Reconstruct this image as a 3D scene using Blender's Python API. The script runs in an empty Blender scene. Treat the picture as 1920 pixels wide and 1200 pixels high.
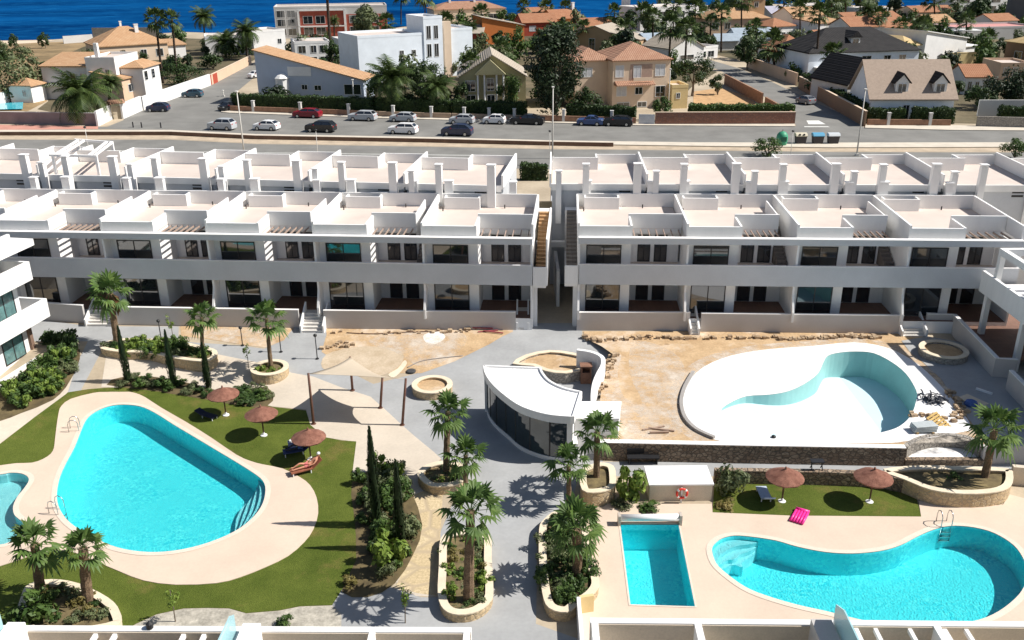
import bpy, bmesh, math, random
from mathutils import Vector, Matrix
from mathutils.geometry import delaunay_2d_cdt
R = math.radians
S = bpy.context.scene
COL = S.collection
# ---------------------------------------------------------------- camera model (metres, camera 26 m above the villas' street level)
H, FP, TH, RO = 26.0, 1700.0, R(22.3), R(0.5)
FW = Vector((0, math.cos(TH), -math.sin(TH)))
UP0 = Vector((0, math.sin(TH), math.cos(TH)))
RT0 = Vector((1, 0, 0))
RT = RT0 * math.cos(RO) - UP0 * math.sin(RO)
UP = UP0 * math.cos(RO) + RT0 * math.sin(RO)
CAM = Vector((0, 0, H))

def ray(px, py):
    return FW * FP + RT * (px - 960) - UP * (py - 600)
def at(px, py, z=0.0):                      # point on a level plane
    d = ray(px, py); t = (z - H) / d.z
    return CAM + d * t
Y_HI, Y_LO, Z_LO = 60.3, 53.6, -1.0
def gz(y):                                  # the garden steps gently down towards the lower pools
    if y >= Y_HI: return 0.0
    if y <= Y_LO: return Z_LO
    return Z_LO * (Y_HI - y) / (Y_HI - Y_LO)
def gp(px, py, dz=0.0):
    z = 0.0
    for _ in range(40):
        p = at(px, py, z + dz); z = 0.5 * z + 0.5 * gz(p.y)
    p = at(px, py, gz(p.y) + dz)
    return p
def zat(px, py, y):                         # point of the pixel's ray standing at depth y
    d = ray(px, py); return CAM + d * (y / d.y)
def W2(pts): return [Vector((p.x, p.y)) for p in pts]
def gpoly(pts): return W2([gp(*p) for p in pts])
def apoly(pts, z): return W2([at(p[0], p[1], z) for p in pts])

def smooth(poly, n=4, closed=True):
    out = []; L = len(poly)
    rng = range(L) if closed else range(L - 1)
    for i in rng:
        if closed: p0, p1, p2, p3 = (poly[(i + k - 1) % L] for k in range(4))
        else: p0, p1, p2, p3 = (poly[min(max(i + k - 1, 0), L - 1)] for k in range(4))
        for k in range(n):
            t = k / n
            out.append(0.5 * ((2 * p1) + (p2 - p0) * t + (2 * p0 - 5 * p1 + 4 * p2 - p3) * t * t + (3 * p1 - p0 - 3 * p2 + p3) * t ** 3))
    if not closed: out.append(poly[-1].copy())
    return out
def area(poly): return 0.5 * sum(a.x * b.y - b.x * a.y for a, b in zip(poly, poly[1:] + poly[:1]))
def ccw(poly): return poly if area(poly) > 0 else poly[::-1]
def offset(poly, d):                        # d > 0 grows a ccw outline
    poly = ccw(poly); L = len(poly); out = []
    for i in range(L):
        a, b, c = poly[i - 1], poly[i], poly[(i + 1) % L]
        e1, e2 = (b - a), (c - b)
        if e1.length < 1e-6 or e2.length < 1e-6: out.append(b.copy()); continue
        n = Vector((e1.y, -e1.x)).normalized() + Vector((e2.y, -e2.x)).normalized()
        if n.length < 1e-3: out.append(b.copy()); continue
        n.normalize(); out.append(b + n * d)
    return out
def inside(p, poly):
    c = False; j = len(poly) - 1
    for i in range(len(poly)):
        a, b = poly[i], poly[j]
        if (a.y > p.y) != (b.y > p.y) and p.x < (b.x - a.x) * (p.y - a.y) / (b.y - a.y) + a.x: c = not c
        j = i
    return c
def circle(c, r, n=28, ph=0): return [Vector((c[0] + r * math.cos(ph + 2 * math.pi * k / n), c[1] + r * math.sin(ph + 2 * math.pi * k / n))) for k in range(n)]

# ---------------------------------------------------------------- objects
def tag(o, label=None, cat=None, group=None, kind=None):
    if label: o['label'] = label
    if cat: o['category'] = cat
    if group: o['group'] = group
    if kind: o['kind'] = kind
    return o
def thing(name, label, cat, loc=(0, 0, 0), rz=0.0, group=None):
    o = bpy.data.objects.new(name, None); COL.objects.link(o)
    o.location = loc; o.rotation_euler = (0, 0, rz); o.empty_display_size = .3
    return tag(o, label, cat, group)
KIDS = {}
def link(name, me, mat=None, parent=None, loc=None, rz=0, sc=None):
    o = bpy.data.objects.new(name, me); COL.objects.link(o)
    if mat is not None and not me.materials: me.materials.append(mat)
    if parent: o.parent = parent; KIDS.setdefault(parent.name, []).append(o)
    if loc is not None: o.location = loc
    if rz: o.rotation_euler = (0, 0, rz)
    if sc is not None: o.scale = (sc, sc, sc) if isinstance(sc, (int, float)) else sc
    return o
def dup(root, loc, rz=None, label=None, sc=None, group=None, mats=None):
    r = root.copy(); COL.objects.link(r); r.location = loc
    if rz is not None: r.rotation_euler = (0, 0, rz)
    if sc is not None: r.scale = (sc, sc, sc)
    if label: r['label'] = label
    if group: r['group'] = group
    for ch in KIDS.get(root.name, []):
        c = ch.copy(); COL.objects.link(c); c.parent = r
        for g in KIDS.get(ch.name, []):
            d = g.copy(); COL.objects.link(d); d.parent = c
    return r

class MB:
    def __init__(s): s.v = []; s.f = []
    def add(s, vs, fs):
        n = len(s.v); s.v += [Vector(v) for v in vs]; s.f += [tuple(i + n for i in f) for f in fs]; return s
    def box(s, x0, y0, z0, x1, y1, z1):
        return s.add([(x0, y0, z0), (x1, y0, z0), (x1, y1, z0), (x0, y1, z0), (x0, y0, z1), (x1, y0, z1), (x1, y1, z1), (x0, y1, z1)],
                     [(0, 3, 2, 1), (4, 5, 6, 7), (0, 1, 5, 4), (1, 2, 6, 5), (2, 3, 7, 6), (3, 0, 4, 7)])
    def obox(s, c, sx, sy, z0, z1, rz=0):
        ca, sa = math.cos(rz), math.sin(rz); vs = []
        for z in (z0, z1):
            for x, y in ((-sx, -sy), (sx, -sy), (sx, sy), (-sx, sy)):
                vs.append((c[0] + (x * ca - y * sa) / 2, c[1] + (x * sa + y * ca) / 2, z))
        return s.add(vs, [(0, 3, 2, 1), (4, 5, 6, 7), (0, 1, 5, 4), (1, 2, 6, 5), (2, 3, 7, 6), (3, 0, 4, 7)])
    def quad(s, *p): return s.add(p, [tuple(range(len(p)))])
    def prism(s, poly, z0, z1):
        poly = ccw([Vector((p[0], p[1])) for p in poly]); n = len(poly)
        f0 = z0 if callable(z0) else (lambda p: z0); f1 = z1 if callable(z1) else (lambda p: z1)
        vs = [(p.x, p.y, f0(p)) for p in poly] + [(p.x, p.y, f1(p)) for p in poly]
        return s.add(vs, [tuple(range(n))[::-1], tuple(range(n, 2 * n))] + [(i, (i + 1) % n, n + (i + 1) % n, n + i) for i in range(n)])
    def xprism(s, prof, y0, y1):             # profile in (x, z) swept along y
        n = len(prof)
        return s.add([(p[0], y0, p[1]) for p in prof] + [(p[0], y1, p[1]) for p in prof],
                     [tuple(range(n)), tuple(range(n, 2 * n))[::-1]] + [(i, n + i, n + (i + 1) % n, (i + 1) % n) for i in range(n)])
    def yprism(s, prof, x0, x1):             # profile in (y, z) swept along x
        n = len(prof)
        return s.add([(x0, p[0], p[1]) for p in prof] + [(x1, p[0], p[1]) for p in prof],
                     [tuple(range(n))[::-1], tuple(range(n, 2 * n))] + [(i, (i + 1) % n, n + (i + 1) % n, n + i) for i in range(n)])
    def tube(s, pts, r, n=8, cap=True):
        pts = [Vector(p) for p in pts]; rs = r if isinstance(r, (list, tuple)) else [r] * len(pts)
        base = len(s.v); u = None
        for i, p in enumerate(pts):
            d = (pts[min(i + 1, len(pts) - 1)] - pts[max(i - 1, 0)]).normalized()
            if u is None: u = d.orthogonal().normalized()
            u = (u - d * u.dot(d)).normalized(); w = d.cross(u)
            for k in range(n):
                a = 2 * math.pi * k / n; s.v.append(p + (u * math.cos(a) + w * math.sin(a)) * rs[i])
        for i in range(len(pts) - 1):
            for k in range(n):
                a, b = base + i * n + k, base + i * n + (k + 1) % n
                s.f.append((a, b, b + n, a + n))
        if cap:
            s.f.append(tuple(base + k for k in range(n))[::-1]); m = base + (len(pts) - 1) * n
            s.f.append(tuple(m + k for k in range(n)))
        return s
    def lathe(s, prof, n=20, c=(0, 0), zs=0):
        base = len(s.v)
        for r, z in prof:
            for k in range(n):
                a = 2 * math.pi * k / n; s.v.append(Vector((c[0] + r * math.cos(a), c[1] + r * math.sin(a), z + zs)))
        for i in range(len(prof) - 1):
            for k in range(n):
                a, b = base + i * n + k, base + i * n + (k + 1) % n
                s.f.append((a, b, b + n, a + n))
        s.f.append(tuple(base + k for k in range(n))[::-1]); m = base + (len(prof) - 1) * n
        s.f.append(tuple(m + k for k in range(n)))
        return s
    def strip(s, line, t, z0, z1, base=None):  # wall of thickness t along a 2D polyline; z0 / z1 numbers or functions of the point
        f0 = z0 if callable(z0) else (lambda p: z0); f1 = z1 if callable(z1) else (lambda p: z1)
        L = len(line); A = []; B = []
        for i, p in enumerate(line):
            d = (line[min(i + 1, L - 1)] - line[max(i - 1, 0)]).normalized(); n = Vector((-d.y, d.x)) * t / 2
            A.append(p + n); B.append(p - n)
        b = len(s.v)
        for i, p in enumerate(line):
            s.v += [Vector((A[i].x, A[i].y, f0(p))), Vector((B[i].x, B[i].y, f0(p))), Vector((B[i].x, B[i].y, f1(p))), Vector((A[i].x, A[i].y, f1(p)))]
        for i in range(L - 1):
            a = b + 4 * i; c = a + 4
            s.f += [(a, a + 1, c + 1, c), (a + 1, a + 2, c + 2, c + 1), (a + 2, a + 3, c + 3, c + 2), (a + 3, a, c, c + 3)]
        s.f += [(b, b + 3, b + 2, b + 1), (b + 4 * L - 4, b + 4 * L - 3, b + 4 * L - 2, b + 4 * L - 1)]
        return s
    def mesh(s, name, fix=True, smooth=False):
        me = bpy.data.meshes.new(name); me.from_pydata([tuple(v) for v in s.v], [], s.f)
        if fix:
            bm = bmesh.new(); bm.from_mesh(me); bmesh.ops.recalc_face_normals(bm, faces=bm.faces); bm.to_mesh(me); bm.free()
        if smooth:
            for p in me.polygons: p.use_smooth = True
        me.update(); return me
    def build(s, name, mat, parent=None, fix=True, smooth=False, loc=None, rz=0):
        return link(name, s.mesh(name, fix, smooth), mat, parent, loc, rz)

def sheet(name, outer, holes, zf, mat, kind='structure', parent=None, breaks=(Y_HI, Y_LO), extra=()):
    """a 2D region (with holes) as a triangulated sheet, z given by a function of the point"""
    vs = []; es = []
    for loop in [outer] + list(holes):
        b = len(vs); vs += [Vector((p.x, p.y)) for p in loop]; n = len(loop)
        es += [(b + i, b + (i + 1) % n) for i in range(n)]
    ys = [p.y for p in outer]; xs = [p.x for p in outer]
    for yb in breaks:
        if min(ys) < yb < max(ys):
            b = len(vs); vs += [Vector((min(xs) - 1, yb)), Vector((max(xs) + 1, yb))]; es.append((b, b + 1))
    for a, c in extra:
        b = len(vs); vs += [a, c]; es.append((b, b + 1))
    V, E, Fc, *_ = delaunay_2d_cdt(vs, es, [], 0, 1e-5)
    fs = []
    for f in Fc:
        c = sum((V[i] for i in f), Vector((0, 0))) / len(f)
        if inside(c, outer) and not any(inside(c, h) for h in holes): fs.append(tuple(f))
    me = bpy.data.meshes.new(name); me.from_pydata([(p.x, p.y, zf(p)) for p in V], [], fs)
    bm = bmesh.new(); bm.from_mesh(me)
    bmesh.ops.delete(bm, geom=[v for v in bm.verts if not v.link_faces], context='VERTS')
    for f in bm.faces:
        if f.normal.z < 0: f.normal_flip()
    bm.to_mesh(me); bm.free()
    o = link(name, me, mat, parent)
    if kind: o['kind'] = kind
    return o

# ---------------------------------------------------------------- materials
MATS = {}
def _base(name):
    m = bpy.data.materials.new(name); m.use_nodes = True; nt = m.node_tree
    return m, nt, nt.nodes['Principled BSDF'], nt.nodes['Material Output']
def _nd(nt, t, **k):
    n = nt.nodes.new(t)
    for a, b in k.items(): setattr(n, a, b)
    return n
def _noise(nt, src, scale, detail=4, rough=.6, stretch=None):
    if stretch:
        mp = _nd(nt, 'ShaderNodeMapping'); mp.inputs['Scale'].default_value = stretch; nt.links.new(src, mp.inputs['Vector']); src = mp.outputs['Vector']
    n = _nd(nt, 'ShaderNodeTexNoise'); n.inputs['Scale'].default_value = scale; n.inputs['Detail'].default_value = detail; n.inputs['Roughness'].default_value = rough
    nt.links.new(src, n.inputs['Vector']); return n.outputs['Fac']
def _mix(nt, fac, a, b, mode='MIX'):
    m = _nd(nt, 'ShaderNodeMix', data_type='RGBA', blend_type=mode)
    for s, v in ((0, fac), (6, a), (7, b)):
        if hasattr(v, 'links'): nt.links.new(v, m.inputs[s])
        elif s == 0: m.inputs[0].default_value = v
        else: m.inputs[s].default_value = (*v[:3], 1)
    return m.outputs[2]
def _ramp(nt, fac, lo, hi):
    m = _nd(nt, 'ShaderNodeMapRange', clamp=True); m.inputs[1].default_value = lo; m.inputs[2].default_value = hi
    nt.links.new(fac, m.inputs[0]); return m.outputs[0]
def _bump(nt, b, h, strength, dist=.05):
    n = _nd(nt, 'ShaderNodeBump'); n.inputs['Strength'].default_value = strength; n.inputs['Distance'].default_value = dist
    nt.links.new(h, n.inputs['Height']); nt.links.new(n.outputs['Normal'], b.inputs['Normal'])
def mat(name, col, rough=.75, var=.12, scale=1.5, col2=None, big=.12, bump=0., spec=.35, metal=0., stretch=None, fine=14.):
    """plain surface with two sizes of irregular wear"""
    if name in MATS: return MATS[name]
    m, nt, b, out = _base(name); pos = _nd(nt, 'ShaderNodeNewGeometry').outputs['Position']
    f1 = _ramp(nt, _noise(nt, pos, scale, stretch=stretch), .3, .7); f2 = _noise(nt, pos, fine, 3)
    lo = [c * (1 - var) for c in col]; hi = col2 if col2 else [min(1, c * (1 + var)) for c in col]
    c = _mix(nt, f1, lo, hi); c = _mix(nt, _ramp(nt, f2, .25, .75), c, [x * .8 for x in col], 'MIX') if False else c
    g = _mix(nt, _ramp(nt, f2, .2, .8), (1 - big, 1 - big, 1 - big), (1 + big, 1 + big, 1 + big))
    c = _mix(nt, 1.0, c, g, 'MULTIPLY')
    nt.links.new(c, b.inputs['Base Color']); b.inputs['Roughness'].default_value = rough
    b.inputs['Specular IOR Level'].default_value = spec; b.inputs['Metallic'].default_value = metal
    if bump: _bump(nt, b, f2, bump)
    MATS[name] = m; return m
def stone(name, c1, c2, mortar, scale=2.2, bump=.6):
    if name in MATS: return MATS[name]
    m, nt, b, out = _base(name); pos = _nd(nt, 'ShaderNodeNewGeometry').outputs['Position']
    mp = _nd(nt, 'ShaderNodeMapping'); mp.inputs['Scale'].default_value = (1, 1, 1.5); nt.links.new(pos, mp.inputs['Vector'])
    v = _nd(nt, 'ShaderNodeTexVoronoi'); v.inputs['Scale'].default_value = scale; nt.links.new(mp.outputs[0], v.inputs['Vector'])
    e = _nd(nt, 'ShaderNodeTexVoronoi', feature='DISTANCE_TO_EDGE'); e.inputs['Scale'].default_value = scale; nt.links.new(mp.outputs[0], e.inputs['Vector'])
    sp = _nd(nt, 'ShaderNodeSeparateColor'); nt.links.new(v.outputs['Color'], sp.inputs[0])
    c = _mix(nt, sp.outputs[0], c1, c2); c = _mix(nt, _ramp(nt, _noise(nt, pos, 9), .3, .7), c, [x * .7 for x in c1])
    ed = _ramp(nt, e.outputs['Distance'], .02, .12); c = _mix(nt, ed, mortar, c)
    nt.links.new(c, b.inputs['Base Color']); b.inputs['Roughness'].default_value = .85; b.inputs['Specular IOR Level'].default_value = .2
    _bump(nt, b, ed, bump, .06); MATS[name] = m; return m
def tiled(name, col, grout, sx=.6, sy=.6, rough=.6, var=.12):
    if name in MATS: return MATS[name]
    m, nt, b, out = _base(name); pos = _nd(nt, 'ShaderNodeNewGeometry').outputs['Position']
    br = _nd(nt, 'ShaderNodeTexBrick', offset=0.0); nt.links.new(pos, br.inputs['Vector'])
    br.inputs['Scale'].default_value = 1; br.inputs['Brick Width'].default_value = sx; br.inputs['Row Height'].default_value = sy; br.inputs['Mortar Size'].default_value = .012
    br.inputs['Color1'].default_value = (*[c * (1 - var) for c in col], 1); br.inputs['Color2'].default_value = (*[min(1, c * (1 + var)) for c in col], 1); br.inputs['Mortar'].default_value = (*grout, 1)
    c = _mix(nt, _ramp(nt, _noise(nt, pos, .9), .25, .75), br.outputs['Color'], [x * .82 for x in col])
    nt.links.new(c, b.inputs['Base Color']); b.inputs['Roughness'].default_value = rough; b.inputs['Specular IOR Level'].default_value = .3
    MATS[name] = m; return m
def roof_tile(name, c1, c2, dark):
    """curved clay tiles in rows down the slope, weathered in patches"""
    if name in MATS: return MATS[name]
    m, nt, b, out = _base(name); ob = _nd(nt, 'ShaderNodeTexCoord').outputs['Object']; pos = _nd(nt, 'ShaderNodeNewGeometry').outputs['Position']
    w = _nd(nt, 'ShaderNodeTexWave', bands_direction='X'); w.inputs['Scale'].default_value = .9; w.inputs['Distortion'].default_value = .6; nt.links.new(ob, w.inputs['Vector'])
    w2 = _nd(nt, 'ShaderNodeTexWave', bands_direction='Z'); w2.inputs['Scale'].default_value = 1.3; w2.inputs['Distortion'].default_value = .8; nt.links.new(ob, w2.inputs['Vector'])
    c = _mix(nt, _ramp(nt, _noise(nt, pos, .8), .3, .7), c1, c2); c = _mix(nt, _ramp(nt, _noise(nt, pos, 3.5), .45, .8), c, dark)
    c = _mix(nt, _ramp(nt, w.outputs['Fac'], .0, .35), [x * .62 for x in c1], c)
    nt.links.new(c, b.inputs['Base Color']); b.inputs['Roughness'].default_value = .85; b.inputs['Specular IOR Level'].default_value = .2
    mx = _nd(nt, 'ShaderNodeMath', operation='ADD'); nt.links.new(w.outputs['Fac'], mx.inputs[0]); nt.links.new(w2.outputs['Fac'], mx.inputs[1])
    _bump(nt, b, mx.outputs[0], .5, .06); MATS[name] = m; return m
def leaf(name, c1, c2, c3=None, trans=.25):
    if name in MATS: return MATS[name]
    m, nt, b, out = _base(name); g = _nd(nt, 'ShaderNodeNewGeometry')
    c = _mix(nt, g.outputs['Random Per Island'], c1, c2)
    c = _mix(nt, _ramp(nt, _noise(nt, g.outputs['Position'], 1.1, 3), .35, .7), c, c3 or [x * .6 for x in c1])
    nt.links.new(c, b.inputs['Base Color']); b.inputs['Roughness'].default_value = .55; b.inputs['Specular IOR Level'].default_value = .3
    t = _nd(nt, 'ShaderNodeBsdfTranslucent'); nt.links.new(c, t.inputs['Color'])
    mx = _nd(nt, 'ShaderNodeMixShader'); mx.inputs[0].default_value = trans
    nt.links.new(b.outputs[0], mx.inputs[1]); nt.links.new(t.outputs[0], mx.inputs[2]); nt.links.new(mx.outputs[0], out.inputs['Surface'])
    MATS[name] = m; return m
def glass(name, col=(.015, .02, .024), rough=.04, spec=.5):
    m = mat(name, col, rough, .3, .4, big=.05, spec=spec); m.node_tree.nodes['Principled BSDF'].inputs['IOR'].default_value = 2.1; return m
def water(name, tint=(.78, .99, .998), ripple=11.0, strength=.7):
    """clear pool water: light passes through it tinted, its rippled skin mirrors the sky"""
    if name in MATS: return MATS[name]
    m, nt, b, out = _base(name); pos = _nd(nt, 'ShaderNodeNewGeometry').outputs['Position']
    nt.nodes.remove(b)
    t = _nd(nt, 'ShaderNodeBsdfTransparent'); t.inputs['Color'].default_value = (*tint, 1)
    g = _nd(nt, 'ShaderNodeBsdfGlossy'); g.inputs['Roughness'].default_value = .05
    bp = _nd(nt, 'ShaderNodeBump'); bp.inputs['Strength'].default_value = strength; bp.inputs['Distance'].default_value = .05
    nt.links.new(_noise(nt, pos, ripple, 3, .6), bp.inputs['Height']); nt.links.new(bp.outputs[0], g.inputs['Normal'])
    fr = _nd(nt, 'ShaderNodeFresnel'); fr.inputs['IOR'].default_value = 1.33; nt.links.new(bp.outputs[0], fr.inputs['Normal'])
    mx = _nd(nt, 'ShaderNodeMixShader'); nt.links.new(fr.outputs[0], mx.inputs[0]); nt.links.new(t.outputs[0], mx.inputs[1]); nt.links.new(g.outputs[0], mx.inputs[2])
    nt.links.new(mx.outputs[0], out.inputs['Surface']); MATS[name] = m; return m
def sparkle_tile(name, c1, c2, scale=5.):  # random cells in the tile colour, painting the sparkle of rippled water
    if name in MATS: return MATS[name]
    m, nt, b, out = _base(name); pos = _nd(nt, 'ShaderNodeNewGeometry').outputs['Position']
    v = _nd(nt, 'ShaderNodeTexVoronoi'); v.inputs['Scale'].default_value = scale; nt.links.new(pos, v.inputs['Vector'])
    sp = _nd(nt, 'ShaderNodeSeparateColor'); nt.links.new(v.outputs['Color'], sp.inputs[0])
    c = _mix(nt, sp.outputs[0], c1, c2); c = _mix(nt, _ramp(nt, _noise(nt, pos, .5, 2), .35, .65), c, [(x + y) / 2 for x, y in zip(c1, c2)])
    nt.links.new(c, b.inputs['Base Color']); b.inputs['Roughness'].default_value = .4; MATS[name] = m; return m

WHITE = mat('white_render', (.80, .79, .77), .8, .04, 1.0, big=.03, stretch=(1, 1, .14))
WHITE2 = mat('white_render_weathered', (.79, .785, .775), .85, .05, 1.1, big=.04, stretch=(1, 1, .14))
GREYWALL = mat('grey_render', (.50, .475, .455), .85, .06, .4, big=.05)
PAVE = mat('pale_roof_paving', (.60, .515, .455), .7, .07, .5, big=.05)
DECK = mat('cream_pool_deck', (.62, .50, .395), .75, .07, .35, big=.05, fine=9)
BROWNTILE = tiled('brown_terrace_tile', (.20, .115, .085), (.10, .07, .06), .45, .45)
STEPTILE = tiled('ochre_step_tile', (.46, .28, .14), (.2, .14, .09), .3, 5)
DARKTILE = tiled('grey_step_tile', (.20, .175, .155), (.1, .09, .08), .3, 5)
GLASS = glass('dark_window_glass')
FRAME = mat('dark_window_frame', (.035, .032, .032), .5, .1, 2)
WOODBEAM = mat('terracotta_beam', (.36, .27, .22), .7, .12, 2)
ASPHALT = mat('asphalt', (.20, .195, .18), .85, .16, .25, big=.10, fine=6)
GREYPAVE = mat('grey_paving', (.345, .35, .35), .8, .12, .4, big=.07, fine=5)
CREAMPAVE = mat('cream_concrete_paving', (.56, .49, .40), .8, .09, .4, big=.07, fine=6)
SAND = mat('bare_sand', (.49, .325, .175), .95, .18, .8, col2=(.56, .40, .235), big=.2, bump=.5, fine=7)
def _dust(m):                               # pale plaster dust trodden over the sand in patches
    nt = m.node_tree; b = nt.nodes['Principled BSDF']; l = b.inputs['Base Color'].links[0]; src = l.from_socket; pos = _nd(nt, 'ShaderNodeNewGeometry').outputs['Position']
    f = _ramp(nt, _noise(nt, pos, .33, 6, .68), .50, .66); nt.links.new(_mix(nt, f, src, (.62, .52, .41)), b.inputs['Base Color'])
    l2 = b.inputs['Base Color'].links[0].from_socket; f = _ramp(nt, _noise(nt, pos, .9, 5, .7, (1, 2, 1)), .60, .72); nt.links.new(_mix(nt, f, l2, (.30, .19, .10)), b.inputs['Base Color'])
_dust(SAND)
PLASTER = mat('white_pool_plaster', (.80, .79, .78), .7, .03, .5, big=.03)
STONE = stone('brown_rubble_stone', (.25, .175, .12), (.50, .40, .29), (.11, .09, .07), 3.4)
STONE_L = stone('honey_stone', (.56, .42, .25), (.70, .55, .34), (.40, .32, .22), 3.0, .4)
STONE_G = stone('grey_rubble_stone', (.36, .33, .29), (.52, .48, .42), (.22, .2, .18), 3.2)
COPING = mat('cream_stone_coping', (.70, .60, .45), .8, .1, 1.2, big=.08)
STEEL = mat('brushed_steel', (.55, .56, .57), .25, .05, 3, metal=1.)
BLACK = mat('black_plastic', (.02, .02, .022), .5, .1, 3)
RUST = mat('rust_brown_post', (.13, .06, .04), .6, .15, 3)
# ================================================================= outlines (plan positions read off the photograph's ground)
ZL = Z_LO
P_BIG = smooth(apoly([(205,763),(230,760),(262,763),(290,775),(325,797),(360,818),(400,842),(440,866),(475,888),(493,903),(498,920),(493,945),(478,968),(450,992),(410,1012),(360,1028),(310,1036),(265,1036),(220,1028),(180,1012),(150,995),(125,975),(110,950),(107,925),(113,895),(125,868),(140,840),(150,815),(162,788),(180,773)], ZL), 3)
P_KID = smooth(apoly([(-90,900),(0,891),(18,888),(39,889),(52,895),(54,904),(45,918),(33,933),(25,951),(27,966),(36,975),(48,984),(52,994),(40,1006),(20,1017),(0,1023),(-60,1026),(-110,1000),(-120,950)], ZL), 3)
P_RECT = apoly([(1163,985),(1272,985),(1303,1139),(1182,1135)], ZL)
P_RIGHT = smooth(apoly([(1335,1035),(1339,1022),(1354,1011),(1377,1006),(1408,1008),(1454,1015),(1492,1026),(1535,1035),(1573,1039),(1611,1039),(1654,1034),(1688,1024),(1719,1008),(1749,995),(1780,988),(1815,989),(1853,997),(1884,1012),(1907,1031),(1922,1058),(1924,1082),(1919,1103),(1903,1124),(1872,1148),(1835,1164),(1780,1174),(1720,1176),(1660,1172),(1610,1163),(1550,1148),(1492,1135),(1435,1118),(1397,1102),(1362,1077),(1343,1058)], ZL), 3)
P_WHITE = smooth(apoly([(1352,771),(1368,757),(1399,744),(1442,741),(1476,735),(1506,722),(1533,702),(1543,682),(1552,668),(1574,662),(1604,660),(1638,663),(1672,680),(1698,701),(1715,727),(1719,744),(1711,774),(1694,795),(1668,808),(1613,819),(1540,825),(1470,822),(1410,808),(1370,788)], 0.0), 3)
POOLS = [P_BIG, P_KID, P_RECT, P_RIGHT, P_WHITE]
def holes_for(poly, cand=POOLS):
    return [h for h in cand if inside(sum(h, Vector((0, 0))) / len(h), poly) or any(inside(p, poly) for p in h)]

# ================================================================= ground, sea
coast = [at(*p) for p in [(-900,96),(-200,79),(0,76),(60,75),(100,74),(180,68),(350,60),(520,66),(700,58),(800,44),(1060,38),(1180,30),(1300,10),(1500,7),(1700,12),(1900,-8),(2200,-16),(3200,-40)]]
land = [Vector((p.x, p.y)) for p in coast]
g_out = [Vector((-700, 4)), Vector((900, 4))] + land[::-1]
GROUND = mat('dry_ground', (.42, .34, .24), .95, .2, .12, col2=(.50, .42, .31), big=.12, fine=3)
sheet('ground', g_out, POOLS, lambda p: gz(p.y), GROUND)
SEA, nt, b, _o = _base('deep_blue_sea')
pos = _nd(nt, 'ShaderNodeNewGeometry').outputs['Position']
c = _mix(nt, _ramp(nt, _noise(nt, pos, .02, 6, .65, (.35, 1, 1)), .35, .68), (.001, .024, .10), (.003, .075, .235))
c = _mix(nt, _ramp(nt, _noise(nt, pos, .25, 4, .7, (.3, 1, 1)), .5, .8), c, (.010, .13, .32))
nt.links.new(c, b.inputs['Base Color']); b.inputs['Roughness'].default_value = .35; b.inputs['Specular IOR Level'].default_value = .0
_bump(nt, b, _noise(nt, pos, .6, 5, .7, (.4, 1, 1)), .6, .5)
MATS['sea'] = SEA
sheet('sea', [Vector((-6000, p.y if i == 0 else p.y)) if False else Vector((p.x, p.y - 6)) for i, p in enumerate(land)] + [Vector((9000, 15000)), Vector((-9000, 15000))], [], lambda p: -.55, SEA)
# beach, scrub land at the upper left
SCRUB = mat('dry_scrub_soil', (.22, .16, .08), .95, .35, .10, col2=(.36, .25, .13), big=.2, fine=1.5)
sheet('scrub_land', gpoly([(-300,222),(-300,84),(0,81),(110,79),(170,74),(190,90),(95,112),(88,190),(20,225)]), [], lambda p: .006, SCRUB)
sheet('beach', gpoly([(-300,83),(-300,77.5),(0,77),(70,76.2),(105,75.4),(70,80),(0,84)]), [], lambda p: .012, mat('pale_beach_sand', (.66, .52, .38), .95, .1, .1))
# ================================================================= streets
KERB = mat('pale_kerb_concrete', (.58, .52, .43), .85, .1, .5)
def street(name, px, dz, m): return sheet(name, gpoly(px), [], lambda p: gz(p.y) + dz, m)
street('street', [(-400,252),(0,246),(200,242),(330,246),(480,252),(640,256),(1040,266),(1300,269),(1560,269),(1920,268),(2400,270),(2400,243),(1920,243),(1622,240),(1490,236),(1195,233),(980,229),(845,226),(700,222),(430,212),(415,209),(235,224),(200,238),(0,236),(-400,240)], .006, ASPHALT)
street('side_street', [(228,238),(232,223),(268,207),(310,191),(395,160),(473,119),(520,96),(540,98),(483,140),(432,182),(415,209),(430,213),(430,240)], .010, ASPHALT)
street('side_street', [(1492,244),(1492,234),(1455,198),(1410,163),(1345,130),(1300,118),(1250,116),(1250,108),(1330,112),(1385,128),(1450,155),(1520,188),(1575,212),(1622,240),(1600,246)], .010, ASPHALT)
def band(name, rows, dz, m, h=None):
    far = [(x, y0) for x, y0, y1 in rows]; near = [(x, y1) for x, y0, y1 in rows][::-1]
    poly = gpoly(far + near)
    if h is None: return sheet(name, poly, [], lambda p: gz(p.y) + dz, m)
    o = MB().prism(poly, 0.0, h).build(name, m); o['kind'] = 'structure'; return o
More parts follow.
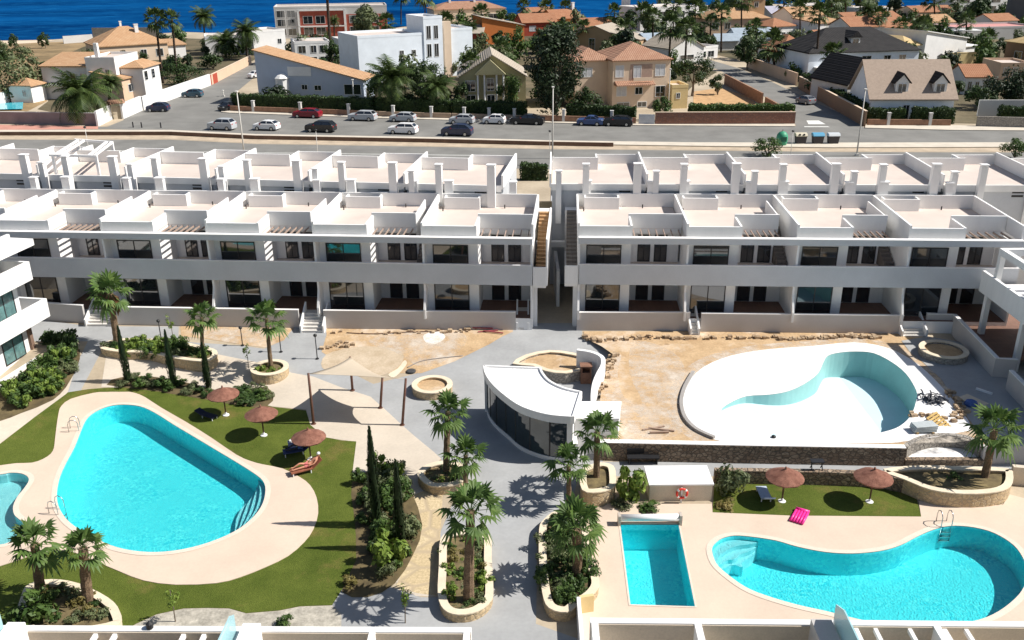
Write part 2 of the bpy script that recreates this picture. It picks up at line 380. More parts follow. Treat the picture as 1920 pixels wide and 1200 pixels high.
# promenade between the parking street and the lower carriageway: pavement, low wall line and verge
band('pavement', [(-400,252,260),(0,245,253),(320,245,252),(480,253,260),(800,258.5,266),(1040,265,271),(1300,268.5,275),(1560,269,278),(1920,268.5,277),(2400,269,278)], 0, KERB, .14)
band('verge', [(-400,260,268),(0,253.5,261),(320,253,261),(480,260.5,269),(800,266.5,274),(1040,272,279),(1300,275.5,281),(1560,278.5,284),(1920,277.5,285),(2400,278,286)], .012, mat('dry_verge', (.46, .37, .27), .95, .2, .6, big=.15))
band('road', [(-400,270,300),(0,262,296),(320,262,300),(480,270,305),(800,275,312),(1040,280,318),(1300,282,320),(1560,285,324),(1920,286,326),(2400,287,330)], .008, ASPHALT)
band('road_line', [(0,279.0,279.7),(480,286.0,286.7),(960,292,292.8)], .014, mat('white_road_paint', (.7, .7, .66), .7, .1, 1))
band('pavement', [(-400,241,252),(0,234,244),(184,237,242)], .016, mat('red_pavement', (.52, .26, .20), .9, .12, .5))
band('pavement', [(415,206,211),(430,208,212.5),(700,217.5,222),(845,222,226),(980,226,229.5),(1195,232,236),(1490,233.5,238)], 0, KERB, .13)
band('pavement', [(1622,235,241),(1785,236,245),(1920,240,246),(2400,243,250)], 0, KERB, .13)
sheet('crossing_stripes', gpoly([(1512,226),(1535,226),(1548,233),(1516,233)]), [], lambda p: .016, MATS['white_road_paint'])
sheet('crossing_stripes', gpoly([(1508,237),(1552,237),(1556,238.4),(1508,238.4)]), [], lambda p: .016, MATS['white_road_paint'])
# low retaining wall; its dark colour paints the shadow line along the verge
def gline(px): return gpoly(px)
ret = MB().strip(gline([(-400,261),(0,254),(320,253.5),(480,261),(800,267),(1040,273),(1150,275)]), .25, 0, .55).build('roadside_wall', mat('roadside_wall_shade', (.16, .10, .07), .9, .2, 1))
tag(ret, 'low wall along the verge between the two roads, shadow put into its colour', 'wall')
# ================================================================= garden surfaces (4 mm steps)
def gsheet(name, px, dz, m, sm=0, extra_holes=(), kind='structure'):
    poly = gpoly(px)
    if sm: poly = smooth(poly, sm)
    return sheet(name, poly, holes_for(poly) + list(extra_holes), lambda p: gz(p.y) + dz, m, kind)
gsheet('paving', [(-60,600),(80,600),(170,612),(335,612),(335,640),(451,648),(495,654),(530,639),(543,624),(545,606),(620,606),(615,628),(603,656),(640,690),(700,720),(787,699),(851,677),(917,645),(960,622),(968,606),(1090,606),(1092,628),(1150,650),(1120,700),(1112,760),(1130,832),(1130,866),(2100,868),(2100,905),(1900,900),(1700,893),(1345,893),(1085,893),(1070,950),(1008,985),(1005,1170),(1090,1200),(1090,1260),(620,1260),(560,1180),(600,1160),(623,1135),(650,1088),(700,1090),(790,1120),(820,1120),(825,1000),(850,940),(827,860),(813,847),(780,820),(757,800),(720,766),(695,744),(660,732),(644,728),(587,706),(546,699),(486,680),(406,664),(340,652),(200,640),(150,735),(120,742),(140,690),(165,640),(60,640)], .004, GREYPAVE)
gsheet('cream_paving', [(200,660),(210,640),(300,648),(340,652),(406,664),(486,680),(546,699),(587,706),(644,728),(660,732),(695,744),(720,766),(757,800),(780,820),(813,847),(827,860),(800,890),(785,912),(800,925),(827,940),(822,1000),(822,1118),(780,1118),(740,1090),(690,1090),(662,1000),(661,886),(668,829),(609,820),(580,797),(574,768),(511,762),(400,740),(300,728),(190,726)], .008, CREAMPAVE)
gsheet('stone_paving', [(760,935),(800,918),(830,930),(826,1000),(822,1118),(780,1112),(742,1100),(770,1040),(790,985),(770,950)], .012, stone('crazy_paving', (.60,.47,.28), (.70,.58,.38), (.45,.36,.24), .8, .2))
gsheet('path', [(-60,850),(0,832),(63,784),(127,736),(142,690),(150,668),(135,700),(105,745),(40,775),(-60,790)], .012, CREAMPAVE)
LAWN = [(-120,880),(-40,850),(0,833),(63,784),(127,736),(165,730),(203,727),(300,727),(400,738),(511,763),(574,770),(582,797),(609,820),(640,826),(668,828),(661,886),(668,960),(672,1053),(650,1092),(623,1135),(563,1137),(523,1145),(462,1150),(430,1141),(390,1140),(345,1141),(294,1152),(255,1170),(180,1215),(-160,1215)]
LAWN_G = gpoly(LAWN)
turf, nt, b, _o = _base('mown_turf')
pos = _nd(nt, 'ShaderNodeNewGeometry').outputs['Position']
c = _mix(nt, _ramp(nt, _noise(nt, pos, .55, 5), .3, .7), (.072, .10, .015), (.12, .148, .027))
c = _mix(nt, _ramp(nt, _noise(nt, pos, .30, 5, .7), .56, .74), c, (.19, .15, .05))
c = _mix(nt, _ramp(nt, _noise(nt, pos, 11, 3), .25, .75), [0] and c, c) if False else c
c = _mix(nt, 1., c, _mix(nt, _ramp(nt, _noise(nt, pos, 14, 4, .7), .25, .75), (.6, .62, .6), (1.3, 1.3, 1.2)), 'MULTIPLY')
nt.links.new(c, b.inputs['Base Color']); b.inputs['Roughness'].default_value = .9; b.inputs['Specular IOR Level'].default_value = .15
_bump(nt, b, _noise(nt, pos, 22, 3), .8, .06)
deck_px = [(111,774),(116,762),(133,749),(174,738),(206,733),(234,734),(253,738),(272,746),(301,765),(348,792),(396,822),(443,854),(470,866),(492,872),(530,880),(562,896),(581,911),(593,934),(596,963),(587,993),(570,1017),(540,1043),(500,1063),(450,1083),(405,1094),(330,1097),(270,1089),(225,1072),(180,1053),(150,1040),(118,1032),(75,1037),(45,1047),(0,1062),(-60,1080),(-140,1070),(-150,900),(-60,880),(0,874),(30,870),(60,869),(81,862),(96,852),(102,841),(104,825),(107,800)]
DECK_L = smooth(gpoly(deck_px), 2)
sheet('lawn', LAWN_G, [offset(DECK_L, -.12)], lambda p: gz(p.y) + .016, turf)
sheet('pool_deck', DECK_L, holes_for(DECK_L), lambda p: ZL + .045, DECK)
MB().strip(DECK_L + DECK_L[:1], .05, ZL - .1, ZL + .046)
e = MB(); L_ = ccw(DECK_L); e.strip(L_ + L_[:1], .04, ZL - .1, ZL + .043); eo = e.build('pool_deck_edge', DECK); eo['kind'] = 'structure'
DECK_R = gpoly([(1122,1000),(1118,962),(1140,945),(1200,946),(1240,946),(1335,946),(1336,962),(1480,968),(1727,970),(1722,940),(1800,952),(1880,948),(1893,928),(2080,980),(2200,1260),(1080,1260),(1085,1140)])
sheet('pool_deck', DECK_R, holes_for(DECK_R), lambda p: ZL + .045, DECK)
sheet('lawn', gpoly([(1336,962),(1480,968),(1727,970),(1718,935),(1660,905),(1560,893),(1340,893)]), [], lambda p: ZL + .05, turf)
gsheet('gravel', [(255,1171),(294,1153),(345,1142),(390,1141),(430,1142),(462,1151),(523,1146),(563,1138),(623,1136),(640,1150),(640,1215),(180,1225)], .020, mat('grey_gravel', (.40, .37, .31), .95, .3, 2.5, big=.25, fine=9))
gsheet('sand_plot', [(338,612),(560,606),(545,622),(533,638),(497,652),(452,646),(340,630)], .012, SAND)
gsheet('sand_plot', [(612,604),(960,606),(962,622),(917,646),(852,678),(790,700),(760,700),(724,700),(705,688),(650,690),(603,660),(612,630)], .012, SAND)
gsheet('sand_circle', [(604,690),(612,665),(660,652),(710,650),(750,658),(757,672),(745,690),(722,702),(690,706),(640,702)], .016, mat('pale_sand', (.50, .39, .26), .95, .15, 1.0, col2=(.56, .46, .34), big=.12, fine=8), 3)
gsheet('plaster_patch', [(728,702),(746,691),(758,676),(763,682),(752,697),(738,708)], .020, COPING, 3)
gsheet('plaster_patch', [(795,628),(822,622),(835,632),(818,645),(798,642)], .020, PLASTER, 3)
gsheet('planting_soil', [(660,905),(700,880),(740,880),(770,920),(792,985),(775,1040),(740,1095),(690,1120),(640,1110),(668,1050),(663,960)], .020, mat('planting_soil', (.10, .075, .04), .95, .3, 1.2, col2=(.17, .13, .06)), 2)
gsheet('planting_soil', [(0,730),(60,700),(110,660),(150,655),(140,700),(100,750),(40,775),(0,790),(-60,800),(-60,740)], .020, MATS['planting_soil'], 2)
gsheet('planting_soil', [(200,722),(240,705),(330,712),(420,735),(500,725),(512,752),(480,765),(400,752),(300,735)], .020, MATS['planting_soil'], 2)

# ================================================================= raised pool terrace (level with the villas' gardens)
DUST, nt, b, out = _base('plaster_dust')     # scattered dust: noise decides where the sand still shows through
_p = _nd(nt, 'ShaderNodeNewGeometry').outputs['Position']; b.inputs['Base Color'].default_value = (.70, .62, .52, 1); b.inputs['Roughness'].default_value = .95
_t = _nd(nt, 'ShaderNodeBsdfTransparent'); _m = _nd(nt, 'ShaderNodeMixShader'); nt.links.new(_ramp(nt, _noise(nt, _p, 1.0, 7, .72), .40, .74), _m.inputs[0])
nt.links.new(_t.outputs[0], _m.inputs[1]); nt.links.new(b.outputs[0], _m.inputs[2]); nt.links.new(_m.outputs[0], out.inputs['Surface']); MATS['dust'] = DUST
T_px = [(1094,622),(1690,622),(1760,640),(1900,660),(2150,720),(2150,842),(1905,836),(1843,838)]
NICHE = [(1843,838),(1833,829),(1812,820),(1785,816),(1755,816),(1728,821),(1708,830),(1697,838)]
T_front = [(1640,836.5),(1400,833),(1128,828),(1165,790),(1125,752),(1128,730),(1138,690),(1148,664),(1128,650),(1096,634)]
T_POLY = apoly(T_px + NICHE[1:] + T_front, 0.0)
sheet('terrace', T_POLY, holes_for(T_POLY, [P_WHITE]), lambda p: .03, SAND, breaks=())
SUR = smooth(apoly([(1277,757),(1288,722),(1318,690),(1370,668),(1440,656),(1520,650),(1600,643),(1660,652),(1710,676),(1752,712),(1792,758),(1820,800),(1800,812),(1700,828),(1640,832),(1400,831),(1339,825),(1305,808),(1284,786)], 0.0), 3)
sheet('pool_surround', SUR, holes_for(SUR, [P_WHITE]), lambda p: .045, PLASTER, breaks=())
sheet('plaster_patch', smooth(apoly([(1120,752),(1128,730),(1140,690),(1150,665),(1165,668),(1158,700),(1170,745),(1215,770),(1200,790),(1225,815),(1160,826),(1140,800)], 0.0), 3), [], lambda p: .04, DUST, breaks=())
sheet('paving', apoly([(1690,640),(1740,632),(1800,642),(1900,665),(2100,720),(2100,835),(1905,833),(1850,832),(1800,765),(1765,712),(1730,680),(1705,660)], 0.0), [], lambda p: .05, GREYPAVE, breaks=())
HALO = [p for p in offset(SUR, .9)]
HALO = [Vector((p.x, max(p.y, SUR_Y := min(q.y for q in SUR) + .0))) for p in HALO]
sheet('plaster_dust', HALO, holes_for(HALO, [P_WHITE]), lambda p: .038, DUST, breaks=())
sheet('plaster_dust', smooth(apoly([(1190,640),(1260,660),(1285,700),(1262,760),(1280,812),(1215,822),(1170,800),(1205,760),(1180,700)], 0.0), 3), [], lambda p: .035, DUST, breaks=())
# the empty pool's dark rim on the left
rimp = apoly([(1300,700),(1284,728),(1277,757),(1284,786),(1305,808),(1339,824)], 0.0)
rim = MB().strip(smooth(rimp, 4, False), .22, .03, .20).build('pool_kerb', mat('grey_kerb', (.33, .31, .29), .9, .1, 2)); rim['kind'] = 'structure'

# ================================================================= pools
TILE = sparkle_tile('turquoise_sparkle_tile', (.02, .70, .82), (.20, 1.0, 1.0), 8.)  # light and dark cells put sun sparkle into the pool floor colour
TILE_W = sparkle_tile('pale_sparkle_tile', (.34, .74, .78), (.46, .84, .86), 5.)
STEPM = sparkle_tile('pale_step_sparkle', (.30, .78, .84), (.42, .84, .88), 5.)
SHELL = mat('pale_blue_pool_shell', (.54, .74, .80), .6, .04, .6, big=.03)
SHELLW = mat('pale_green_pool_render', (.30, .54, .52), .7, .08, .5, big=.05)
WATER = water('pool_water')
COPE = mat('white_pool_coping', (.68, .58, .48), .7, .05, 1)
def pool(zt, outline, depth, wl, floor_m, wall_m, cope=.28, steps=None, floor_z=None, sky=True, shelf=None):
    poly = ccw(outline); n = len(poly)
    fz = floor_z or (lambda p: zt - depth)
    m = MB(); vs = [(p.x, p.y, zt + .03) for p in poly] + [(p.x, p.y, fz(p)) for p in poly]
    m.add(vs, [(i, (i + 1) % n, n + (i + 1) % n, n + i) for i in range(n)])
    w = m.build('pool_wall', wall_m, fix=False); w['kind'] = 'structure'
    sheet('pool_floor', poly, [], fz, floor_m, breaks=(), extra=shelf or ())
    if cope:
        sheet('pool_coping', offset(poly, cope), [poly], lambda p: zt + .062, COPE, breaks=())
    if steps:
        for k, (st, zz) in enumerate(steps):
            s = MB().prism(st, zt - depth + .01, zz).build('pool_step', STEPM); s['kind'] = 'structure'
    if wl is not None:
        sheet('water', offset(poly, -.005), [], lambda p: zt - wl, WATER, breaks=())
def steps_at(outline, pa, pb, widths, zt, z0, dz, pw=.6):
    """curved steps following the rim between two of its points, each tread reaching further into the pool"""
    poly = offset(ccw(outline), -.01); n = len(poly)
    ia = min(range(n), key=lambda i: (poly[i] - pa).length); ib = min(range(n), key=lambda i: (poly[i] - pb).length)
    run = []; i = ia
    while True:
        run.append(poly[i])
        if i == ib: break
        i = (i + 1) % n
    if len(run) > n / 2:
        run = []; i = ib
        while True:
            run.append(poly[i])
            if i == ia: break
            i = (i + 1) % n
    out = []; L = len(run)
    for k, w in enumerate(widths):
        inn = []
        for j in range(1, L - 1):
            d = (run[j + 1] - run[j - 1]).normalized(); inn.append(run[j] + Vector((-d.y, d.x)) * w * math.sin(math.pi * j / (L - 1)) ** pw)
        out.append((run + inn[::-1], zt - z0 - dz * k + .002 * k))
    return out
st1 = steps_at(P_BIG, at(482, 890, ZL).to_2d(), at(436, 1000, ZL).to_2d(), (.36, .74, 1.12, 1.5), ZL, .2, .24)
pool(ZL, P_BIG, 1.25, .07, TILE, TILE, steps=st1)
pool(ZL, P_KID, .55, .07, TILE_W, TILE_W)
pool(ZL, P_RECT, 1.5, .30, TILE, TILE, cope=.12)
st2 = steps_at(P_RIGHT, at(1425, 1010, ZL).to_2d(), at(1337, 1050, ZL).to_2d(), (.55, 1.05, 1.5), ZL, .2, .24, .5)
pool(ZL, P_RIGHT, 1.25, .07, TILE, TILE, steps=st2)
xs = [p.x for p in P_WHITE]; xl, xr = min(xs), max(xs); xm = xl + .78 * (xr - xl)
ya, yb = min(p.y for p in P_WHITE) - 1, max(p.y for p in P_WHITE) + 1
def wfloor(p):
    if p.x >= xm: return -1.9
    return -1.9 + 1.8 * (xm - p.x) / (xm - xl)
pool(0., P_WHITE, 1.9, None, SHELL, SHELLW, cope=0, floor_z=wfloor, shelf=[(Vector((xm, ya)), Vector((xm, yb)))])

gsheet('plaster_dust', [(690,640),(760,622),(860,622),(870,650),(800,690),(740,660)], .022, DUST, 3)
gsheet('plaster_dust', [(360,618),(500,612),(540,620),(480,645),(400,636)], .022, DUST, 3)
# ================================================================= the terraced villas
W_, D_ = 7.77, 8.6
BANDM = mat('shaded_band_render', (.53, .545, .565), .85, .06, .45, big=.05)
def frame_glass(par, name, x0, x1, z0, z1, y, mull=1, facing=-1, t=.05, kind=None, curtain=None):
    """a window: dark frame with its pane as a sub-part; lies in a plane y = const (facing -1 towards the garden)"""
    m = MB(); w = .07; ya, yb = (y - t, y + .01) if facing < 0 else (y - .01, y + t)
    m.box(x0, ya, z0, x0 + w, yb, z1); m.box(x1 - w, ya, z0, x1, yb, z1)
    m.box(x0 + w, ya, z1 - w, x1 - w, yb, z1); m.box(x0 + w, ya, z0, x1 - w, yb, z0 + w)
    for k in range(mull):
        xm = x0 + (x1 - x0) * (k + 1) / (mull + 1); m.box(xm - w / 2, ya + .005, z0 + w, xm + w / 2, yb, z1 - w)
    f = m.build(name, FRAME, par)
    yg = y - .02 if facing < 0 else y + .02
    g = MB().box(x0 + w, min(yg, y), z0 + w, x1 - w, max(yg, y), z1 - w).build('pane', curtain or GLASS, f)
    return f
PANE_CURT = mat('pane_with_drawn_blind', (.20, .19, .16), .15, .3, 1.2, big=.1, spec=.7)

def villa(label, stair, group, rear=False, first=False, last=False):
    t = thing('terraced_villa', label, 'villa', group=group)
    xs = W_ - .85 if stair else W_ - .14
    w = MB(); SX, RD, ND = 3.85, 3.6, 2.75
    w.box(0, .02, -1.4, W_, D_, .9)
    w.box(.14, 1.0, .9, SX, D_, 3.55).box(SX, RD, .9, W_ - .0, D_, 3.55)
    w.box(0, .03, 3.55, W_, D_, 4.0)
    w.box(.14, 1.0, 4.0, SX, D_, 6.5).box(SX, RD, 4.0, xs, D_, 6.5)
    w.box(0, .3, 6.5, SX, D_, 6.85).box(SX, ND, 6.5, xs, D_, 6.85)
    w.box(0, .03, .9, .14, D_ if stair else RD, 6.5)
    if stair: w.box(xs, 7.2, 4.0, W_, D_, 6.85)
    if last: w.box(W_ - .13, .03, 4.0, W_ + .02, RD, 6.5); w.box(W_ - .13, .03, .9, W_ + .02, RD, 3.55)
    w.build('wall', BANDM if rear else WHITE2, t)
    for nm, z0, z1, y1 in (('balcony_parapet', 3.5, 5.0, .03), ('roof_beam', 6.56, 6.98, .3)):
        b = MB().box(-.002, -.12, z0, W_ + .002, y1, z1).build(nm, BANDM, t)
        MB().box(-.004, -.14, z1, W_ + .004, y1 + .02, z1 + .04).build('coping', WHITE, b)
    # roof terrace and its parapets
    rf = MB(); rf.box(.07, .32, 6.85, SX, D_ - .02, 6.93); rf.box(SX, ND + .02, 6.85, xs, D_ - .02, 6.93)
    if stair: rf.box(xs, 7.2, 6.85, W_ - .07, D_ - .02, 6.93)
    rf.build('roof_terrace', PAVE, t)
    p = MB()
    top = 7.95
    p.box(.075, .33, 6.93, SX - .15, .48, 7.74)
    p.box(SX - .15, .33, 6.93, SX, ND, 7.78)
    p.box(SX - .15, ND, 6.88, xs + .02, ND + .14, top + .03)
    if stair: p.box(xs - .06, ND + .14, 6.93, xs + .04, 7.2, 7.85); 
    p.box(-.075, .31, 6.85, .073, D_ + .14, top)
    if last: p.box(W_ - .075, .31, 6.85, W_ + .073, D_ + .14, top)
    elif not stair: p.box(W_ - .07, .33, 6.86, W_ + .066, D_ + .13, top - .008)
    if not rear:
        p.box(.073, D_, 6.8, W_ - .08, D_ + .14, 7.98)
    else:
        p.box(.073, D_, 6.6, W_ - .08, D_ + .14, 7.12)
    p.build('roof_parapet', WHITE, t)
    if not rear:
        b = MB().box(.55, 7.75, 6.93, 3.3, 7.88, 7.86); b.box(3.17, 7.88, 6.93, 3.3, D_, 7.86); b.box(.55, 7.88, 6.93, .68, D_, 7.86)
        b.build('plant_enclosure', WHITE, t)
        for x, y in ((.5, 7.2), (5.2, 8.2)): MB().tube([(x, y, 6.93), (x, y, 7.22)], .05, 6).build('vent_pipe', FRAME, t)
    # open pergola over the deep balcony
    pg = MB(); n = 7; x1 = xs - .1
    for k in range(n):
        x = SX + .2 + (x1 - SX - .35) * k / (n - 1); pg.box(x, .3, 6.70, x + .055, ND, 6.82)
    pg.build('pergola_beam', WOODBEAM, t)
    if stair and not rear:
        st = MB()
        for k in range(14):
            y = 1.3 + k * .42; st.box(xs + .06, y, 3.9, W_ - .08, y + .42 + (.0), 4.0 + (k + 1) * .205)
        st.build('roof_stair', DARKTILE, t)
    if not rear:
        MB().box(.14, .02, .9, W_ - .02, RD, .915).build('garden_terrace', BROWNTILE, t)
        MB().box(.14, .03, 4.0, xs, RD, 4.015).build('balcony_floor', PAVE, t)
        frame_glass(t, 'sliding_window', .6, 3.15, .95, 3.15, 1.0, 1)
        frame_glass(t, 'sliding_window', .6, 3.15, 4.05, 6.15, 1.0, 1)
        for x in (4.55, 5.8):
            frame_glass(t, 'glass_door', x, x + .95, .95, 3.1, RD, 0); frame_glass(t, 'glass_door', x, min(x + .95, xs - .1), 4.05, 6.15, RD, 1)
        for z in (3.34, 6.34): MB().tube([(1.9, .93, z), (1.9, 1.0, z)], .07, 8).build('wall_lamp', FRAME, t)
        # ramped side wall of the front garden
        MB().yprism([(.03, .9), (.03, 2.9), (-.55, 1.62), (-.55, .9)], 0, .15).build('side_wall', WHITE, t)
    else:
        v = MB()
        for z in (6.15, 6.45): v.box(1.3, D_ + .0, z, 2.2, D_ + .02, z + .16)
        v.build('vent', FRAME, t)
    # chimneys behind the roof
    for cx, sx, zt in ((.45, .66, 8.8), (W_ - 2.2, .5, 8.75)) if not rear else ((.5, .62, 8.7), (W_ - 3.1, .5, 8.65), (W_ - .9, .45, 8.1)):
        c = MB().box(cx, D_ + .16, 4.0, cx + sx, D_ + .62, zt).build('chimney', WHITE, t)
        k = MB()
        k.box(cx + .03, D_ + .19, zt, cx + sx - .03, D_ + .59, zt + .10); k.box(cx - .05, D_ + .11, zt + .10, cx + sx + .05, D_ + .67, zt + .18)
        k.build('chimney_cap', WHITE2, c)
    return t
ORD = ['first', 'second', 'third', 'fourth', 'fifth', 'sixth', 'seventh']
def row(pa, pb, za, units, rear, lab, group, nspan, protos={}):
    """units: list of (k, stair, last); pa, pb roof-edge pixels nspan units apart at height za"""
    A, B = at(*pa, za), at(*pb, za); u = (B - A); u.z = 0; Wd = u.length / nspan; u.normalize()
    rz = math.atan2(u.y, u.x); sc = Wd / W_
    for k, stair, last, name in units:
        key = (stair, last, rear)
        loc = A + u * (Wd * k); loc.z = za - 7.0 if not rear else za - top_rear
        if rear: loc = A + u * (Wd * (k + 1)); loc.z = za - top_rear
        if key not in protos:
            protos[key] = villa(name, stair, group, rear, last=last); o = protos[key]
            o.location = loc; o.rotation_euler = (0, 0, rz + (math.pi if rear else 0)); o.scale = (sc, 1, 1)
            o['group'] = group
        else:
            o = dup(protos[key], loc, rz + (math.pi if rear else 0), name, group=group); o.scale = (sc, 1, 1)
    return A, u, rz, Wd
top_rear = 7.95
GF = 'white terraced villas of the front row'; GB = 'white terraced villas of the back row'
AL, uL, rzL, WdL = row((187, 436.0), (790, 444.5), 7.0, [(-2, True, False, 'front row villa cut by the left edge of the picture'), (-1, True, False, 'front row villa behind the balconied flats and the tall garden palm at the left'),
    (0, True, False, 'front row villa right of the left flight of steps, behind the two slim palms'), (1, True, False, 'front row villa ending at the middle steps by the sand plot'),
    (2, True, False, 'front row villa right of the middle steps, one before the alley corner villa'), (3, False, True, 'front row end villa left of the alley, ochre outdoor stair on its side')], False, '', GF, 3)
AR, uR, rzR, WdR = row((1085, 445.0), (1708, 450.0), 7.0, [(0, False, False, 'front row end villa right of the alley, dark outdoor stair on its side'), (1, True, False, 'front row villa right of the narrow steps, sky reflected in its upper window'),
    (2, True, False, 'front row villa behind the empty white pool, left of the wide steps'), (3, False, True, 'front row villa meeting the angled corner block at the right')], False, '', GF, 3)
row((327, 273), (802, 282.5), 9.45, [(-2, False, False, 'back row villa at the left picture edge'), (-1, False, False, 'back row villa under the white pergola frame'), (0, False, False, 'back row villa right of the pergola frame, first with a full roof terrace'),
    (1, False, False, 'back row villa behind the tall lamp post with the tapering white wall'), (2, False, False, 'back row villa one left of the hedge-side end villa'), (3, False, False, 'back row end villa left of the dark green hedge in the gap')], True, '', GB, 3)
row((1196.7, 283), (1696, 283.7), 9.45, [(-1, False, False, 'back row end villa right of the dark green hedge in the gap'), (0, False, False, 'back row villa second right of the hedge gap'), (1, False, False, 'back row villa in front of the shrub by the green bottle bank'),
    (2, False, False, 'back row villa in front of the three wheeled waste bins'), (3, False, False, 'back row villa behind the right tall lamp post'), (4, False, False, 'back row villa cut by the right picture edge')], True, '', GB, 3)

def Lp(A, u, x, y, z=0.):                   # point in a row's own frame
    v = Vector((-u.y, u.x, 0)); p = A + u * x + v * y; return Vector((p.x, p.y, z))
# outdoor stairs at the alley ends
def outer_stair(label, A, u, rz, x0, tile):
    t = thing('outdoor_staircase', label, 'staircase', Lp(A, u, x0, 0), rz)
    s = MB()
    for k in range(17):
        y = .5 + k * .42; s.box(.12, y, 3.6, .92, y + .42, 4.0 + (k + 1) * .17)
    s.build('stair_flight', tile, t)
    w = MB().box(.92, -.1, 3.5, 1.04, 8.4, 7.0)
    w.box(-.0, -.12, 3.5, 1.04, .0, 4.9); w.box(0, .0, 3.5, .92, .5, 3.98); w.box(.0, 7.6, 3.5, 1.04, 8.5, 6.9)
    w.build('parapet', WHITE2, t)
    MB().box(0, .0, 3.3, .92, 8.4, 3.5).build('soffit', WHITE2, t)
    return t
outer_stair('outdoor staircase with sunlit ochre tile treads left of the alley', AL, uL, rzL, WdL * 4 + .05, STEPTILE)
t2 = outer_stair('outdoor staircase in shade with dark treads right of the alley', AR, uR, rzR, -.95, DARKTILE)
# piers and shaded walls inside the alley
for (px, py, w, z, lab) in ((1003, 612, .35, 3.4, 'tall white pier at the left corner of the alley mouth'), (1078, 612, .35, 3.4, 'tall white pier at the right corner of the alley mouth')):
    p = gp(px, py); b = MB().box(-w / 2, 0, -.1, w / 2, .5, z).build('pier', WHITE2, None, loc=p); tag(b, lab, 'pier')
p0 = gp(1046, 575); wl = MB().box(-.12, 0, 0, .12, 9, 3.0).build('alley_wall', WHITE2, None, loc=p0); tag(wl, 'thin white wall standing inside the shaded alley between the two villa rows', 'wall')
for k, (px, py, z) in enumerate(((1043, 524, 6.0), (1042, 478, 7.2), (1040, 420, 8.2))):
    pass
br1 = MB().box(-2.1, 0, 3.6, 2.1, .5, 4.05).build('footbridge_beam', WHITE, None, loc=Vector((zat(1040, 480, 70).x, 70, 0))); tag(br1, 'white beam bridging the alley between the two end staircases', 'beam')
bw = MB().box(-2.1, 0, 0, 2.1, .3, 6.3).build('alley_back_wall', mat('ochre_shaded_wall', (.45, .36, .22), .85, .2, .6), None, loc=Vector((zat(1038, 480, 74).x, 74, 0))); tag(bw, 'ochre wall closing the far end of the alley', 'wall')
hd = None
# ------------------------------------------------ garden walls and steps in front
def garden_wall(label, a, b, h, th=.2, m=GREYWALL):
    A, B = gp(*a), gp(*b); L = (B - A).length; z0 = min(A.z, B.z) - .3
    o = MB().box(0, 0, z0, L, th, h).build('garden_wall', m, None, loc=(A.x, A.y, 0), rz=math.atan2(B.y - A.y, B.x - A.x))
    t = MB().box(-.01, -.02, h, L + .01, th + .02, h + .05).build('coping', WHITE, o)
    return tag(o, label, 'wall')
garden_wall('pale garden wall under the first villa terrace at the left, beside the flats', (78, 600), (160, 606), 1.4)
garden_wall('long pale garden wall behind the two slim palms', (216, 609), (562, 615), 1.4)
garden_wall('pale garden wall behind the sand plot, ending at the alley', (609, 616), (967, 619), 1.4)
garden_wall('pale garden wall right of the alley above the rubble line', (1081, 620), (1292, 620), 1.4)
garden_wall('long pale garden wall above the empty pool', (1313, 622), (1689, 627), 1.4)
def steps(label, a, b, n, h, side_m=WHITE):
    A, B = gp(*a), gp(*b); L = (B - A).length
    t = thing('garden_steps', label, 'steps', (A.x, A.y, A.z), math.atan2(B.y - A.y, B.x - A.x))
    s = MB(); r = h / n
    for k in range(n): s.box(.12, k * .28, -.4, L - .12, n * .28 + .4, (k + 1) * r - .0) if k == 0 else s.box(.12, k * .28, k * r - .001, L - .12, n * .28 + .4, (k + 1) * r)
    s.build('step_flight', mat('pale_stone_step', (.62, .59, .55), .8, .07, .8), t)
    for x in (0, L - .12):
        MB().yprism([(-.05, -.4), (-.05, .55), (n * .28 + .4, h + .65), (n * .28 + .4, -.4)], x, x + .12).build('side_wall', side_m, t)
    return t
steps('flight of pale steps rising beside the tall garden palm at the left', (160, 612), (214, 612), 6, 1.0)
steps('flight of pale steps between the two garden walls at the sand plot', (563, 624), (608, 624), 6, 1.0)
steps('narrow steps in shade between the two garden walls right of the alley', (1293, 629), (1312, 629), 6, .95)
steps('wide pale steps at the right end of the long garden wall', (1689, 634), (1738, 634), 6, .95)
steps('narrow steps at the alley corner of the left villa row', (968, 618), (992, 618), 6, .95)
# dark hedge in the gap of the back row, pergola frame at its left end
pf = thing('pergola_frame', 'open white pergola frame on the roofs at the far left, seen against the road', 'pergola', zat(165, 290, 79))
q = zat(165, 290, 79)
def rel(px, py, y): return zat(px, py, y) - q
fm = MB()
for a, b in (((100, 292, 76), (146, 263, 82)), ((112, 292, 76), (157, 264, 82)), ((166, 292, 76), (200, 266, 82)), ((177, 292, 76), (210, 267, 82))): fm.tube([rel(*a), rel(*b)], .12, 4)
fm.tube([rel(92, 291, 76), rel(182, 293, 76)], .13, 4); fm.tube([rel(140, 262, 82.2), rel(212, 267, 82.2)], .13, 4)
fm.build('roof_frame', WHITE, pf)
for a, z in (((99, 292, 76), 7), ((180, 293, 76), 7), ((145, 263, 82), 7), ((210, 268, 82), 7)):
    pp = rel(*a); MB().box(pp.x - .1, pp.y - .1, -4, pp.x + .1, pp.y + .1, pp.z).build('post', WHITE, pf)
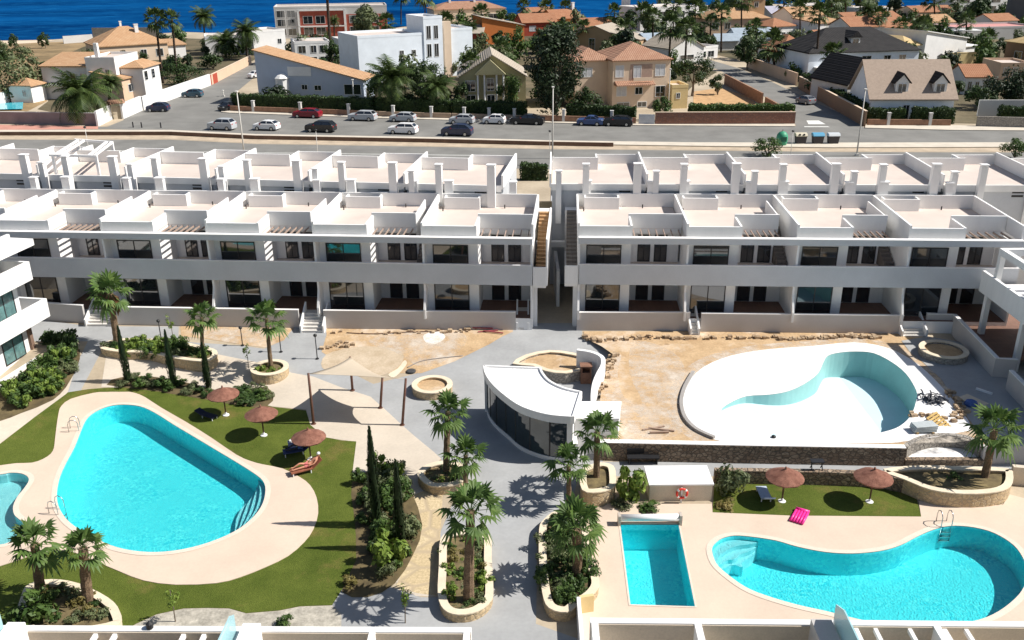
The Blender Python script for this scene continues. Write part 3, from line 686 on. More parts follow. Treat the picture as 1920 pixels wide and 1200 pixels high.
# ================================================================= pavilion bar with a curved glass front
def mid(a, b, t=.5): return a.lerp(b, t)
ZR = 2.0
roofp = apoly([(906,686),(1015,690),(1018,699),(1031,714),(1057,727),(1091,735),(1076,783),(1025,778),(977,763),(943,740),(920,718),(909,700)], ZR)
org = sum(roofp, Vector((0, 0))) / len(roofp)
bar = thing('pavilion_bar', 'low white bar pavilion with a curved dark glass front and flat white roof', 'pavilion', (org.x, org.y, ZL))
rl = [p - org for p in roofp]; zr = ZR - ZL
curve = smooth([rl[11], rl[10], rl[9], rl[8], rl[7], rl[6]][0:6], 5, False)
curve = smooth([rl[0], rl[11], rl[10], rl[9], rl[8], rl[7], rl[6]], 5, False)
back = [rl[1], rl[2], rl[3], rl[4], rl[5]]
shape = curve + smooth(back, 4, False)[::-1]
MB().prism(offset(shape, -.12), zr - .38, zr - .05).build('roof', PLASTER, bar)
m = MB(); loop = offset(shape, -.06); m.strip(loop + loop[:1], .14, zr - .42, zr + .06); m.build('roof_parapet', WHITE, bar)
fc = ccw(shape)
cin = [p for p in curve]
cc = sum(shape, Vector((0, 0))) / len(shape)
ins = [p + (cc - p).normalized() * .35 for p in cin]
MB().strip(ins, .06, .25, zr - .42).build('glass_front', glass('dark_green_glass', (.012, .022, .022)), bar)
fm = MB(); n = len(ins)
fm.strip(ins, .16, -.3, .25)
fm.build('sill_wall', WHITE, bar)
for k in range(2, n - 1, 4):
    p = ins[k]; MB().obox((p.x, p.y), .09, .09, .25, zr - .42).build('mullion', FRAME, bar)
for a in (ins[-1], ins[0]): MB().obox((a.x, a.y), .32, .32, -.3, zr - .42).build('pier', WHITE, bar)
bk = [p + (cc - p).normalized() * .15 for p in [rl[0]] + back]
MB().strip(bk, .18, -.3, zr - .42).build('back_wall', WHITE, bar)
sidep = [rl[5] + (cc - rl[5]).normalized() * .2, rl[6] + (cc - rl[6]).normalized() * .3]
MB().strip(sidep, .18, -.3, zr - .42).build('side_wall', WHITE, bar)
for k in (9, 14, 19, 23):
    p = ins[min(k, n - 1)]; q = p + (cc - p).normalized() * .9
    MB().obox((q.x, q.y), .5, .35, .0, 1.1).build('counter', mat('pale_counter', (.6, .6, .58), .5, .1, 2), bar)
# white flat annexe beside the bar
A = at(1080, 756, 1.2); an = apoly([(1084,753),(1164,753),(1160,784),(1078,784)], 1.35); o2 = sum(an, Vector((0, 0))) / 4
anx = thing('bar_annexe', 'plain white flat roofed annexe against the right end of the bar pavilion', 'annexe', (o2.x, o2.y, ZL))
al = [p - o2 for p in an]
MB().prism(al, -.2, 1.35 - ZL - .1).build('wall', WHITE, anx)
MB().prism(offset(al, .06), 1.35 - ZL - .1, 1.35 - ZL).build('roof_slab', PLASTER, anx)
pp = al[3] if al[3].y < al[0].y else al[0]
MB().box(al[3].x - .12, al[3].y - .9, -.2, al[3].x + .12, al[3].y - .01, 1.2).build('fin_wall', WHITE, anx)
# curved courtyard wall behind the bar
cw = smooth(apoly([(1082,655),(1108,659),(1128,668),(1131,682),(1122,700),(1115,718),(1112,740),(1113,757)], 1.0), 4, False)
tag(MB().strip(cw, .28, -1.0, 1.0).build('courtyard_wall', WHITE), 'curved white wall between the bar courtyard and the sandy pool terrace', 'wall')
def planter(label, loop, h, stone_m, soil=SAND, cope=.30, name='stone_planter', z0=None, cm=COPING):
    loop = ccw(loop); c = sum(loop, Vector((0, 0))) / len(loop); zb = gz(c.y) if z0 is None else z0
    t = thing(name, label, 'planter', (c.x, c.y, zb)); l = [p - c for p in loop]
    zb_f = lambda p: gz(p.y + c.y) - zb - .15
    MB().strip(offset(l, -cope / 2) + offset(l, -cope / 2)[:1], cope, zb_f, lambda p: h).build('stone_wall', stone_m, t)
    MB().strip(offset(l, -cope / 2) + offset(l, -cope / 2)[:1], cope + .06, lambda p: h, lambda p: h + .06).build('coping', cm, t)
    MB().prism(offset(l, -cope + .02), -.1, h - .12).build('soil', soil, t)
    return t
SOIL = MATS['planting_soil']; SOILG = mat('leafy_soil', (.13, .10, .055), .95, .3, 2, col2=(.22, .17, .08))
def pc(px, py, r, n=28): p = gp(px, py); return circle((p.x, p.y), r, n)
planter('round stone planter with the small palm, left of the shade sail', pc(507, 702, 1.25), .5, STONE_L, SOILG)
planter('round planter of bare sand between the shade sail and the bar', pc(811, 734, 1.32), .5, STONE_L, SAND)
planter('round planter with two palms in front of the bar shadow', smooth(gpoly([(784,905),(800,888),(835,880),(868,886),(876,905),(862,922),(835,928),(805,926)]), 4), .5, STONE_L, SOILG)
LONGP = smooth(gpoly([(828,1025),(850,1012),(885,1010),(918,1020),(921,1060),(924,1110),(921,1140),(895,1162),(860,1168),(834,1158),(823,1130),(825,1075)]), 3)
planter('long kerbed planter with the tall palm left of the promenade', LONGP, .42, STONE_L, SOILG)
RLP = smooth(gpoly([(1012,1010),(1020,992),(1045,975),(1085,985),(1103,1015),(1108,1060),(1118,1090),(1122,1115),(1108,1135),(1085,1150),(1062,1166),(1030,1158),(1018,1130),(1012,1070)]), 3)
planter('long kerbed planter with the leafy palm right of the promenade', RLP, .5, STONE_L, SOIL)
planter('round fronted stone planter with a palm beside the rectangular pool', smooth(gpoly([(1088,912),(1098,902),(1125,894),(1148,900),(1153,920),(1150,940),(1122,950),(1092,946)]), 3), .85, STONE_L, SOILG)
planter('curved stone planter with two cypresses before the left garden path', smooth(gpoly([(192,665),(198,650),(240,640),(320,645),(380,660),(408,672),(404,690),(380,698),(330,690),(280,676),(230,674)]), 3), .5, STONE_L, SOILG)
planter('kerbed planter with two palms in the lawn corner at the lower left', smooth(gpoly([(45,1130),(60,1108),(100,1100),(150,1108),(205,1135),(226,1160),(222,1185),(140,1200),(40,1190)]), 3), .35, COPING, SOILG)
planter('round planter half in shade beside the end steps at the right', circle((at(1767, 668, 0).x, at(1767, 668, 0).y), 1.55), .45, STONE_G, SAND, z0=.05)
planter('bare sandy planter with a stone front behind the bar', smooth(apoly([(962,684),(985,668),(1030,659),(1075,664),(1112,674),(1116,684),(1108,692),(1060,702),(1022,697),(1000,688)], -.2), 2), .55, STONE_G, SAND, z0=-.7)
# walls of the raised terrace
f_ = [Vector((p.x, p.y)) for p in apoly([(1124,828),(1400,833.5),(1697,838.5)], 0.1)]
tw = thing('terrace_wall', 'long dark rubble stone wall holding up the empty pool terrace', 'wall', (f_[0].x, f_[0].y, ZL))
fl = [p - f_[0] for p in f_]
MB().strip(fl, .45, -.2, 1.12).build('stone_face', STONE, tw)
MB().strip(fl, .4, 1.12, 1.16).build('coping', WHITE2, tw)
nch = [Vector((p.x, p.y)) for p in apoly(NICHE[::-1], 0.02)]; nch = smooth(nch, 3, False)
nw = MB().strip(nch, .3, ZL, .07).build('curved_niche_wall', STONE_G); tag(nw, 'curved grey stone wall of the niche cut in the terrace front', 'wall')
nf = [p.copy() for p in nch]; sheet('niche_floor', nf, [], lambda p: -.70, PLASTER, breaks=())
lip = [nch[0] + Vector((0, -.18)), (nch[0] + nch[-1]) / 2 + Vector((0, -.18)), nch[-1] + Vector((0, -.18))]
tag(MB().strip(lip, .35, ZL - .1, -.62).build('niche_kerb', STONE), 'low brown stone kerb closing the front of the curved niche', 'kerb')
ew = [Vector((p.x, p.y)) for p in apoly([(1843,838),(1905,836),(2150,842)], 0.05)]
tag(MB().strip(ew, .3, ZL - .1, .12).build('terrace_end_wall', GREYWALL), 'plain pale wall closing the terrace front behind the right palm', 'wall')
# lower dark stone wall and its curved planter behind the small lawn
lw = [Vector((p.x, p.y)) for p in gpoly([(1338,905),(1420,906),(1550,908),(1640,912),(1690,922)])]
tag(MB().strip(lw, .35, ZL - .1, -.15).build('lawn_wall', STONE), 'dark rubble stone wall in shade along the back of the small lawn', 'wall')
planter('curved honey stone planter with the leaning palm at the right', smooth(gpoly([(1650,908),(1690,925),(1740,945),(1800,953),(1860,950),(1888,938),(1892,915),(1880,905),(1800,902),(1720,900)]), 3), .85, STONE_L, SOILG)
pw = [Vector((p.x, p.y)) for p in gpoly([(1892,906),(1990,915)])]
tag(MB().strip(pw, .3, ZL - .1, ZL + 1.1).build('cream_wall', mat('cream_render', (.62, .54, .43), .85, .06, .6)), 'low cream wall at the right edge beside the curved planter', 'wall')
# pump house with a lifebuoy
pp = gp(1217, 940); pq = gp(1334, 940); Lh = (pq - pp).length
ph = thing('pump_house', 'small cream pump house with a flat white top behind the rectangular pool', 'shed', (pp.x, pp.y, ZL))
MB().box(0, 0, 0, Lh, 1.75, .98).build('wall', mat('cream_render', (.62, .54, .43)), ph); MB().box(-.06, -.06, .98, Lh + .06, 1.81, 1.06).build('roof', PLASTER, ph)
def torus(m, c, R_, r, n=20, k=8, tilt=0):
    pts = [Vector((c[0] + R_ * math.cos(2 * math.pi * i / n), c[1], c[2] + R_ * math.sin(2 * math.pi * i / n))) for i in range(n + 1)]
    m.tube(pts, r, k, cap=False)
rp = gp(1277, 943)
lb = thing('lifebuoy', 'red lifebuoy on a short post in front of the cream pump house', 'lifebuoy', (rp.x, rp.y, ZL))
m = MB(); torus(m, (0, -.06, .62), .27, .065); m.build('ring', mat('lifebuoy_red', (.70, .06, .04), .5, .08, 3), lb, smooth=True)
m = MB()
for k in range(4):
    a = R(45 + 90 * k); c = Vector((.27 * math.cos(a), -.06, .62 + .27 * math.sin(a))); d = Vector((-math.sin(a), 0, math.cos(a))) * .05; m.tube([c - d, c + d], .072, 10)
m.build('band', WHITE, lb)
MB().box(-.04, .0, 0, .04, .07, .9).build('post', WHITE2, lb)
# roller of the rectangular pool's cover
a, b = gp(1158, 984), gp(1278, 984); L = (b - a).length
rc = thing('pool_cover_roller', 'white rolled pool cover across the far end of the rectangular pool', 'pool cover', (a.x, a.y, ZL))
m = MB().tube([(.12, .0, .42), (L - .12, .0, .42)], .18, 16); m.build('rolled_cover', PLASTER, rc, smooth=True)
for x in (0, L - .14): MB().box(x, -.2, .0, x + .13, .2, .62).build('bracket', mat('beige_plastic', (.5, .44, .38), .5, .1, 2), rc)
# pool ladders
def ladder(label, px, py, rz, zt=ZL):
    p = gp(px, py); t = thing('pool_ladder', label, 'ladder', (p.x, p.y, zt + .05), rz)
    for x in (-.26, .26):
        MB().tube([(x, -.45, 0), (x, -.45, .45), (x, -.38, .68), (x, -.2, .78), (x, .0, .72), (x, .1, .55), (x, .12, -.9)], .024, 8).build('handrail', STEEL, t, smooth=True)
    m = MB()
    for z in (-.3, -.55, -.8): m.box(-.26, .07, z - .02, .26, .17, z + .02)
    m.build('tread', STEEL, t); return t
ladder('steel ladder on the upper left rim of the large left pool', 146, 806, R(-75))
ladder('steel ladder on the lower left rim of the large left pool', 113, 961, R(-105))
ladder('steel ladder at the far right rim of the kidney shaped pool', 1772, 988, R(180))
# ------------------------------------------------ thatched parasols
THATCH = mat('red_brown_heather_thatch', (.22, .088, .06), .95, .3, 3.0, col2=(.31, .145, .10), big=.25, bump=.8, fine=25)
def parasol(label, px, py, r, h):
    p = gp(px, py); t = thing('thatched_parasol', label, 'parasol', p, random.random() * 3, 'thatched parasols on the lawns')
    m = MB(); prof = [(r * .97, h - .10), (r, h - .03), (r * .72, h + .13), (r * .4, h + .28), (r * .14, h + .40), (.06, h + .44)]
    m.lathe(prof, 28); m.lathe([(.06, h + .42), (.05, h + .56), (.02, h + .60)], 8)
    rnd = random.Random(px)
    for v in m.v:
        if v.z < h + .0 : v.z += rnd.uniform(-.03, .03)
    m.build('canopy', THATCH, t, smooth=False)
    MB().tube([(0, 0, 0), (0, 0, h + .2)], .045, 8).build('pole', RUST, t, smooth=True)
    MB().lathe([(.2, 0), (.2, .06), (.07, .1), (.06, .22)], 14).build('base', WHITE2, t)
    return t
parasol('reddish thatched parasol nearest the cypress at the lawn top, over a dark lounger', 424, 779, .98, 1.5)
parasol('reddish thatched parasol in the middle of the left lawn, empty shadow below', 495, 817, .98, 1.5)
parasol('reddish thatched parasol over the sunbathers beside the shade sail', 583, 862, .98, 1.5)
parasol('brown thatched parasol with a pointed tip over the pale lounger on the small lawn', 1466, 941, .98, 1.55)
parasol('brown thatched parasol with a pointed tip at the right of the small lawn, nothing below', 1630, 942, .98, 1.55)
# ------------------------------------------------ shade sail on four posts
ps = {}
sp = [(588, 795, 578, 700), (661, 732, 656, 669), (713, 765, 717, 708), (754, 797, 761, 710)]
names = ['rust brown sail post at the lawn edge, the tallest of the four', 'rust brown sail post at the back under the cream sail', 'rust brown sail post with the lowest sail corner on the grey paving', 'rust brown sail post nearest the bar pavilion']
tops = []
for (bx, by, tx, ty), lab in zip(sp, names):
    b = gp(bx, by); tp = zat(tx, ty, b.y + .05); d = tp - b
    o = MB().tube([(0, 0, -.1), d * .5, d], [.085, .08, .07], 10).build('sail_post', RUST, None, loc=b, smooth=True); o2 = MB().lathe([(.16, 0), (.16, .04), (.1, .06)], 12).build('base_plate', RUST, o)
    tag(o, lab, 'post', 'posts of the shade sail'); tops.append(b + d * .985)
SAIL = leaf('cream_sail_cloth', (.58, .49, .375), (.58, .49, .375), (.55, .47, .36), .06)
N = 12; m = MB(); vs = []
for i in range(N + 1):
    for j in range(N + 1):
        u_, v_ = i / N, j / N
        q = tops[0].lerp(tops[1], u_).lerp(tops[3].lerp(tops[2], u_), v_)
        cx, cy = u_ * 2 - 1, v_ * 2 - 1; q2 = (tops[0] + tops[1] + tops[2] + tops[3]) / 4
        k = .14 * max((1 - cy * cy) * abs(cx) ** 2, (1 - cx * cx) * abs(cy) ** 2)
        vs.append(q.lerp(q2, k))
m.add(vs, [(i * (N + 1) + j, (i + 1) * (N + 1) + j, (i + 1) * (N + 1) + j + 1, i * (N + 1) + j + 1) for i in range(N) for j in range(N)])
sl_ = m.build('shade_sail', SAIL, fix=False, smooth=True); tag(sl_, 'cream four cornered shade sail stretched between rust brown posts', 'sail')
sm = sl_.modifiers.new('thick', 'SOLIDIFY'); sm.thickness = .02
# ------------------------------------------------ loungers, bathers and things by the pools
def lounger(label, px, py, rz, m, sc=1., back=R(38), z=None):
    p = gp(px, py); t = thing('sun_lounger', label, 'sun lounger', p, rz)
    MB().box(-.28, -.9, .24, .28, .3, .30).build('seat', m, t)
    ca, sa = math.cos(back), math.sin(back)
    MB().yprism([(.3, .24), (.3, .30), (.3 + .68 * ca, .30 + .68 * sa), (.3 + .68 * ca + .04, .25 + .68 * sa)], -.28, .28).build('backrest', m, t)
    for x in (-.24, .24):
        for y in (-.8, .2): MB().box(x - .025, y - .025, 0, x + .025, y + .025, .24).build('leg', WHITE2, t)
    t.scale = (sc, sc, sc); return t
NAVY = mat('navy_cloth', (.03, .045, .12), .8, .2, 4); BLUE = mat('blue_towel', (.07, .13, .34), .85, .15, 4); PALE = mat('pale_blue_cloth', (.45, .52, .62), .8, .1, 4)
REDB = mat('red_brown_wicker', (.26, .09, .05), .8, .25, 6); 
lounger('dark navy lounger under the first parasol of the left lawn', 388, 783, R(62), mat('dark_navy_mesh', (.012, .016, .04), .8, .2, 4), .82, R(20))
lounger('dark lounger with a blue towel under the sunbathers parasol', 561, 850, R(-70), NAVY)
lounger('red brown lounger in the sun carrying a sunbather', 575, 885, R(-62), REDB)
lounger('pale blue grey lounger under the left parasol of the small lawn', 1434, 938, R(180), PALE)
SKIN = mat('sun_tanned_skin', (.52, .24, .15), .6, .08, 5)
HAIRC = mat('dark_hair', (.03, .02, .015), .7, .2, 8)
def figure(name, joints, edges, radii, m):
    me = bpy.data.meshes.new(name); me.from_pydata(joints, edges, [])
    o = bpy.data.objects.new('tmp', me); COL.objects.link(o)
    sk = o.modifiers.new('s', 'SKIN'); sv = me.skin_vertices[0].data
    for i, r in enumerate(radii): sv[i].radius = (r, r); sv[i].use_root = (i == 0)
    o.modifiers.new('u', 'SUBSURF').levels = 2
    dg = bpy.context.evaluated_depsgraph_get(); nm = bpy.data.meshes.new_from_object(o.evaluated_get(dg)); bpy.data.objects.remove(o)
    for p in nm.polygons: p.use_smooth = True
    nm.materials.clear(); nm.materials.append(m); return nm
def bather(label, px, py, rz, skin, cloth, cap, z=.30):
    """a person reclining on a lounger: hips at the origin, feet towards -y, back raised towards +y"""
    p = gp(px, py); t = thing('person', label, 'person', p + Vector((0, 0, z)), rz)
    J = [(0, .05, .12), (0, .28, .22), (0, .50, .38), (0, .60, .47), (0, .66, .54), (0, .72, .63),      # pelvis, waist, chest, neck, head
         (-.09, .02, .11), (-.11, -.38, .26), (-.11, -.78, .08), (-.11, -.88, .14),                       # left leg, knee raised
         (.09, .02, .11), (.10, -.42, .10), (.10, -.84, .07), (.10, -.90, .15),                           # right leg
         (-.18, .52, .40), (-.27, .30, .26), (-.22, .08, .22), (-.20, .0, .21), (.18, .52, .40), (.28, .32, .25), (.24, .08, .18), (.22, -.0, .17)]
    E = [(0, 1), (1, 2), (2, 3), (3, 4), (4, 5), (0, 6), (6, 7), (7, 8), (8, 9), (0, 10), (10, 11), (11, 12), (12, 13), (2, 14), (14, 15), (15, 16), (16, 17), (2, 18), (18, 19), (19, 20), (20, 21)]
    Rr = [.12, .115, .13, .055, .085, .08, .085, .06, .04, .035, .085, .06, .04, .035, .06, .042, .032, .03, .06, .042, .032, .03]
    link('body', figure('body', J, E, Rr, skin), None, t)
    sJ = [(0, .05, .12), (-.09, -.0, .11), (-.10, -.18, .19), (.09, .0, .11), (.10, -.2, .105)]
    link('shorts', figure('shorts', sJ, [(0, 1), (1, 2), (0, 3), (3, 4)], [.135, .10, .09, .10, .09], cloth), None, t)
    MB().lathe([(.10, 0), (.105, .05), (.09, .10), (.04, .13), (.01, .135)], 14).build('hat', cap, t, loc=(0, .70, .62), smooth=True)
    return t
bather('person in a white hat reclining in the sun on the red brown lounger', 577, 884, R(-62), SKIN, mat('pink_swimwear', (.55, .16, .15), .7, .1, 4), PLASTER)
bather('person in dark clothes and a white hat lying on the lounger below the parasol', 565, 849, R(-70), mat('dark_tshirt', (.03, .03, .04), .8, .1, 4), BLUE, PLASTER)
tw_ = gp(548, 838)
bag = thing('beach_bag', 'small dark bag with a white top left of the sunbathers', 'bag', tw_)
MB().obox((0, 0), .45, .3, 0, .38, .3).build('body', NAVY, bag); MB().lathe([(.16, .38), (.15, .46), (.05, .5)], 12).build('folded_towel', PLASTER, bag)
m = MB(); torus(m, (0, 0, .38), .12, .015, 12, 6); m.build('handle', BLACK, bag)
# pink air bed
pa = gp(1499, 971); ab = thing('air_bed', 'bright pink air bed lying on the cream deck by the kidney shaped pool', 'air bed', pa + Vector((0, 0, .05)), R(-32))
PINK = mat('bright_pink_vinyl', (.85, .04, .30), .35, .05, 3)
m = MB()
for k in range(5): m.tube([(-.29 + .145 * k, -.62, .075), (-.29 + .145 * k, .42, .075)], .075, 8)
m.build('tube_mattress', PINK, ab, smooth=True); MB().tube([(-.34, .52, .09), (.34, .52, .09)], .11, 10).build('pillow', PINK, ab, smooth=True)
# folded table leaning on the small lawn's back wall
tb = gp(1527, 905); ft = thing('folding_table', 'small black folding table standing against the dark stone wall', 'table', tb + Vector((0, 0, .85)))
MB().box(-.35, -.2, .5, .35, .2, .54).build('table_top', BLACK, ft)
for x in (-.28, .28): MB().tube([(x, -.16, 0), (x, .16, .5)], .03, 6).build('leg', BLACK, ft); MB().tube([(x, .16, 0), (x, -.16, .5)], .03, 6).build('leg', BLACK, ft)
# ------------------------------------------------ building material on the terrace
def T0(px, py, z=.05): return at(px, py, z)
bx = T0(1730, 808); st = thing('grey_board_stack', 'stack of grey boards beside the empty pool rim', 'stack', bx)
m = MB()
for k in range(4): m.obox((.02 * k, .01 * k), 1.3, .7, .1 + .09 * k, .17 + .09 * k, .04 * k)
m.build('board', mat('grey_board', (.42, .46, .47), .7, .1, 2), st)
for x in (-.45, .45): MB().box(x - .06, -.4, 0, x + .06, .4, .1).build('bearer', mat('raw_wood', (.42, .28, .13), .8, .2, 3), st)
pl = T0(1759, 794); pt = thing('wooden_pallet', 'yellowish wooden pallet tilted against the grey board stack', 'pallet', pl, R(20)); pt.rotation_euler = (R(28), R(-18), R(25))
m = MB()
for k in range(7): m.box(-.4, -.6 + k * .18, .14, .4, -.6 + k * .18 + .12, .17)
m.build('deck_board', mat('yellow_wood', (.62, .42, .15), .8, .15, 3), pt)
for x in (-.38, -.04, .3): MB().box(x, -.6, .0, x + .08, .6, .14).build('bearer', MATS['raw_wood'], pt)
rnd = random.Random(5)
for k, (px, py, lab) in enumerate(((1742, 750, 'tangle of dark pipes nearest the empty pool rim'), (1763, 757, 'tangle of dark pipes beside the wooden pallet'))):
    p = T0(px, py); m = MB()
    for i in range(14):
        a = rnd.uniform(0, 6.3); c = Vector((rnd.uniform(-.45, .45), rnd.uniform(-.5, .5), rnd.uniform(.05, .3))); d = Vector((math.cos(a), math.sin(a), rnd.uniform(-.2, .3))) * rnd.uniform(.2, .5)
        m.tube([c - d, c + Vector((0, 0, .08)), c + d], rnd.uniform(.03, .06), 6)
    tag(m.build('pipe_heap', mat('dark_grey_pipe', (.05, .055, .07), .5, .3, 3), None, loc=p), lab, 'pipes')
p = T0(1823, 752); cr = MB().box(-.55, -.75, .0, .55, .75, .03); cr.box(-.55, -.75, .03, -.5, .75, .1); tag(cr.build('plywood_sheet', mat('pale_plywood', (.66, .56, .42), .8, .1, 1), None, loc=p, rz=R(28)), 'pale plywood sheet lying sunlit on the shaded path', 'board')
p = T0(1820, 760); m = MB().lathe([(.34, 0), (.38, .12), (.32, .28), (.12, .38)], 14); tag(m.build('blue_sack', BLUE, None, loc=p), 'blue sack beside the plywood sheet on the path', 'sack')
p = T0(1845, 735); tag(MB().box(-.06, -.5, 0, .06, .5, .12).build('white_plank', PLASTER, None, loc=p, rz=R(40)), 'short white plank next to the plywood sheet', 'plank')
for k, (px, py, rz, ln, lab) in enumerate(((1225, 803, .3, 1.4, 'weathered plank on the sand by the stone terrace wall, tilted right'), (1240, 806, -.25, 1.5, 'weathered plank crossing another on the sand by the terrace wall'), (1236, 812, .05, 1.1, 'short weathered plank on the sand nearest the terrace wall'))):
    p = T0(px, py); tag(MB().box(-ln / 2, -.06, 0, ln / 2, .06, .05 + .03 * k).build('plank', mat('weathered_wood', (.34, .24, .18), .9, .2, 3), None, loc=p, rz=rz), lab, 'plank')
rb = bpy.data.meshes  # line of rubble under the garden walls
def rubble(name, pts, n, seed, z, label=None):
    m = MB(); rn = random.Random(seed)
    for i in range(n):
        t = rn.random() * (len(pts) - 1); k = int(t); p = pts[k].lerp(pts[k + 1], t - k); r = rn.uniform(.05, .19)
        c = Vector((p.x + rn.uniform(-.3, .3), p.y + rn.uniform(-.28, .28), z(p) + r * .4))
        vs = [c + Vector((rn.uniform(.6, 1.1) * a, rn.uniform(.6, 1.1) * b, rn.uniform(.5, .9) * d)) * r for a in (-1, 1) for b in (-1, 1) for d in (-1, 1)]
        m.add(vs, [(0, 1, 3, 2), (4, 6, 7, 5), (0, 4, 5, 1), (2, 3, 7, 6), (0, 2, 6, 4), (1, 5, 7, 3)])
    o = m.build(name, mat('rubble', (.34, .22, .13), .95, .4, 3, col2=(.55, .42, .28), big=.25)); o['kind'] = 'stuff'; return o
rubble('rubble', [Vector((p.x, p.y)) for p in apoly([(1098,634),(1130,640),(1200,634),(1300,636),(1420,634),(1500,637),(1580,632),(1650,634)], 0)], 170, 3, lambda p: .03)
rubble('rubble', [Vector((p.x, p.y)) for p in apoly([(1150,665),(1135,700),(1130,735)], 0)], 30, 4, lambda p: .04)
rubble('rubble', gpoly([(604,655),(640,645),(660,650)]), 26, 5, lambda p: gz(p.y) + .01)
rubble('rubble', gpoly([(620,622),(700,626),(790,624),(900,620)]), 30, 9, lambda p: gz(p.y) + .01)
rubble('rubble', [Vector((p.x, p.y)) for p in apoly([(1700,778),(1790,790),(1805,770),(1780,740)], 0)], 60, 6, lambda p: .05)
def pipe_line(label, pts, r, m, z0=0): 
    P = [Vector((p.x, p.y, gz(p.y) + r + .02 + z0)) for p in gpoly(pts)]
    tag(MB().tube(smooth(P, 5, False), r, 6).build('hose', m, smooth=True), label, 'hose')
DKH = mat('brown_hose', (.16, .09, .06), .7, .2, 3)
pipe_line('thin brown hose lying across the sand plot below the middle villas', [(650,625),(700,627),(760,624),(820,622)], .035, DKH)
pipe_line('thin grey hose curving over the sand plot towards the round manhole', [(764,690),(790,678),(830,672),(868,668)], .03, mat('grey_hose', (.25, .23, .22), .7, .2, 3))
for k, (px, py, rz, lab) in enumerate(((915, 622, .2, 'dark red plank in the pile at the alley end of the sand plot'), (925, 625, -.3, 'dark red plank crossing the pile by the alley'), (905, 619, -.1, 'dark red plank at the back of the pile by the alley'))):
    p = gp(px, py); tag(MB().box(-.75, -.05, .02 + k * .06, .75, .05, .09 + k * .06).build('plank', mat('red_timber', (.30, .07, .08), .8, .2, 3), None, loc=p, rz=rz), lab, 'plank')
mh = gp(771, 697); o = MB().lathe([(.32, 0), (.32, .1), (.22, .12)], 18).build('manhole', mat('dark_iron', (.07, .07, .07), .6, .2, 3), None, loc=mh); tag(o, 'dark round manhole rim in the sand beside the shade sail', 'manhole')
# ------------------------------------------------ path lamps
def path_lamp(label, px, py, h, m=BLACK, p=None, head=.13):
    p = p or gp(px, py); t = thing('path_lamp', label, 'lamp post', p, 0, 'slim path lamps')
    MB().tube([(0, 0, 0), (0, 0, h)], .035, 8).build('pole', m, t, smooth=True)
    MB().lathe([(head * .5, h - .02), (head, h + .05), (head, h + .14), (head * .4, h + .2)], 12).build('lamp_head', mat('lamp_dark', (.03, .03, .03), .4, .1, 3), t, smooth=True)
    MB().lathe([(.12, 0), (.12, .05), (.05, .08)], 12).build('base', m, t)
POLEW = mat('pale_lamp_pole', (.62, .60, .56), .5, .06, 2)
for px, py, h, lab in ((455, 648, 1.3, 'slim dark path lamp left of the grey path under the sand plot'), (527, 660, 1.5, 'slim dark path lamp between the round planter and the middle steps'), (595, 673, 1.7, 'slim dark path lamp on the grey path just below the middle steps'), (303, 640, 1.5, 'slim dark path lamp behind the curved planter at the left'), (1447, 858 - 8, 1.0, 'short post by the terrace wall above the thatched parasols')): path_lamp(lab, px, py, h)
# bench by the terrace wall
bp = gp(1205, 868); be = thing('garden_bench', 'dark bench standing before the rubble terrace wall', 'bench', bp)
MB().box(-.9, -.25, .40, .9, .2, .46).build('seat', BLACK, be); MB().box(-.9, .16, .5, .9, .2, .85).build('backrest', BLACK, be)
for x in (-.8, .75): MB().box(x, -.22, 0, x + .06, .18, .4).build('leg', BLACK, be)
# brick oven in the bar courtyard
op = gp(1098, 716); ov = thing('brick_barbecue', 'small brown brick barbecue in the shaded bar courtyard', 'barbecue', op)
MB().box(-.35, -.3, 0, .35, .3, .8).build('base', mat('red_brick', (.22, .115, .075), .9, .25, 3), ov); m = MB(); m.box(-.35, -.3, .8, -.25, .3, 1.2); m.box(.25, -.3, .8, .35, .3, 1.2); m.box(-.25, .2, .8, .25, .3, 1.2); m.box(-.4, -.35, 1.2, .4, .35, 1.28); m.build('hood', MATS['red_brick'], ov)
# ================================================================= vegetation
FOL = leaf('palm_frond_green', (.07, .14, .03), (.17, .25, .06), (.06, .11, .03), .25)
FOL_D = leaf('dark_evergreen', (.016, .032, .012), (.042, .07, .024), (.014, .026, .011), .1)
FOL_M = leaf('mid_green_leaf', (.05, .10, .02), (.13, .20, .045), (.04, .08, .02), .2)
FOL_L = leaf('yellow_green_leaf', (.14, .22, .03), (.28, .36, .07), (.10, .17, .03), .25)
FOL_O = leaf('olive_grey_leaf', (.11, .14, .06), (.21, .24, .11), (.08, .10, .045), .15)
FOL_H = leaf('hedge_green', (.022, .05, .012), (.065, .11, .025), (.018, .036, .011), .1)
FOL_SD = leaf('dark_shrub_leaf', (.035, .075, .018), (.09, .15, .035), (.03, .06, .016), .15)
FOL_Y = leaf('dry_yellow_shrub', (.20, .16, .05), (.32, .26, .09), (.12, .11, .03), .2)
FOL_P = leaf('far_palm_green', (.04, .075, .018), (.13, .18, .045), (.03, .055, .015), .15)
BARK = mat('palm_trunk_bark', (.155, .10, .062), .95, .3, 5, col2=(.26, .18, .11), big=.3, bump=1., stretch=(1, 1, 5), fine=18)
BARKD = mat('dark_trunk_bark', (.06, .042, .03), .95, .3, 3, big=.3)
BARKG = mat('grey_trunk_bark', (.17, .14, .11), .95, .25, 3, big=.2)
SKIRT = leaf('dead_frond_brown', (.20, .11, .05), (.34, .21, .11), (.13, .07, .035), .1)

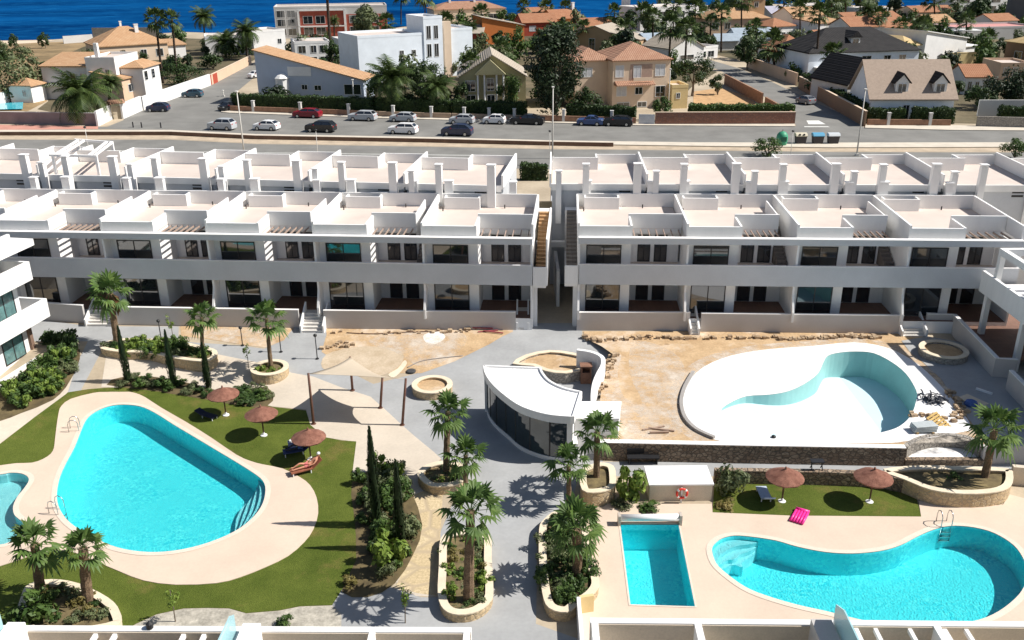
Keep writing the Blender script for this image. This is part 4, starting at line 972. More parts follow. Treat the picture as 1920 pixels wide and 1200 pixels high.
def fan_crown(seed, n=24, L=.66, B=.70):
    """fan palm crown, radius about 1.2 m: pleated fan blades, whole near the stalk and split towards the tips"""
    rn = random.Random(seed); m = MB()
    for i in range(n):
        az = i * 2.39996 + rn.uniform(-.3, .3); q = (i + .5) / n
        el = R(80) * (1 - q) ** .9 - R(46) * q ** 1.5 + rn.uniform(-.16, .16)
        d = Vector((math.cos(az) * math.cos(el), math.sin(az) * math.cos(el), math.sin(el)))
        side = Vector((-math.sin(az), math.cos(az), 0)); nrm = d.cross(side) * -1; tw = rn.uniform(-.5, .5)
        side, nrm = side * math.cos(tw) + nrm * math.sin(tw), nrm * math.cos(tw) - side * math.sin(tw)
        l = L * rn.uniform(.7, 1.15); base = d * .06; tip = base + d * l + Vector((0, 0, -.06 * l))
        m.add([base - side * .02, base + side * .02, tip + side * .014, tip - side * .014], [(0, 1, 2, 3)])
        b = B * rn.uniform(.75, 1.12); k = 11; droop = rn.uniform(.1, .45) + q * .35; fold = rn.uniform(.0, .5)
        dirs = []
        for s in range(k):
            a = R(-112 + 224 * s / (k - 1)); dirs.append(d * math.cos(a) + side * math.sin(a) + nrm * fold * abs(math.sin(a)) * .6)
        for s in range(k):
            dr = dirs[s]; ln = b * (1 - .30 * abs(s - (k - 1) / 2) / ((k - 1) / 2)) * rn.uniform(.9, 1.08)
            e0 = (dirs[max(s - 1, 0)] + dr) / 2; e1 = (dirs[min(s + 1, k - 1)] + dr) / 2
            lo = tip + e0 * ln * .58; hi = tip + e1 * ln * .58; md = tip + dr * ln * .60 + nrm * .03; p2 = tip + dr * ln - Vector((0, 0, droop * ln * .6))
            z = len(m.v); m.v += [tip.copy(), lo, p2, hi, md]
            m.f += [(z, z + 1, z + 4), (z, z + 4, z + 3), (z + 1, z + 2, z + 4), (z + 4, z + 2, z + 3)]
    return m.mesh('fan_crown', fix=False)
def feather_crown(seed, n=42, L=1.35):
    rn = random.Random(seed); m = MB()
    for i in range(n):
        az = i * 2.39996 + rn.uniform(-.2, .2); q = (i + .5) / n; el = R(80) * (1 - q) - R(12) * q + rn.uniform(-.1, .1)
        h = Vector((math.cos(az), math.sin(az), 0)); side = Vector((-math.sin(az), math.cos(az), 0)); l = L * rn.uniform(.8, 1.1)
        pts = []; p = Vector((0, 0, 0)); e = el
        for s in range(9):
            pts.append(p.copy()); p = p + (h * math.cos(e) + Vector((0, 0, math.sin(e)))) * l / 8; e -= (.11 + .06 * rn.random()) * (1 + q)
        for s in range(1, 9):
            for sg in (-1, 1):
                for t in (0, .5):
                    a = pts[s - 1].lerp(pts[s], t); dr = (pts[s] - pts[s - 1]).normalized()
                    ll = .38 * l * math.sin(math.pi * (.12 + .8 * (s + t) / 9.)) ; o = (side * sg * .75 + dr * .6 + Vector((0, 0, -.35))).normalized()
                    w = dr * .028 * l
                    m.add([a - w, a + w, a + o * ll], [(0, 1, 2)])
        for s in range(8): m.add([pts[s] - side * .012, pts[s] + side * .012, pts[s + 1] + side * .008, pts[s + 1] - side * .008], [(0, 1, 2, 3)])
    return m.mesh('feather_crown', fix=False)
def skirt_mesh(seed, n=46):
    rn = random.Random(seed); m = MB()
    for i in range(n):
        az = rn.uniform(0, 6.28); z0 = -rn.uniform(.0, .55); d = Vector((math.cos(az), math.sin(az), 0)); s = Vector((-d.y, d.x, 0)); l = rn.uniform(.35, .7)
        a = d * .12 + Vector((0, 0, z0)); b = d * rn.uniform(.28, .42) + Vector((0, 0, z0 - l * .5)); c = d * rn.uniform(.2, .4) + Vector((0, 0, z0 - l))
        m.add([a - s * .03, a + s * .03, b + s * .1, c, b - s * .1], [(0, 1, 2, 3, 4)])
    return m.mesh('skirt', fix=False)
CR = [fan_crown(s) for s in (1, 2, 3, 4)]; CF = [feather_crown(s) for s in (5, 6)]; SK = skirt_mesh(3)
PBOOT = []
def trunk_mesh(top, r0, r1, n=9, rings=True):
    """tapered, ringed trunk from the origin to the vector top"""
    m = MB(); pts = []; rs = []; K = max(6, int(top.length / .25)) if rings else 6
    bow = Vector((-top.y, top.x, 0)) * .0 + Vector((top.x, top.y, 0)) * -.12
    for i in range(K + 1):
        t = i / K; pts.append(Vector((0, 0, -.2)).lerp(top, t) + bow * math.sin(math.pi * t) * .6)
        r = r0 + (r1 - r0) * t ** .7
        if i == 0: r *= 1.3
        rs.append(r * (1.10 if (rings and i % 2) else 1))
    m.tube(pts, rs, n); return m.mesh('trunk', smooth=False)
rnP = random.Random(77)
def palm(label, base, crown, w, y_off=0., kind='fan', group=None, skirt=False, r0=.17, r1=.11, mt=None, name='palm_tree', cm=None, z=None, dead=None):
    b = gp(*base) if z is None else at(*base, z)
    tp = zat(crown[0], crown[1], b.y + y_off)
    s = (tp - CAM).dot(FW) / FP                 # metres per pixel at the crown
    rad = w * s / 2 * .94
    t = thing(name, label, 'palm', b, 0, group)
    d = tp - b; d.z -= .12 * rad
    tr = link('trunk', trunk_mesh(d, r0, r1), mt or BARK, t)
    me = (CR if kind == 'fan' else CF)[rnP.randrange(4 if kind == 'fan' else 2)]
    if cm: me = me.copy(); me.materials.clear()
    c = link('crown', me, cm or FOL, t, d, rnP.uniform(0, 6.28), rad / (1.14 if kind == 'fan' else 1.22))
    if skirt: link('dead_frond_skirt', SK.copy() if not SK.materials else SK, SKIRT, t, d, rnP.uniform(0, 6), rad / 1.0 * .9)
    return t
GP = 'palms of the pool gardens'
palm('tall garden palm with a brown frond skirt by the left flight of steps', (222, 652), (205, 545), 90, group=GP, skirt=True, r0=.26, r1=.2)
palm('slim palm growing in the curved planter behind the cypresses', (380, 676), (378, 592), 66, group=GP, r0=.15)
palm('slim palm in the round stone planter left of the shade sail', (509, 697), (499, 593), 82, group=GP, r0=.17)
palm('palm against the bar shadow, left and taller of the pair in the front planter', (836, 895), (840, 768), 88, group=GP, r0=.2, r1=.15)
palm('palm against the bar shadow, right and lower of the pair in the front planter', (872, 914), (873, 850), 84, group=GP, r0=.18)
palm('tall thick trunked palm standing in the long planter left of the promenade', (878, 1135), (882, 952), 125, group=GP, r0=.26, r1=.18)
palm('palm by the grey promenade between the bar and the leafy planter', (1067, 950), (1066, 868), 88, group=GP, r0=.15)
palm('palm in the round fronted planter at the corner of the bar annexe', (1118, 915), (1120, 806), 92, group=GP, r0=.19, r1=.15)
palm('broad greyish palm in the leafy planter right of the promenade', (1083, 1090), (1081, 985), 120, group=GP, r0=.24, r1=.2)
palm('left palm of the pair in the lower left lawn corner', (78, 1122), (64, 1016), 112, group=GP, r0=.24, r1=.18)
palm('right palm of the pair in the lower left lawn corner', (166, 1135), (155, 1024), 92, group=GP, r0=.26, r1=.19)
palm('leaning palm in the curved honey stone planter at the right', (1842, 915), (1866, 800), 110, group=GP, r0=.22, r1=.17)

def leafcloud(seed, n, rx, ry, rz, ls, clumps=14, cr=.42, flat=0., zc=0., fill=.25):
    """leaf clumps spread irregularly through an ellipsoid, denser towards its skin"""
    rn = random.Random(seed); m = MB(); C_ = []
    for i in range(clumps):
        while True:
            v = Vector((rn.uniform(-1, 1), rn.uniform(-1, 1), rn.uniform(-1, 1)))
            if .25 < v.length < .8: break
        C_.append((v, cr * rn.uniform(.6, 1.25)))
    for i in range(n):
        c, r = C_[rn.randrange(clumps)]
        d = Vector((rn.gauss(0, 1), rn.gauss(0, 1), rn.gauss(0, 1))).normalized()
        p = c + d * r * (rn.random() ** fill); p = Vector((p.x * rx, p.y * ry, p.z * rz + zc))
        nrm = (d + Vector((rn.uniform(-.6, .6), rn.uniform(-.6, .6), rn.uniform(-.3, .8)))).normalized(); u = nrm.orthogonal().normalized(); w = nrm.cross(u)
        a = rn.uniform(0, 6.28); u, w = u * math.cos(a) + w * math.sin(a), w * math.cos(a) - u * math.sin(a); l = ls * rn.uniform(.6, 1.3)
        m.add([p - u * l, p + w * l * .5, p + u * l, p - w * l * .5], [(0, 1, 2, 3)])
    return m.mesh('crown', fix=False)
CYP = []
def cypress_mesh(seed, n=1500):
    rn = random.Random(seed); m = MB()
    for i in range(n):
        t = rn.random() ** .9; a = rn.uniform(0, 6.28); r = .135 * (math.sin(math.pi * min(1, .18 + t * .82)) ** .6) * (1 - t * .5) * (1 + .22 * math.sin(5 * a + 9 * t)) * rn.uniform(.75, 1.08)
        p = Vector((r * math.cos(a), r * math.sin(a), t)); d = Vector((math.cos(a) * .35, math.sin(a) * .35, 1)).normalized(); s = Vector((-math.sin(a), math.cos(a), 0))
        l = rn.uniform(.03, .06); w = .02
        m.add([p - s * w, p + s * w, p + d * l + s * w * .3, p + d * l - s * w * .3], [(0, 1, 2, 3)])
    return m.mesh('foliage', fix=False)
CYM = [cypress_mesh(s) for s in (1, 2)]
def cypress(label, base, top, wid):
    b = gp(*base); tp = zat(top[0], top[1], b.y); h = tp.z - b.z
    t = thing('cypress_tree', label, 'cypress', b, rnP.uniform(0, 6), 'narrow cypresses of the garden')
    link('trunk', trunk_mesh(Vector((0, 0, h * .5)), .06, .04, 6, False), BARKD, t)
    link('foliage', CYM[rnP.randrange(2)], FOL_D, t, sc=(wid / .31, wid / .31, h)); return t
cypress('narrow dark cypress by the grey path, leftmost of the three behind the left pool', (240, 716), (234, 614), .62)
cypress('narrow dark cypress in the middle of the three behind the left pool', (326, 724), (316, 622), .62)
cypress('narrow dark cypress nearest the first thatched parasol', (391, 727), (382, 645), .6)
cypress('tall thin cypress pointing over the cream paving, taller of the garden pair', (706, 985), (703, 806), .72)
cypress('dark cypress standing right of the tall thin one in the planting bed', (752, 1030), (736, 868), .66)
# ---------------- shrubs: prototypes in a few habits
SHB = {'mid': (leafcloud(11, 750, .5, .5, .42, .075, 12, .45, zc=.36), FOL_M), 'dark': (leafcloud(12, 700, .5, .5, .45, .07, 11, .45, zc=.38), FOL_SD), 'light': (leafcloud(13, 600, .5, .5, .48, .085, 10, .42, zc=.40), FOL_L),
       'olive': (leafcloud(14, 800, .5, .5, .42, .06, 14, .42, zc=.36), FOL_O), 'dry': (leafcloud(15, 420, .5, .5, .35, .07, 9, .4, zc=.28), FOL_Y)}
SH0 = {}
def shrub(kind, px, py, wpx, label, group=None, hs=1., p=None, name='shrub', cat='shrub'):
    p = p or gp(px, py); s = (p - CAM).dot(FW) / FP * wpx; me, fm = SHB[kind]
    t = thing(name, label, cat, p, rnP.uniform(0, 6.28), group)
    link('foliage', me, fm, t, sc=(s, s, s * hs))
    return t
def bed(kinds, poly, n, wpx, seed, labels, group, hs=1., dmin=.55):
    rn = random.Random(seed); G = gpoly(poly); got = []; tries = 0
    x0, x1 = min(p.x for p in G), max(p.x for p in G); y0, y1 = min(p.y for p in G), max(p.y for p in G)
    while len(got) < n and tries < 4000:
        tries += 1; q = Vector((rn.uniform(x0, x1), rn.uniform(y0, y1)))
        if not inside(q, G) or any((q - o).length < dmin * .8 for o in got): continue
        got.append(q); k = kinds[rn.randrange(len(kinds))]
        shrub(k, 0, 0, wpx * rn.uniform(.7, 1.25), labels[k], group, hs * rn.uniform(.8, 1.2), p=Vector((q.x, q.y, gz(q.y) + .02)))
def lab_for(where): return {'mid': f'low green shrub {where}', 'dark': f'dark green shrub {where}', 'light': f'bright green shrub {where}', 'olive': f'olive grey shrub {where}', 'dry': f'dry yellowish shrub {where}'}
def bed_z(*a, **k): bed(*a, **k)
bed(['mid','light','olive','dry'], [(834,1030),(870,1018),(912,1025),(915,1130),(885,1155),(845,1150),(832,1110)], 40, 30, 1, lab_for('in the long planter left of the promenade'), 'shrubs of the long planter left of the promenade', dmin=.4)
bed(['dark','mid','dark','olive'], [(1020,1010),(1045,985),(1090,1000),(1100,1060),(1108,1105),(1080,1145),(1035,1145),(1022,1110)], 44, 40, 2, lab_for('in the planter right of the promenade'), 'shrubs of the planter right of the promenade', 1.15, .42)
bed(['mid','olive','light'], [(795,905),(830,890),(862,898),(860,912),(830,920)], 7, 26, 3, lab_for('in the front planter with two palms'), 'shrubs of the front planter with two palms', .9, .5)
bed(['mid','dry','light'], [(478,700),(505,690),(535,698),(525,710),(490,712)], 6, 22, 4, lab_for('around the palm in the round planter'), 'shrubs of the round palm planter', .9, .45)
bed(['mid','olive','light','dark'], [(205,655),(260,646),(330,655),(395,672),(390,685),(330,680),(220,665)], 34, 28, 5, lab_for('in the curved planter behind the cypresses'), 'shrubs of the curved planter', 1., .5)
bed(['olive','mid','dark'], [(208,722),(240,708),(330,716),(420,740),(500,730),(510,750),(470,760),(400,748),(300,732)], 26, 30, 6, lab_for('in the border between lawn and cream path'), 'shrubs of the border along the lawn', .75, .6)
bed(['mid','light','olive','dark'], [(2,748),(60,705),(110,668),(145,662),(135,700),(95,742),(30,770)], 40, 34, 7, lab_for('in the sloping bed below the balconied flats'), 'shrubs of the bed below the flats', 1.1, .5)
bed(['mid','olive','olive','light'], [(664,900),(710,885),(745,890),(765,925),(740,960),(690,960)], 17, 42, 8, lab_for('in the planting bed behind the garden cypresses'), 'shrubs of the planting bed by the lawn', 1.2, .55)
bed(['dark','mid','olive','mid'], [(680,980),(740,975),(785,990),(770,1040),(735,1085),(695,1080)], 14, 40, 9, lab_for('in front of the garden cypresses'), 'shrubs before the garden cypresses', 1.1, .55)
shrub('light', 728, 1062, 78, 'large bright yellow green shrub in front of the dark cypress', hs=1.3)
shrub('olive', 765, 1010, 62, 'rounded olive grey shrub right of the dark cypress', hs=1.2)
shrub('dry', 655, 1100, 40, 'sparse reddish dry shrub at the corner of the lawn', hs=.8)
shrub('light', 1182, 940, 66, 'bright green shrub between the round planter and the pump house', hs=1.5)
shrub('olive', 1170, 950, 44, 'low grey green plant at the foot of the bright shrub', hs=.6)
shrub('mid', 1215, 955, 44, 'low spreading plant before the corner of the pump house', hs=.45)
shrub('olive', 1372, 925, 68, 'rounded grey green bush at the left end of the small lawn', hs=1.35)
shrub('dry', 1362, 950, 52, 'low yellow green plants below the grey green bush', hs=.4)
shrub('mid', 1782, 915, 40, 'small leafy bush behind the curved honey stone planter rim', hs=1.2)
bed(['mid','dark','dry'], [(1760,920),(1870,915),(1875,930),(1780,938)], 8, 26, 12, lab_for('in the curved planter with the leaning palm'), 'shrubs of the curved palm planter', .8, .5)
bed(['mid','dark','dry','olive'], [(60,1130),(100,1112),(150,1120),(205,1145),(200,1175),(90,1180)], 13, 38, 13, lab_for('around the two palms in the lower left planter'), 'shrubs of the lower left planter', .9, .6)
shrub('mid', 60, 1172, 96, 'broad dark green bush at the very lower left below the palms', hs=1.0)
shrub('mid', 532, 1172, 36, 'small green tuft in the grey gravel at the bottom', hs=.8)
bed(['mid','dark'], [(1100,905),(1140,905),(1140,925),(1105,928)], 5, 30, 14, lab_for('in the round fronted planter'), 'shrubs of the round fronted planter', .8, .4)
for px, py, h, lab in ((325, 640, 1.9, 'thin young tree behind the curved planter at the left'), (466, 690, 1.5, 'thin young tree between the curved and the round planter'), (329, 1166, 1.7, 'thin young tree with sparse leaves at the gravel edge'), (760, 1168, 1.7, 'thin young tree in the grey paving by the long planter')):
    p = gp(px, py); t = thing('young_tree', lab, 'tree', p)
    MB().tube([(0, 0, 0), (.03, 0, h * .5), (0, .02, h)], [.03, .025, .015], 6).build('trunk', BARKG, t)
    link('crown', leafcloud(px, 150, .36, .36, .62, .07, 8, .4, zc=h * .82), FOL_L, t)
def hedge(label, a, b, h, th=1.2, m=FOL_H, n=None, name='hedge', h0=0.):
    A, B = gp(*a), gp(*b); L = (B - A).length; rz = math.atan2(B.y - A.y, B.x - A.x); rn = random.Random(int(a[0] * 7 + a[1])); mm = MB()
    mm.box(.12, .12, 0, L - .12, th - .12, h - .12)
    n = n or int(min(4200, 120 * L * (h + th) / 2 + 200))
    for i in range(n):
        f = rn.random()
        if f < .45: p = Vector((rn.uniform(0, L), rn.uniform(-.08, .15), rn.uniform(0, h)))
        elif f < .85: p = Vector((rn.uniform(0, L), rn.uniform(0, th), h + rn.uniform(-.2, .1)))
        else: p = Vector((rn.choice((0, L)) + rn.uniform(-.1, .1), rn.uniform(0, th), rn.uniform(0, h)))
        p.z += .12 * math.sin(p.x * 1.7) + .08 * math.sin(p.x * 4.1)
        nr = Vector((rn.uniform(-1, 1), rn.uniform(-1, .3), rn.uniform(-.3, 1))).normalized(); u = nr.orthogonal().normalized(); w = nr.cross(u); l = rn.uniform(.08, .2)
        mm.add([p - u * l, p + w * l * .6, p + u * l, p - w * l * .6], [(0, 1, 2, 3)])
    o = mm.build(name, m, None, fix=False, loc=(A.x, A.y, h0), rz=rz); return tag(o, label, 'hedge')
def tree(label, base, w, top, m=FOL_M, seed=1, n=2600, trunk=.35, ls=.22, clumps=22, name='tree', cr=.38, depth=None, tm=None):
    """broad tree: base pixel, crown width in pixels, pixel row of its top, share of the height that is bare trunk"""
    b = gp(*base); s = (b - CAM).dot(FW) / FP; h = zat(base[0], top, b.y).z - b.z; r = w * s / 2; cz = h * (1 - (1 - trunk) / 2)
    t = thing(name, label, 'tree', b); rz_ = h * (1 - trunk) / 2
    tm_ = MB(); tm_.tube([(0, 0, -.2), (.05, 0, h * trunk * .6), (0, 0, cz)], [.05 * h * .6 + .08, .04 * h * .5 + .06, .05], 8)
    for k in range(5):
        a = k * 1.26; tm_.tube([(0, 0, h * trunk * .9), (math.cos(a) * r * .55, math.sin(a) * r * .55, cz + rz_ * .2)], [.08, .03], 5)
    tm_.build('trunk', tm or BARKG, t)
    link('crown', leafcloud(seed, n, r, depth or r, rz_ * 1.05, ls, clumps, cr, zc=cz), m, t); return t
# ================================================================= houses behind the street
HOUSES = []
RT_O = roof_tile('orange_roof_tile', (.46, .265, .14), (.56, .37, .22), (.36, .21, .12))
RT_T = roof_tile('terracotta_roof_tile', (.36, .16, .085), (.44, .23, .13), (.27, .125, .075))
RT_B = roof_tile('pinkish_brown_roof_tile', (.36, .19, .12), (.46, .28, .19), (.26, .14, .10))
RT_Y = roof_tile('yellowish_roof_tile', (.58, .42, .20), (.66, .50, .28), (.46, .33, .17))
RT_D = roof_tile('dark_slate_roof', (.026, .025, .026), (.045, .042, .042), (.018, .018, .018))
RT_G = roof_tile('beige_grey_roof_tile', (.42, .36, .29), (.50, .44, .36), (.32, .27, .22))
RT_M = mat('mansard_shingle', (.36, .28, .22), .9, .1, 2.5, big=.12, fine=6)
RT_BL = mat('blue_grey_roof', (.30, .36, .42), .7, .12, 1)
PINKR = mat('pink_flat_roof', (.55, .26, .24), .8, .12, .8)
def wallm(n, c): return mat(n, c, .85, .06, .5, big=.05)
HW = wallm('house_white', (.78, .77, .75)); HP = wallm('house_pink_beige', (.70, .55, .41)); HPE = wallm('house_peach', (.66, .47, .33)); HOC = wallm('house_ochre', (.52, .35, .20)); HOR = wallm('house_orange', (.58, .19, .05))
HRED = wallm('house_red', (.40, .07, .04)); HYG = wallm('house_yellow_green', (.36, .33, .19)); HBL = wallm('house_blue_white', (.78, .84, .90)); HGB = wallm('house_blue_grey', (.46, .52, .62)); HYE = wallm('house_yellow', (.70, .55, .28)); HBR = wallm('house_brown', (.30, .19, .12)); HGR = wallm('house_dark_grey', (.12, .12, .13)); HLG = wallm('house_light_grey', (.58, .57, .55))
BRICK = mat('red_brick_panel', (.36, .09, .06), .9, .2, 1.2, big=.2, fine=9)
SHUT = mat('pale_shutter', (.55, .57, .60), .6, .08, 2)
WINW = mat('white_window_frame', (.7, .7, .68), .6, .05, 2)
def win(par, x0, x1, z0, z1, y=0., fm=None, pane=None, side=None, door=False):
    """window proud of a wall: on the front (y) or, with side=(x, y0, y1), on the right-hand wall"""
    m = MB(); g = MB(); w = .10
    if side is None:
        m.box(x0 - w, y - .06, z0 - w, x1 + w, y, z0).box(x0 - w, y - .06, z1, x1 + w, y, z1 + w).box(x0 - w, y - .06, z0, x0, y, z1).box(x1, y - .06, z0, x1 + w, y, z1).box((x0 + x1) / 2 - .03, y - .05, z0, (x0 + x1) / 2 + .03, y, z1)
        g.box(x0, y - .03, z0, x1, y + .02, z1)
    else:
        X = side; m.box(X, x0 - w, z0 - w, X + .06, x1 + w, z0).box(X, x0 - w, z1, X + .06, x1 + w, z1 + w).box(X, x0 - w, z0, X + .06, x0, z1).box(X, x1, z0, X + .06, x1 + w, z1)
        g.box(X - .02, x0, z0, X + .03, x1, z1)
    f = m.build('door' if door else 'window', fm or WINW, par); g.build('pane', pane or GLASS, f); return f
def roof_on(par, L, D, h, kind, rise, rm, ov=.35, x0=0., y0=0., flatm=None, wm=None, name='roof'):
    m = MB(); a, b, c, d = x0 - ov, x0 + L + ov, y0 - ov, y0 + D + ov; t = .18
    if kind == 'flat':
        r = MB().box(x0 + .2, y0 + .2, h - .05, x0 + L - .2, y0 + D - .2, h + .02).build(name, flatm or PAVE, par)
        p = MB(); p.box(x0 - .03, y0 - .03, h - .1, x0 + L + .03, y0 + .2, h + .45).box(x0 - .03, y0 + D - .2, h - .1, x0 + L + .03, y0 + D + .03, h + .45).box(x0 - .03, y0 + .2, h - .1, x0 + .2, y0 + D - .2, h + .45).box(x0 + L - .2, y0 + .2, h - .1, x0 + L + .03, y0 + D - .2, h + .45)
        p.build('parapet', wm or rm, r); return r
    if kind == 'hip':
        k = min((b - a), (d - c)) / 2 * .98
        if (b - a) >= (d - c): r1, r2 = (a + k, (c + d) / 2), (b - k, (c + d) / 2)
        else: r1, r2 = ((a + b) / 2, c + k), ((a + b) / 2, d - k)
        vs = [(a, c, h), (b, c, h), (b, d, h), (a, d, h), (a, c, h + t), (b, c, h + t), (b, d, h + t), (a, d, h + t), (*r1, h + rise), (*r2, h + rise)]
        fs = [(3, 2, 1, 0), (0, 1, 5, 4), (1, 2, 6, 5), (2, 3, 7, 6), (3, 0, 4, 7)]
        fs += [(4, 5, 9, 8), (5, 6, 9), (6, 7, 8, 9), (7, 4, 8)] if (b - a) >= (d - c) else [(4, 5, 8), (5, 6, 9, 8), (6, 7, 9), (7, 4, 8, 9)]
        m.add(vs, fs)
    elif kind == 'gx':                        # ridge along the front
        y = (c + d) / 2; m.yprism([(c, h - .1), (c, h + t - .1), (y, h + rise + t), (d, h + t - .1), (d, h - .1), (y, h + rise)], a, b)
    elif kind == 'gy':                        # gable towards the street
        x = (a + b) / 2; m.xprism([(a, h - .1), (a, h + t - .1), (x, h + rise + t), (b, h + t - .1), (b, h - .1), (x, h + rise)], c, d)
    elif kind == 'sx':                        # single slope, high on the left
        m.xprism([(a, h + rise), (a, h + rise + t), (b, h + t), (b, h)], c, d)
    elif kind == 'sf':                        # single slope, low at the front
        m.yprism([(c, h - .05), (c, h + t), (d, h + rise + t), (d, h + rise)], a, b)
    return m.build(name, rm, par)
def vol(par, L, D, h, kind, rise, wm, x0=0., y0=0., base=-.4, name='wall'):
    m = MB()
    if kind == 'gy': m.xprism([(x0, base), (x0, h), (x0 + L / 2, h + rise - .05), (x0 + L, h), (x0 + L, base)], y0, y0 + D)
    elif kind == 'gx': m.yprism([(y0, base), (y0, h), (y0 + D / 2, h + rise - .05), (y0 + D, h), (y0 + D, base)], x0, x0 + L)
    elif kind == 'sx': m.xprism([(x0, base), (x0, h + rise - .05), (x0 + L, h), (x0 + L, base)], y0, y0 + D)
    elif kind == 'sf': m.yprism([(y0, base), (y0, h), (y0 + D, h + rise - .05), (y0 + D, base)], x0, x0 + L)
    else: m.box(x0, y0, base, x0 + L, y0 + D, h)
    return m.build(name, wm, par)
def house(label, pl, pr, D, h, kind, rise, wm, rm, wins=(), swins=(), chim=(), flatm=None, name='house', cat='house', fm=None, pane=None):
    """base-left and base-right pixels of the front, depth and eave height in metres; windows as fractions of the front / side"""
    A, B = gp(*pl), gp(*pr); L = (B - A).length
    t = thing(name, label, cat, A, math.atan2(B.y - A.y, B.x - A.x))
    HOUSES.append((A.to_2d(), B.to_2d(), D, label))
    vol(t, L, D, h, kind, rise, wm); r = roof_on(t, L, D, h, kind, rise, rm, flatm=flatm, wm=wm)
    for w in wins: win(t, w[0] * L, w[1] * L, w[2], w[3], -.0, fm, pane if len(w) < 5 else w[4])
    for w in swins: win(t, w[0] * D, w[1] * D, w[2], w[3], 0, fm, pane, side=L)
    for x, y, z, s in chim:
        c = MB().box(x * L, y * D, h * .7, x * L + s, y * D + s, z); c.box(x * L - .08, y * D - .08, z, x * L + s + .08, y * D + s + .08, z + .15); c.build('chimney', HW, r)
    return t, L, D
# ---- left side
t, L, D = house('white villa with an orange lean-to roof behind the bushy palm at the far left', (88, 186), (178, 186), 9, 6.0, 'sf', 1.6, HLG, RT_O, [(.58, .68, 3.3, 4.8), (.78, .92, 2.9, 4.8)], flatm=PAVE)
vol(t, 5.6, 10, 7.4, 'flat', 0, HW, L + .01, -1.2); roof_on(t, 5.6, 10, 7.4, 'flat', 0, HW, x0=L + .01, y0=-1.2, wm=HW, name='roof')
vol(t, 4.2, 7.5, 5.6, 'flat', 0, HW, L + 5.7, .5); roof_on(t, 4.2, 7.5, 5.6, 'hip', 1.3, RT_O, x0=L + 5.7, y0=.5)
MB().box(L + 1.2, .5, 7.4, L + 1.9, 1.2, 10.2).build('chimney', HW, t); MB().box(.5, -1.3, 2.7, L - .1, 0, 2.95).build('balcony', HW, t)
for y in (1, 4.2): win(t, y, y + 1.3, 3.4, 5.0, side=L + 9.92)
win(t, L + 1.6, L + 2.5, 4.4, 5.2, -1.2); win(t, L + 3.6, L + 4.3, 4.0, 5.6, -1.2)
house('small peach annexe with an orange tiled roof beside the white villa at the left', (234, 190), (264, 182), 6, 4.0, 'sf', 1.2, HPE, RT_O, [(.35, .7, 1.5, 2.8)])
t, L, D = house('tiny white pool house with an orange pyramid roof at the left edge', (22, 192), (63, 193), 4, 3.0, 'hip', 1.3, HW, RT_O, [(.6, .75, 1.2, 2.2)])
t, L, D = house('villa with a broad orange hip roof near the beach', (188, 120), (318, 111), 15, 4.0, 'hip', 4.2, HP, RT_O, [(.6, .68, 1.2, 2.8), (.82, .92, 1.0, 2.8)], [(.1, .25, 1.2, 2.8), (.45, .6, 1.2, 2.8)], [(.62, .3, 8.6, .9), (.45, .5, 9.3, .5)])
vol(t, 5, 9, 3.2, 'flat', 0, HW, L + .01, 2); roof_on(t, 5, 9, 3.2, 'sf', .8, RT_O, x0=L + .01, y0=2)
house('low white flat roofed house behind the feather palms', (388, 105), (487, 101), 10, 4.6, 'flat', 0, HW, HW, [(.2, .35, 1, 2.6), (.6, .75, 1, 2.6)])
house('white cube house left of the brick building by the sea', (478, 104), (538, 99), 10, 5.8, 'flat', 0, HW, HW, [(.75, .86, 2.6, 3.8)], [(.3, .5, 2, 3.6)])
t, L, D = house('large red brick and white building by the sea with white framed windows', (519, 73), (728, 68), 14, 9.2, 'flat', 0, HLG, HW, (), flatm=PAVE)
m = MB()
m.box(.22 * L, -.12, .4, .62 * L, 0, 8.2); m.build('brick_panel', BRICK, t); MB().box(.62 * L, -.08, .4, L, 0, 7.0).build('brick_panel', BRICK, t)
for a, b in ((.02, .09), (.11, .18)):
    for z in (1., 3.8, 6.4): win(t, a * L, b * L, z, z + 2.0, 0)
for a, b in ((.25, .33), (.36, .44), (.66, .76), (.82, .92)):
    for z in (1., 4.4): win(t, a * L, b * L, z, z + 2.2, -.12)
m = MB()
for z in (3.4, 8.2): m.box(.2 * L, -.5, z, .62 * L, -.12, z + .35)
m.box(.2 * L, -.5, .3, .215 * L, -.12, 8.5); m.box(.61 * L, -.5, .3, .63 * L, -.12, 8.5); m.build('white_frame', HW, t)
t, L, D = house('pale blue grey house with one steep tiled slope facing the parked cars', (487, 194), (684, 196), 7, 4.2, 'sx', 5.2, HGB, RT_O, [(.42, .47, 2.6, 3.4), (.54, .6, 2.5, 3.3)], [(.2, .5, .8, 2.6)])
win(t, .82 * L, .97 * L, 1.8, 3.5, 0)
MB().prism(circle((.24 * L, 0), 1.25, 8, R(22.5)), 1.8, 4.6).build('bay_window', HW, t); MB().prism(circle((.24 * L, 0), 1.0, 8, R(22.5)), .0, 1.8).build('bay_base', HW, t)
MB().lathe([(1.45, 4.6), (.9, 5.1), (.1, 5.5)], 8, (.24 * L, 0)).build('bay_roof', HW, t)
MB().box(.30 * L, -.15, 5.0, .52 * L, 0.0, 6.6).build('sunlit_patch_panel', HW, t)  # white panel painting the sunlit patch of the roof terrace cut
t, L, D = house('white house with open arches behind the steep blue grey house', (556, 126), (622, 123), 9, 5.4, 'flat', 0, HW, HW, [(.1, .3, .6, 2.2), (.42, .6, .6, 2.2), (.7, .92, .6, 2.2), (.1, .3, 3.2, 4.8), (.45, .6, 3.2, 4.8), (.7, .92, 3.2, 4.8)])
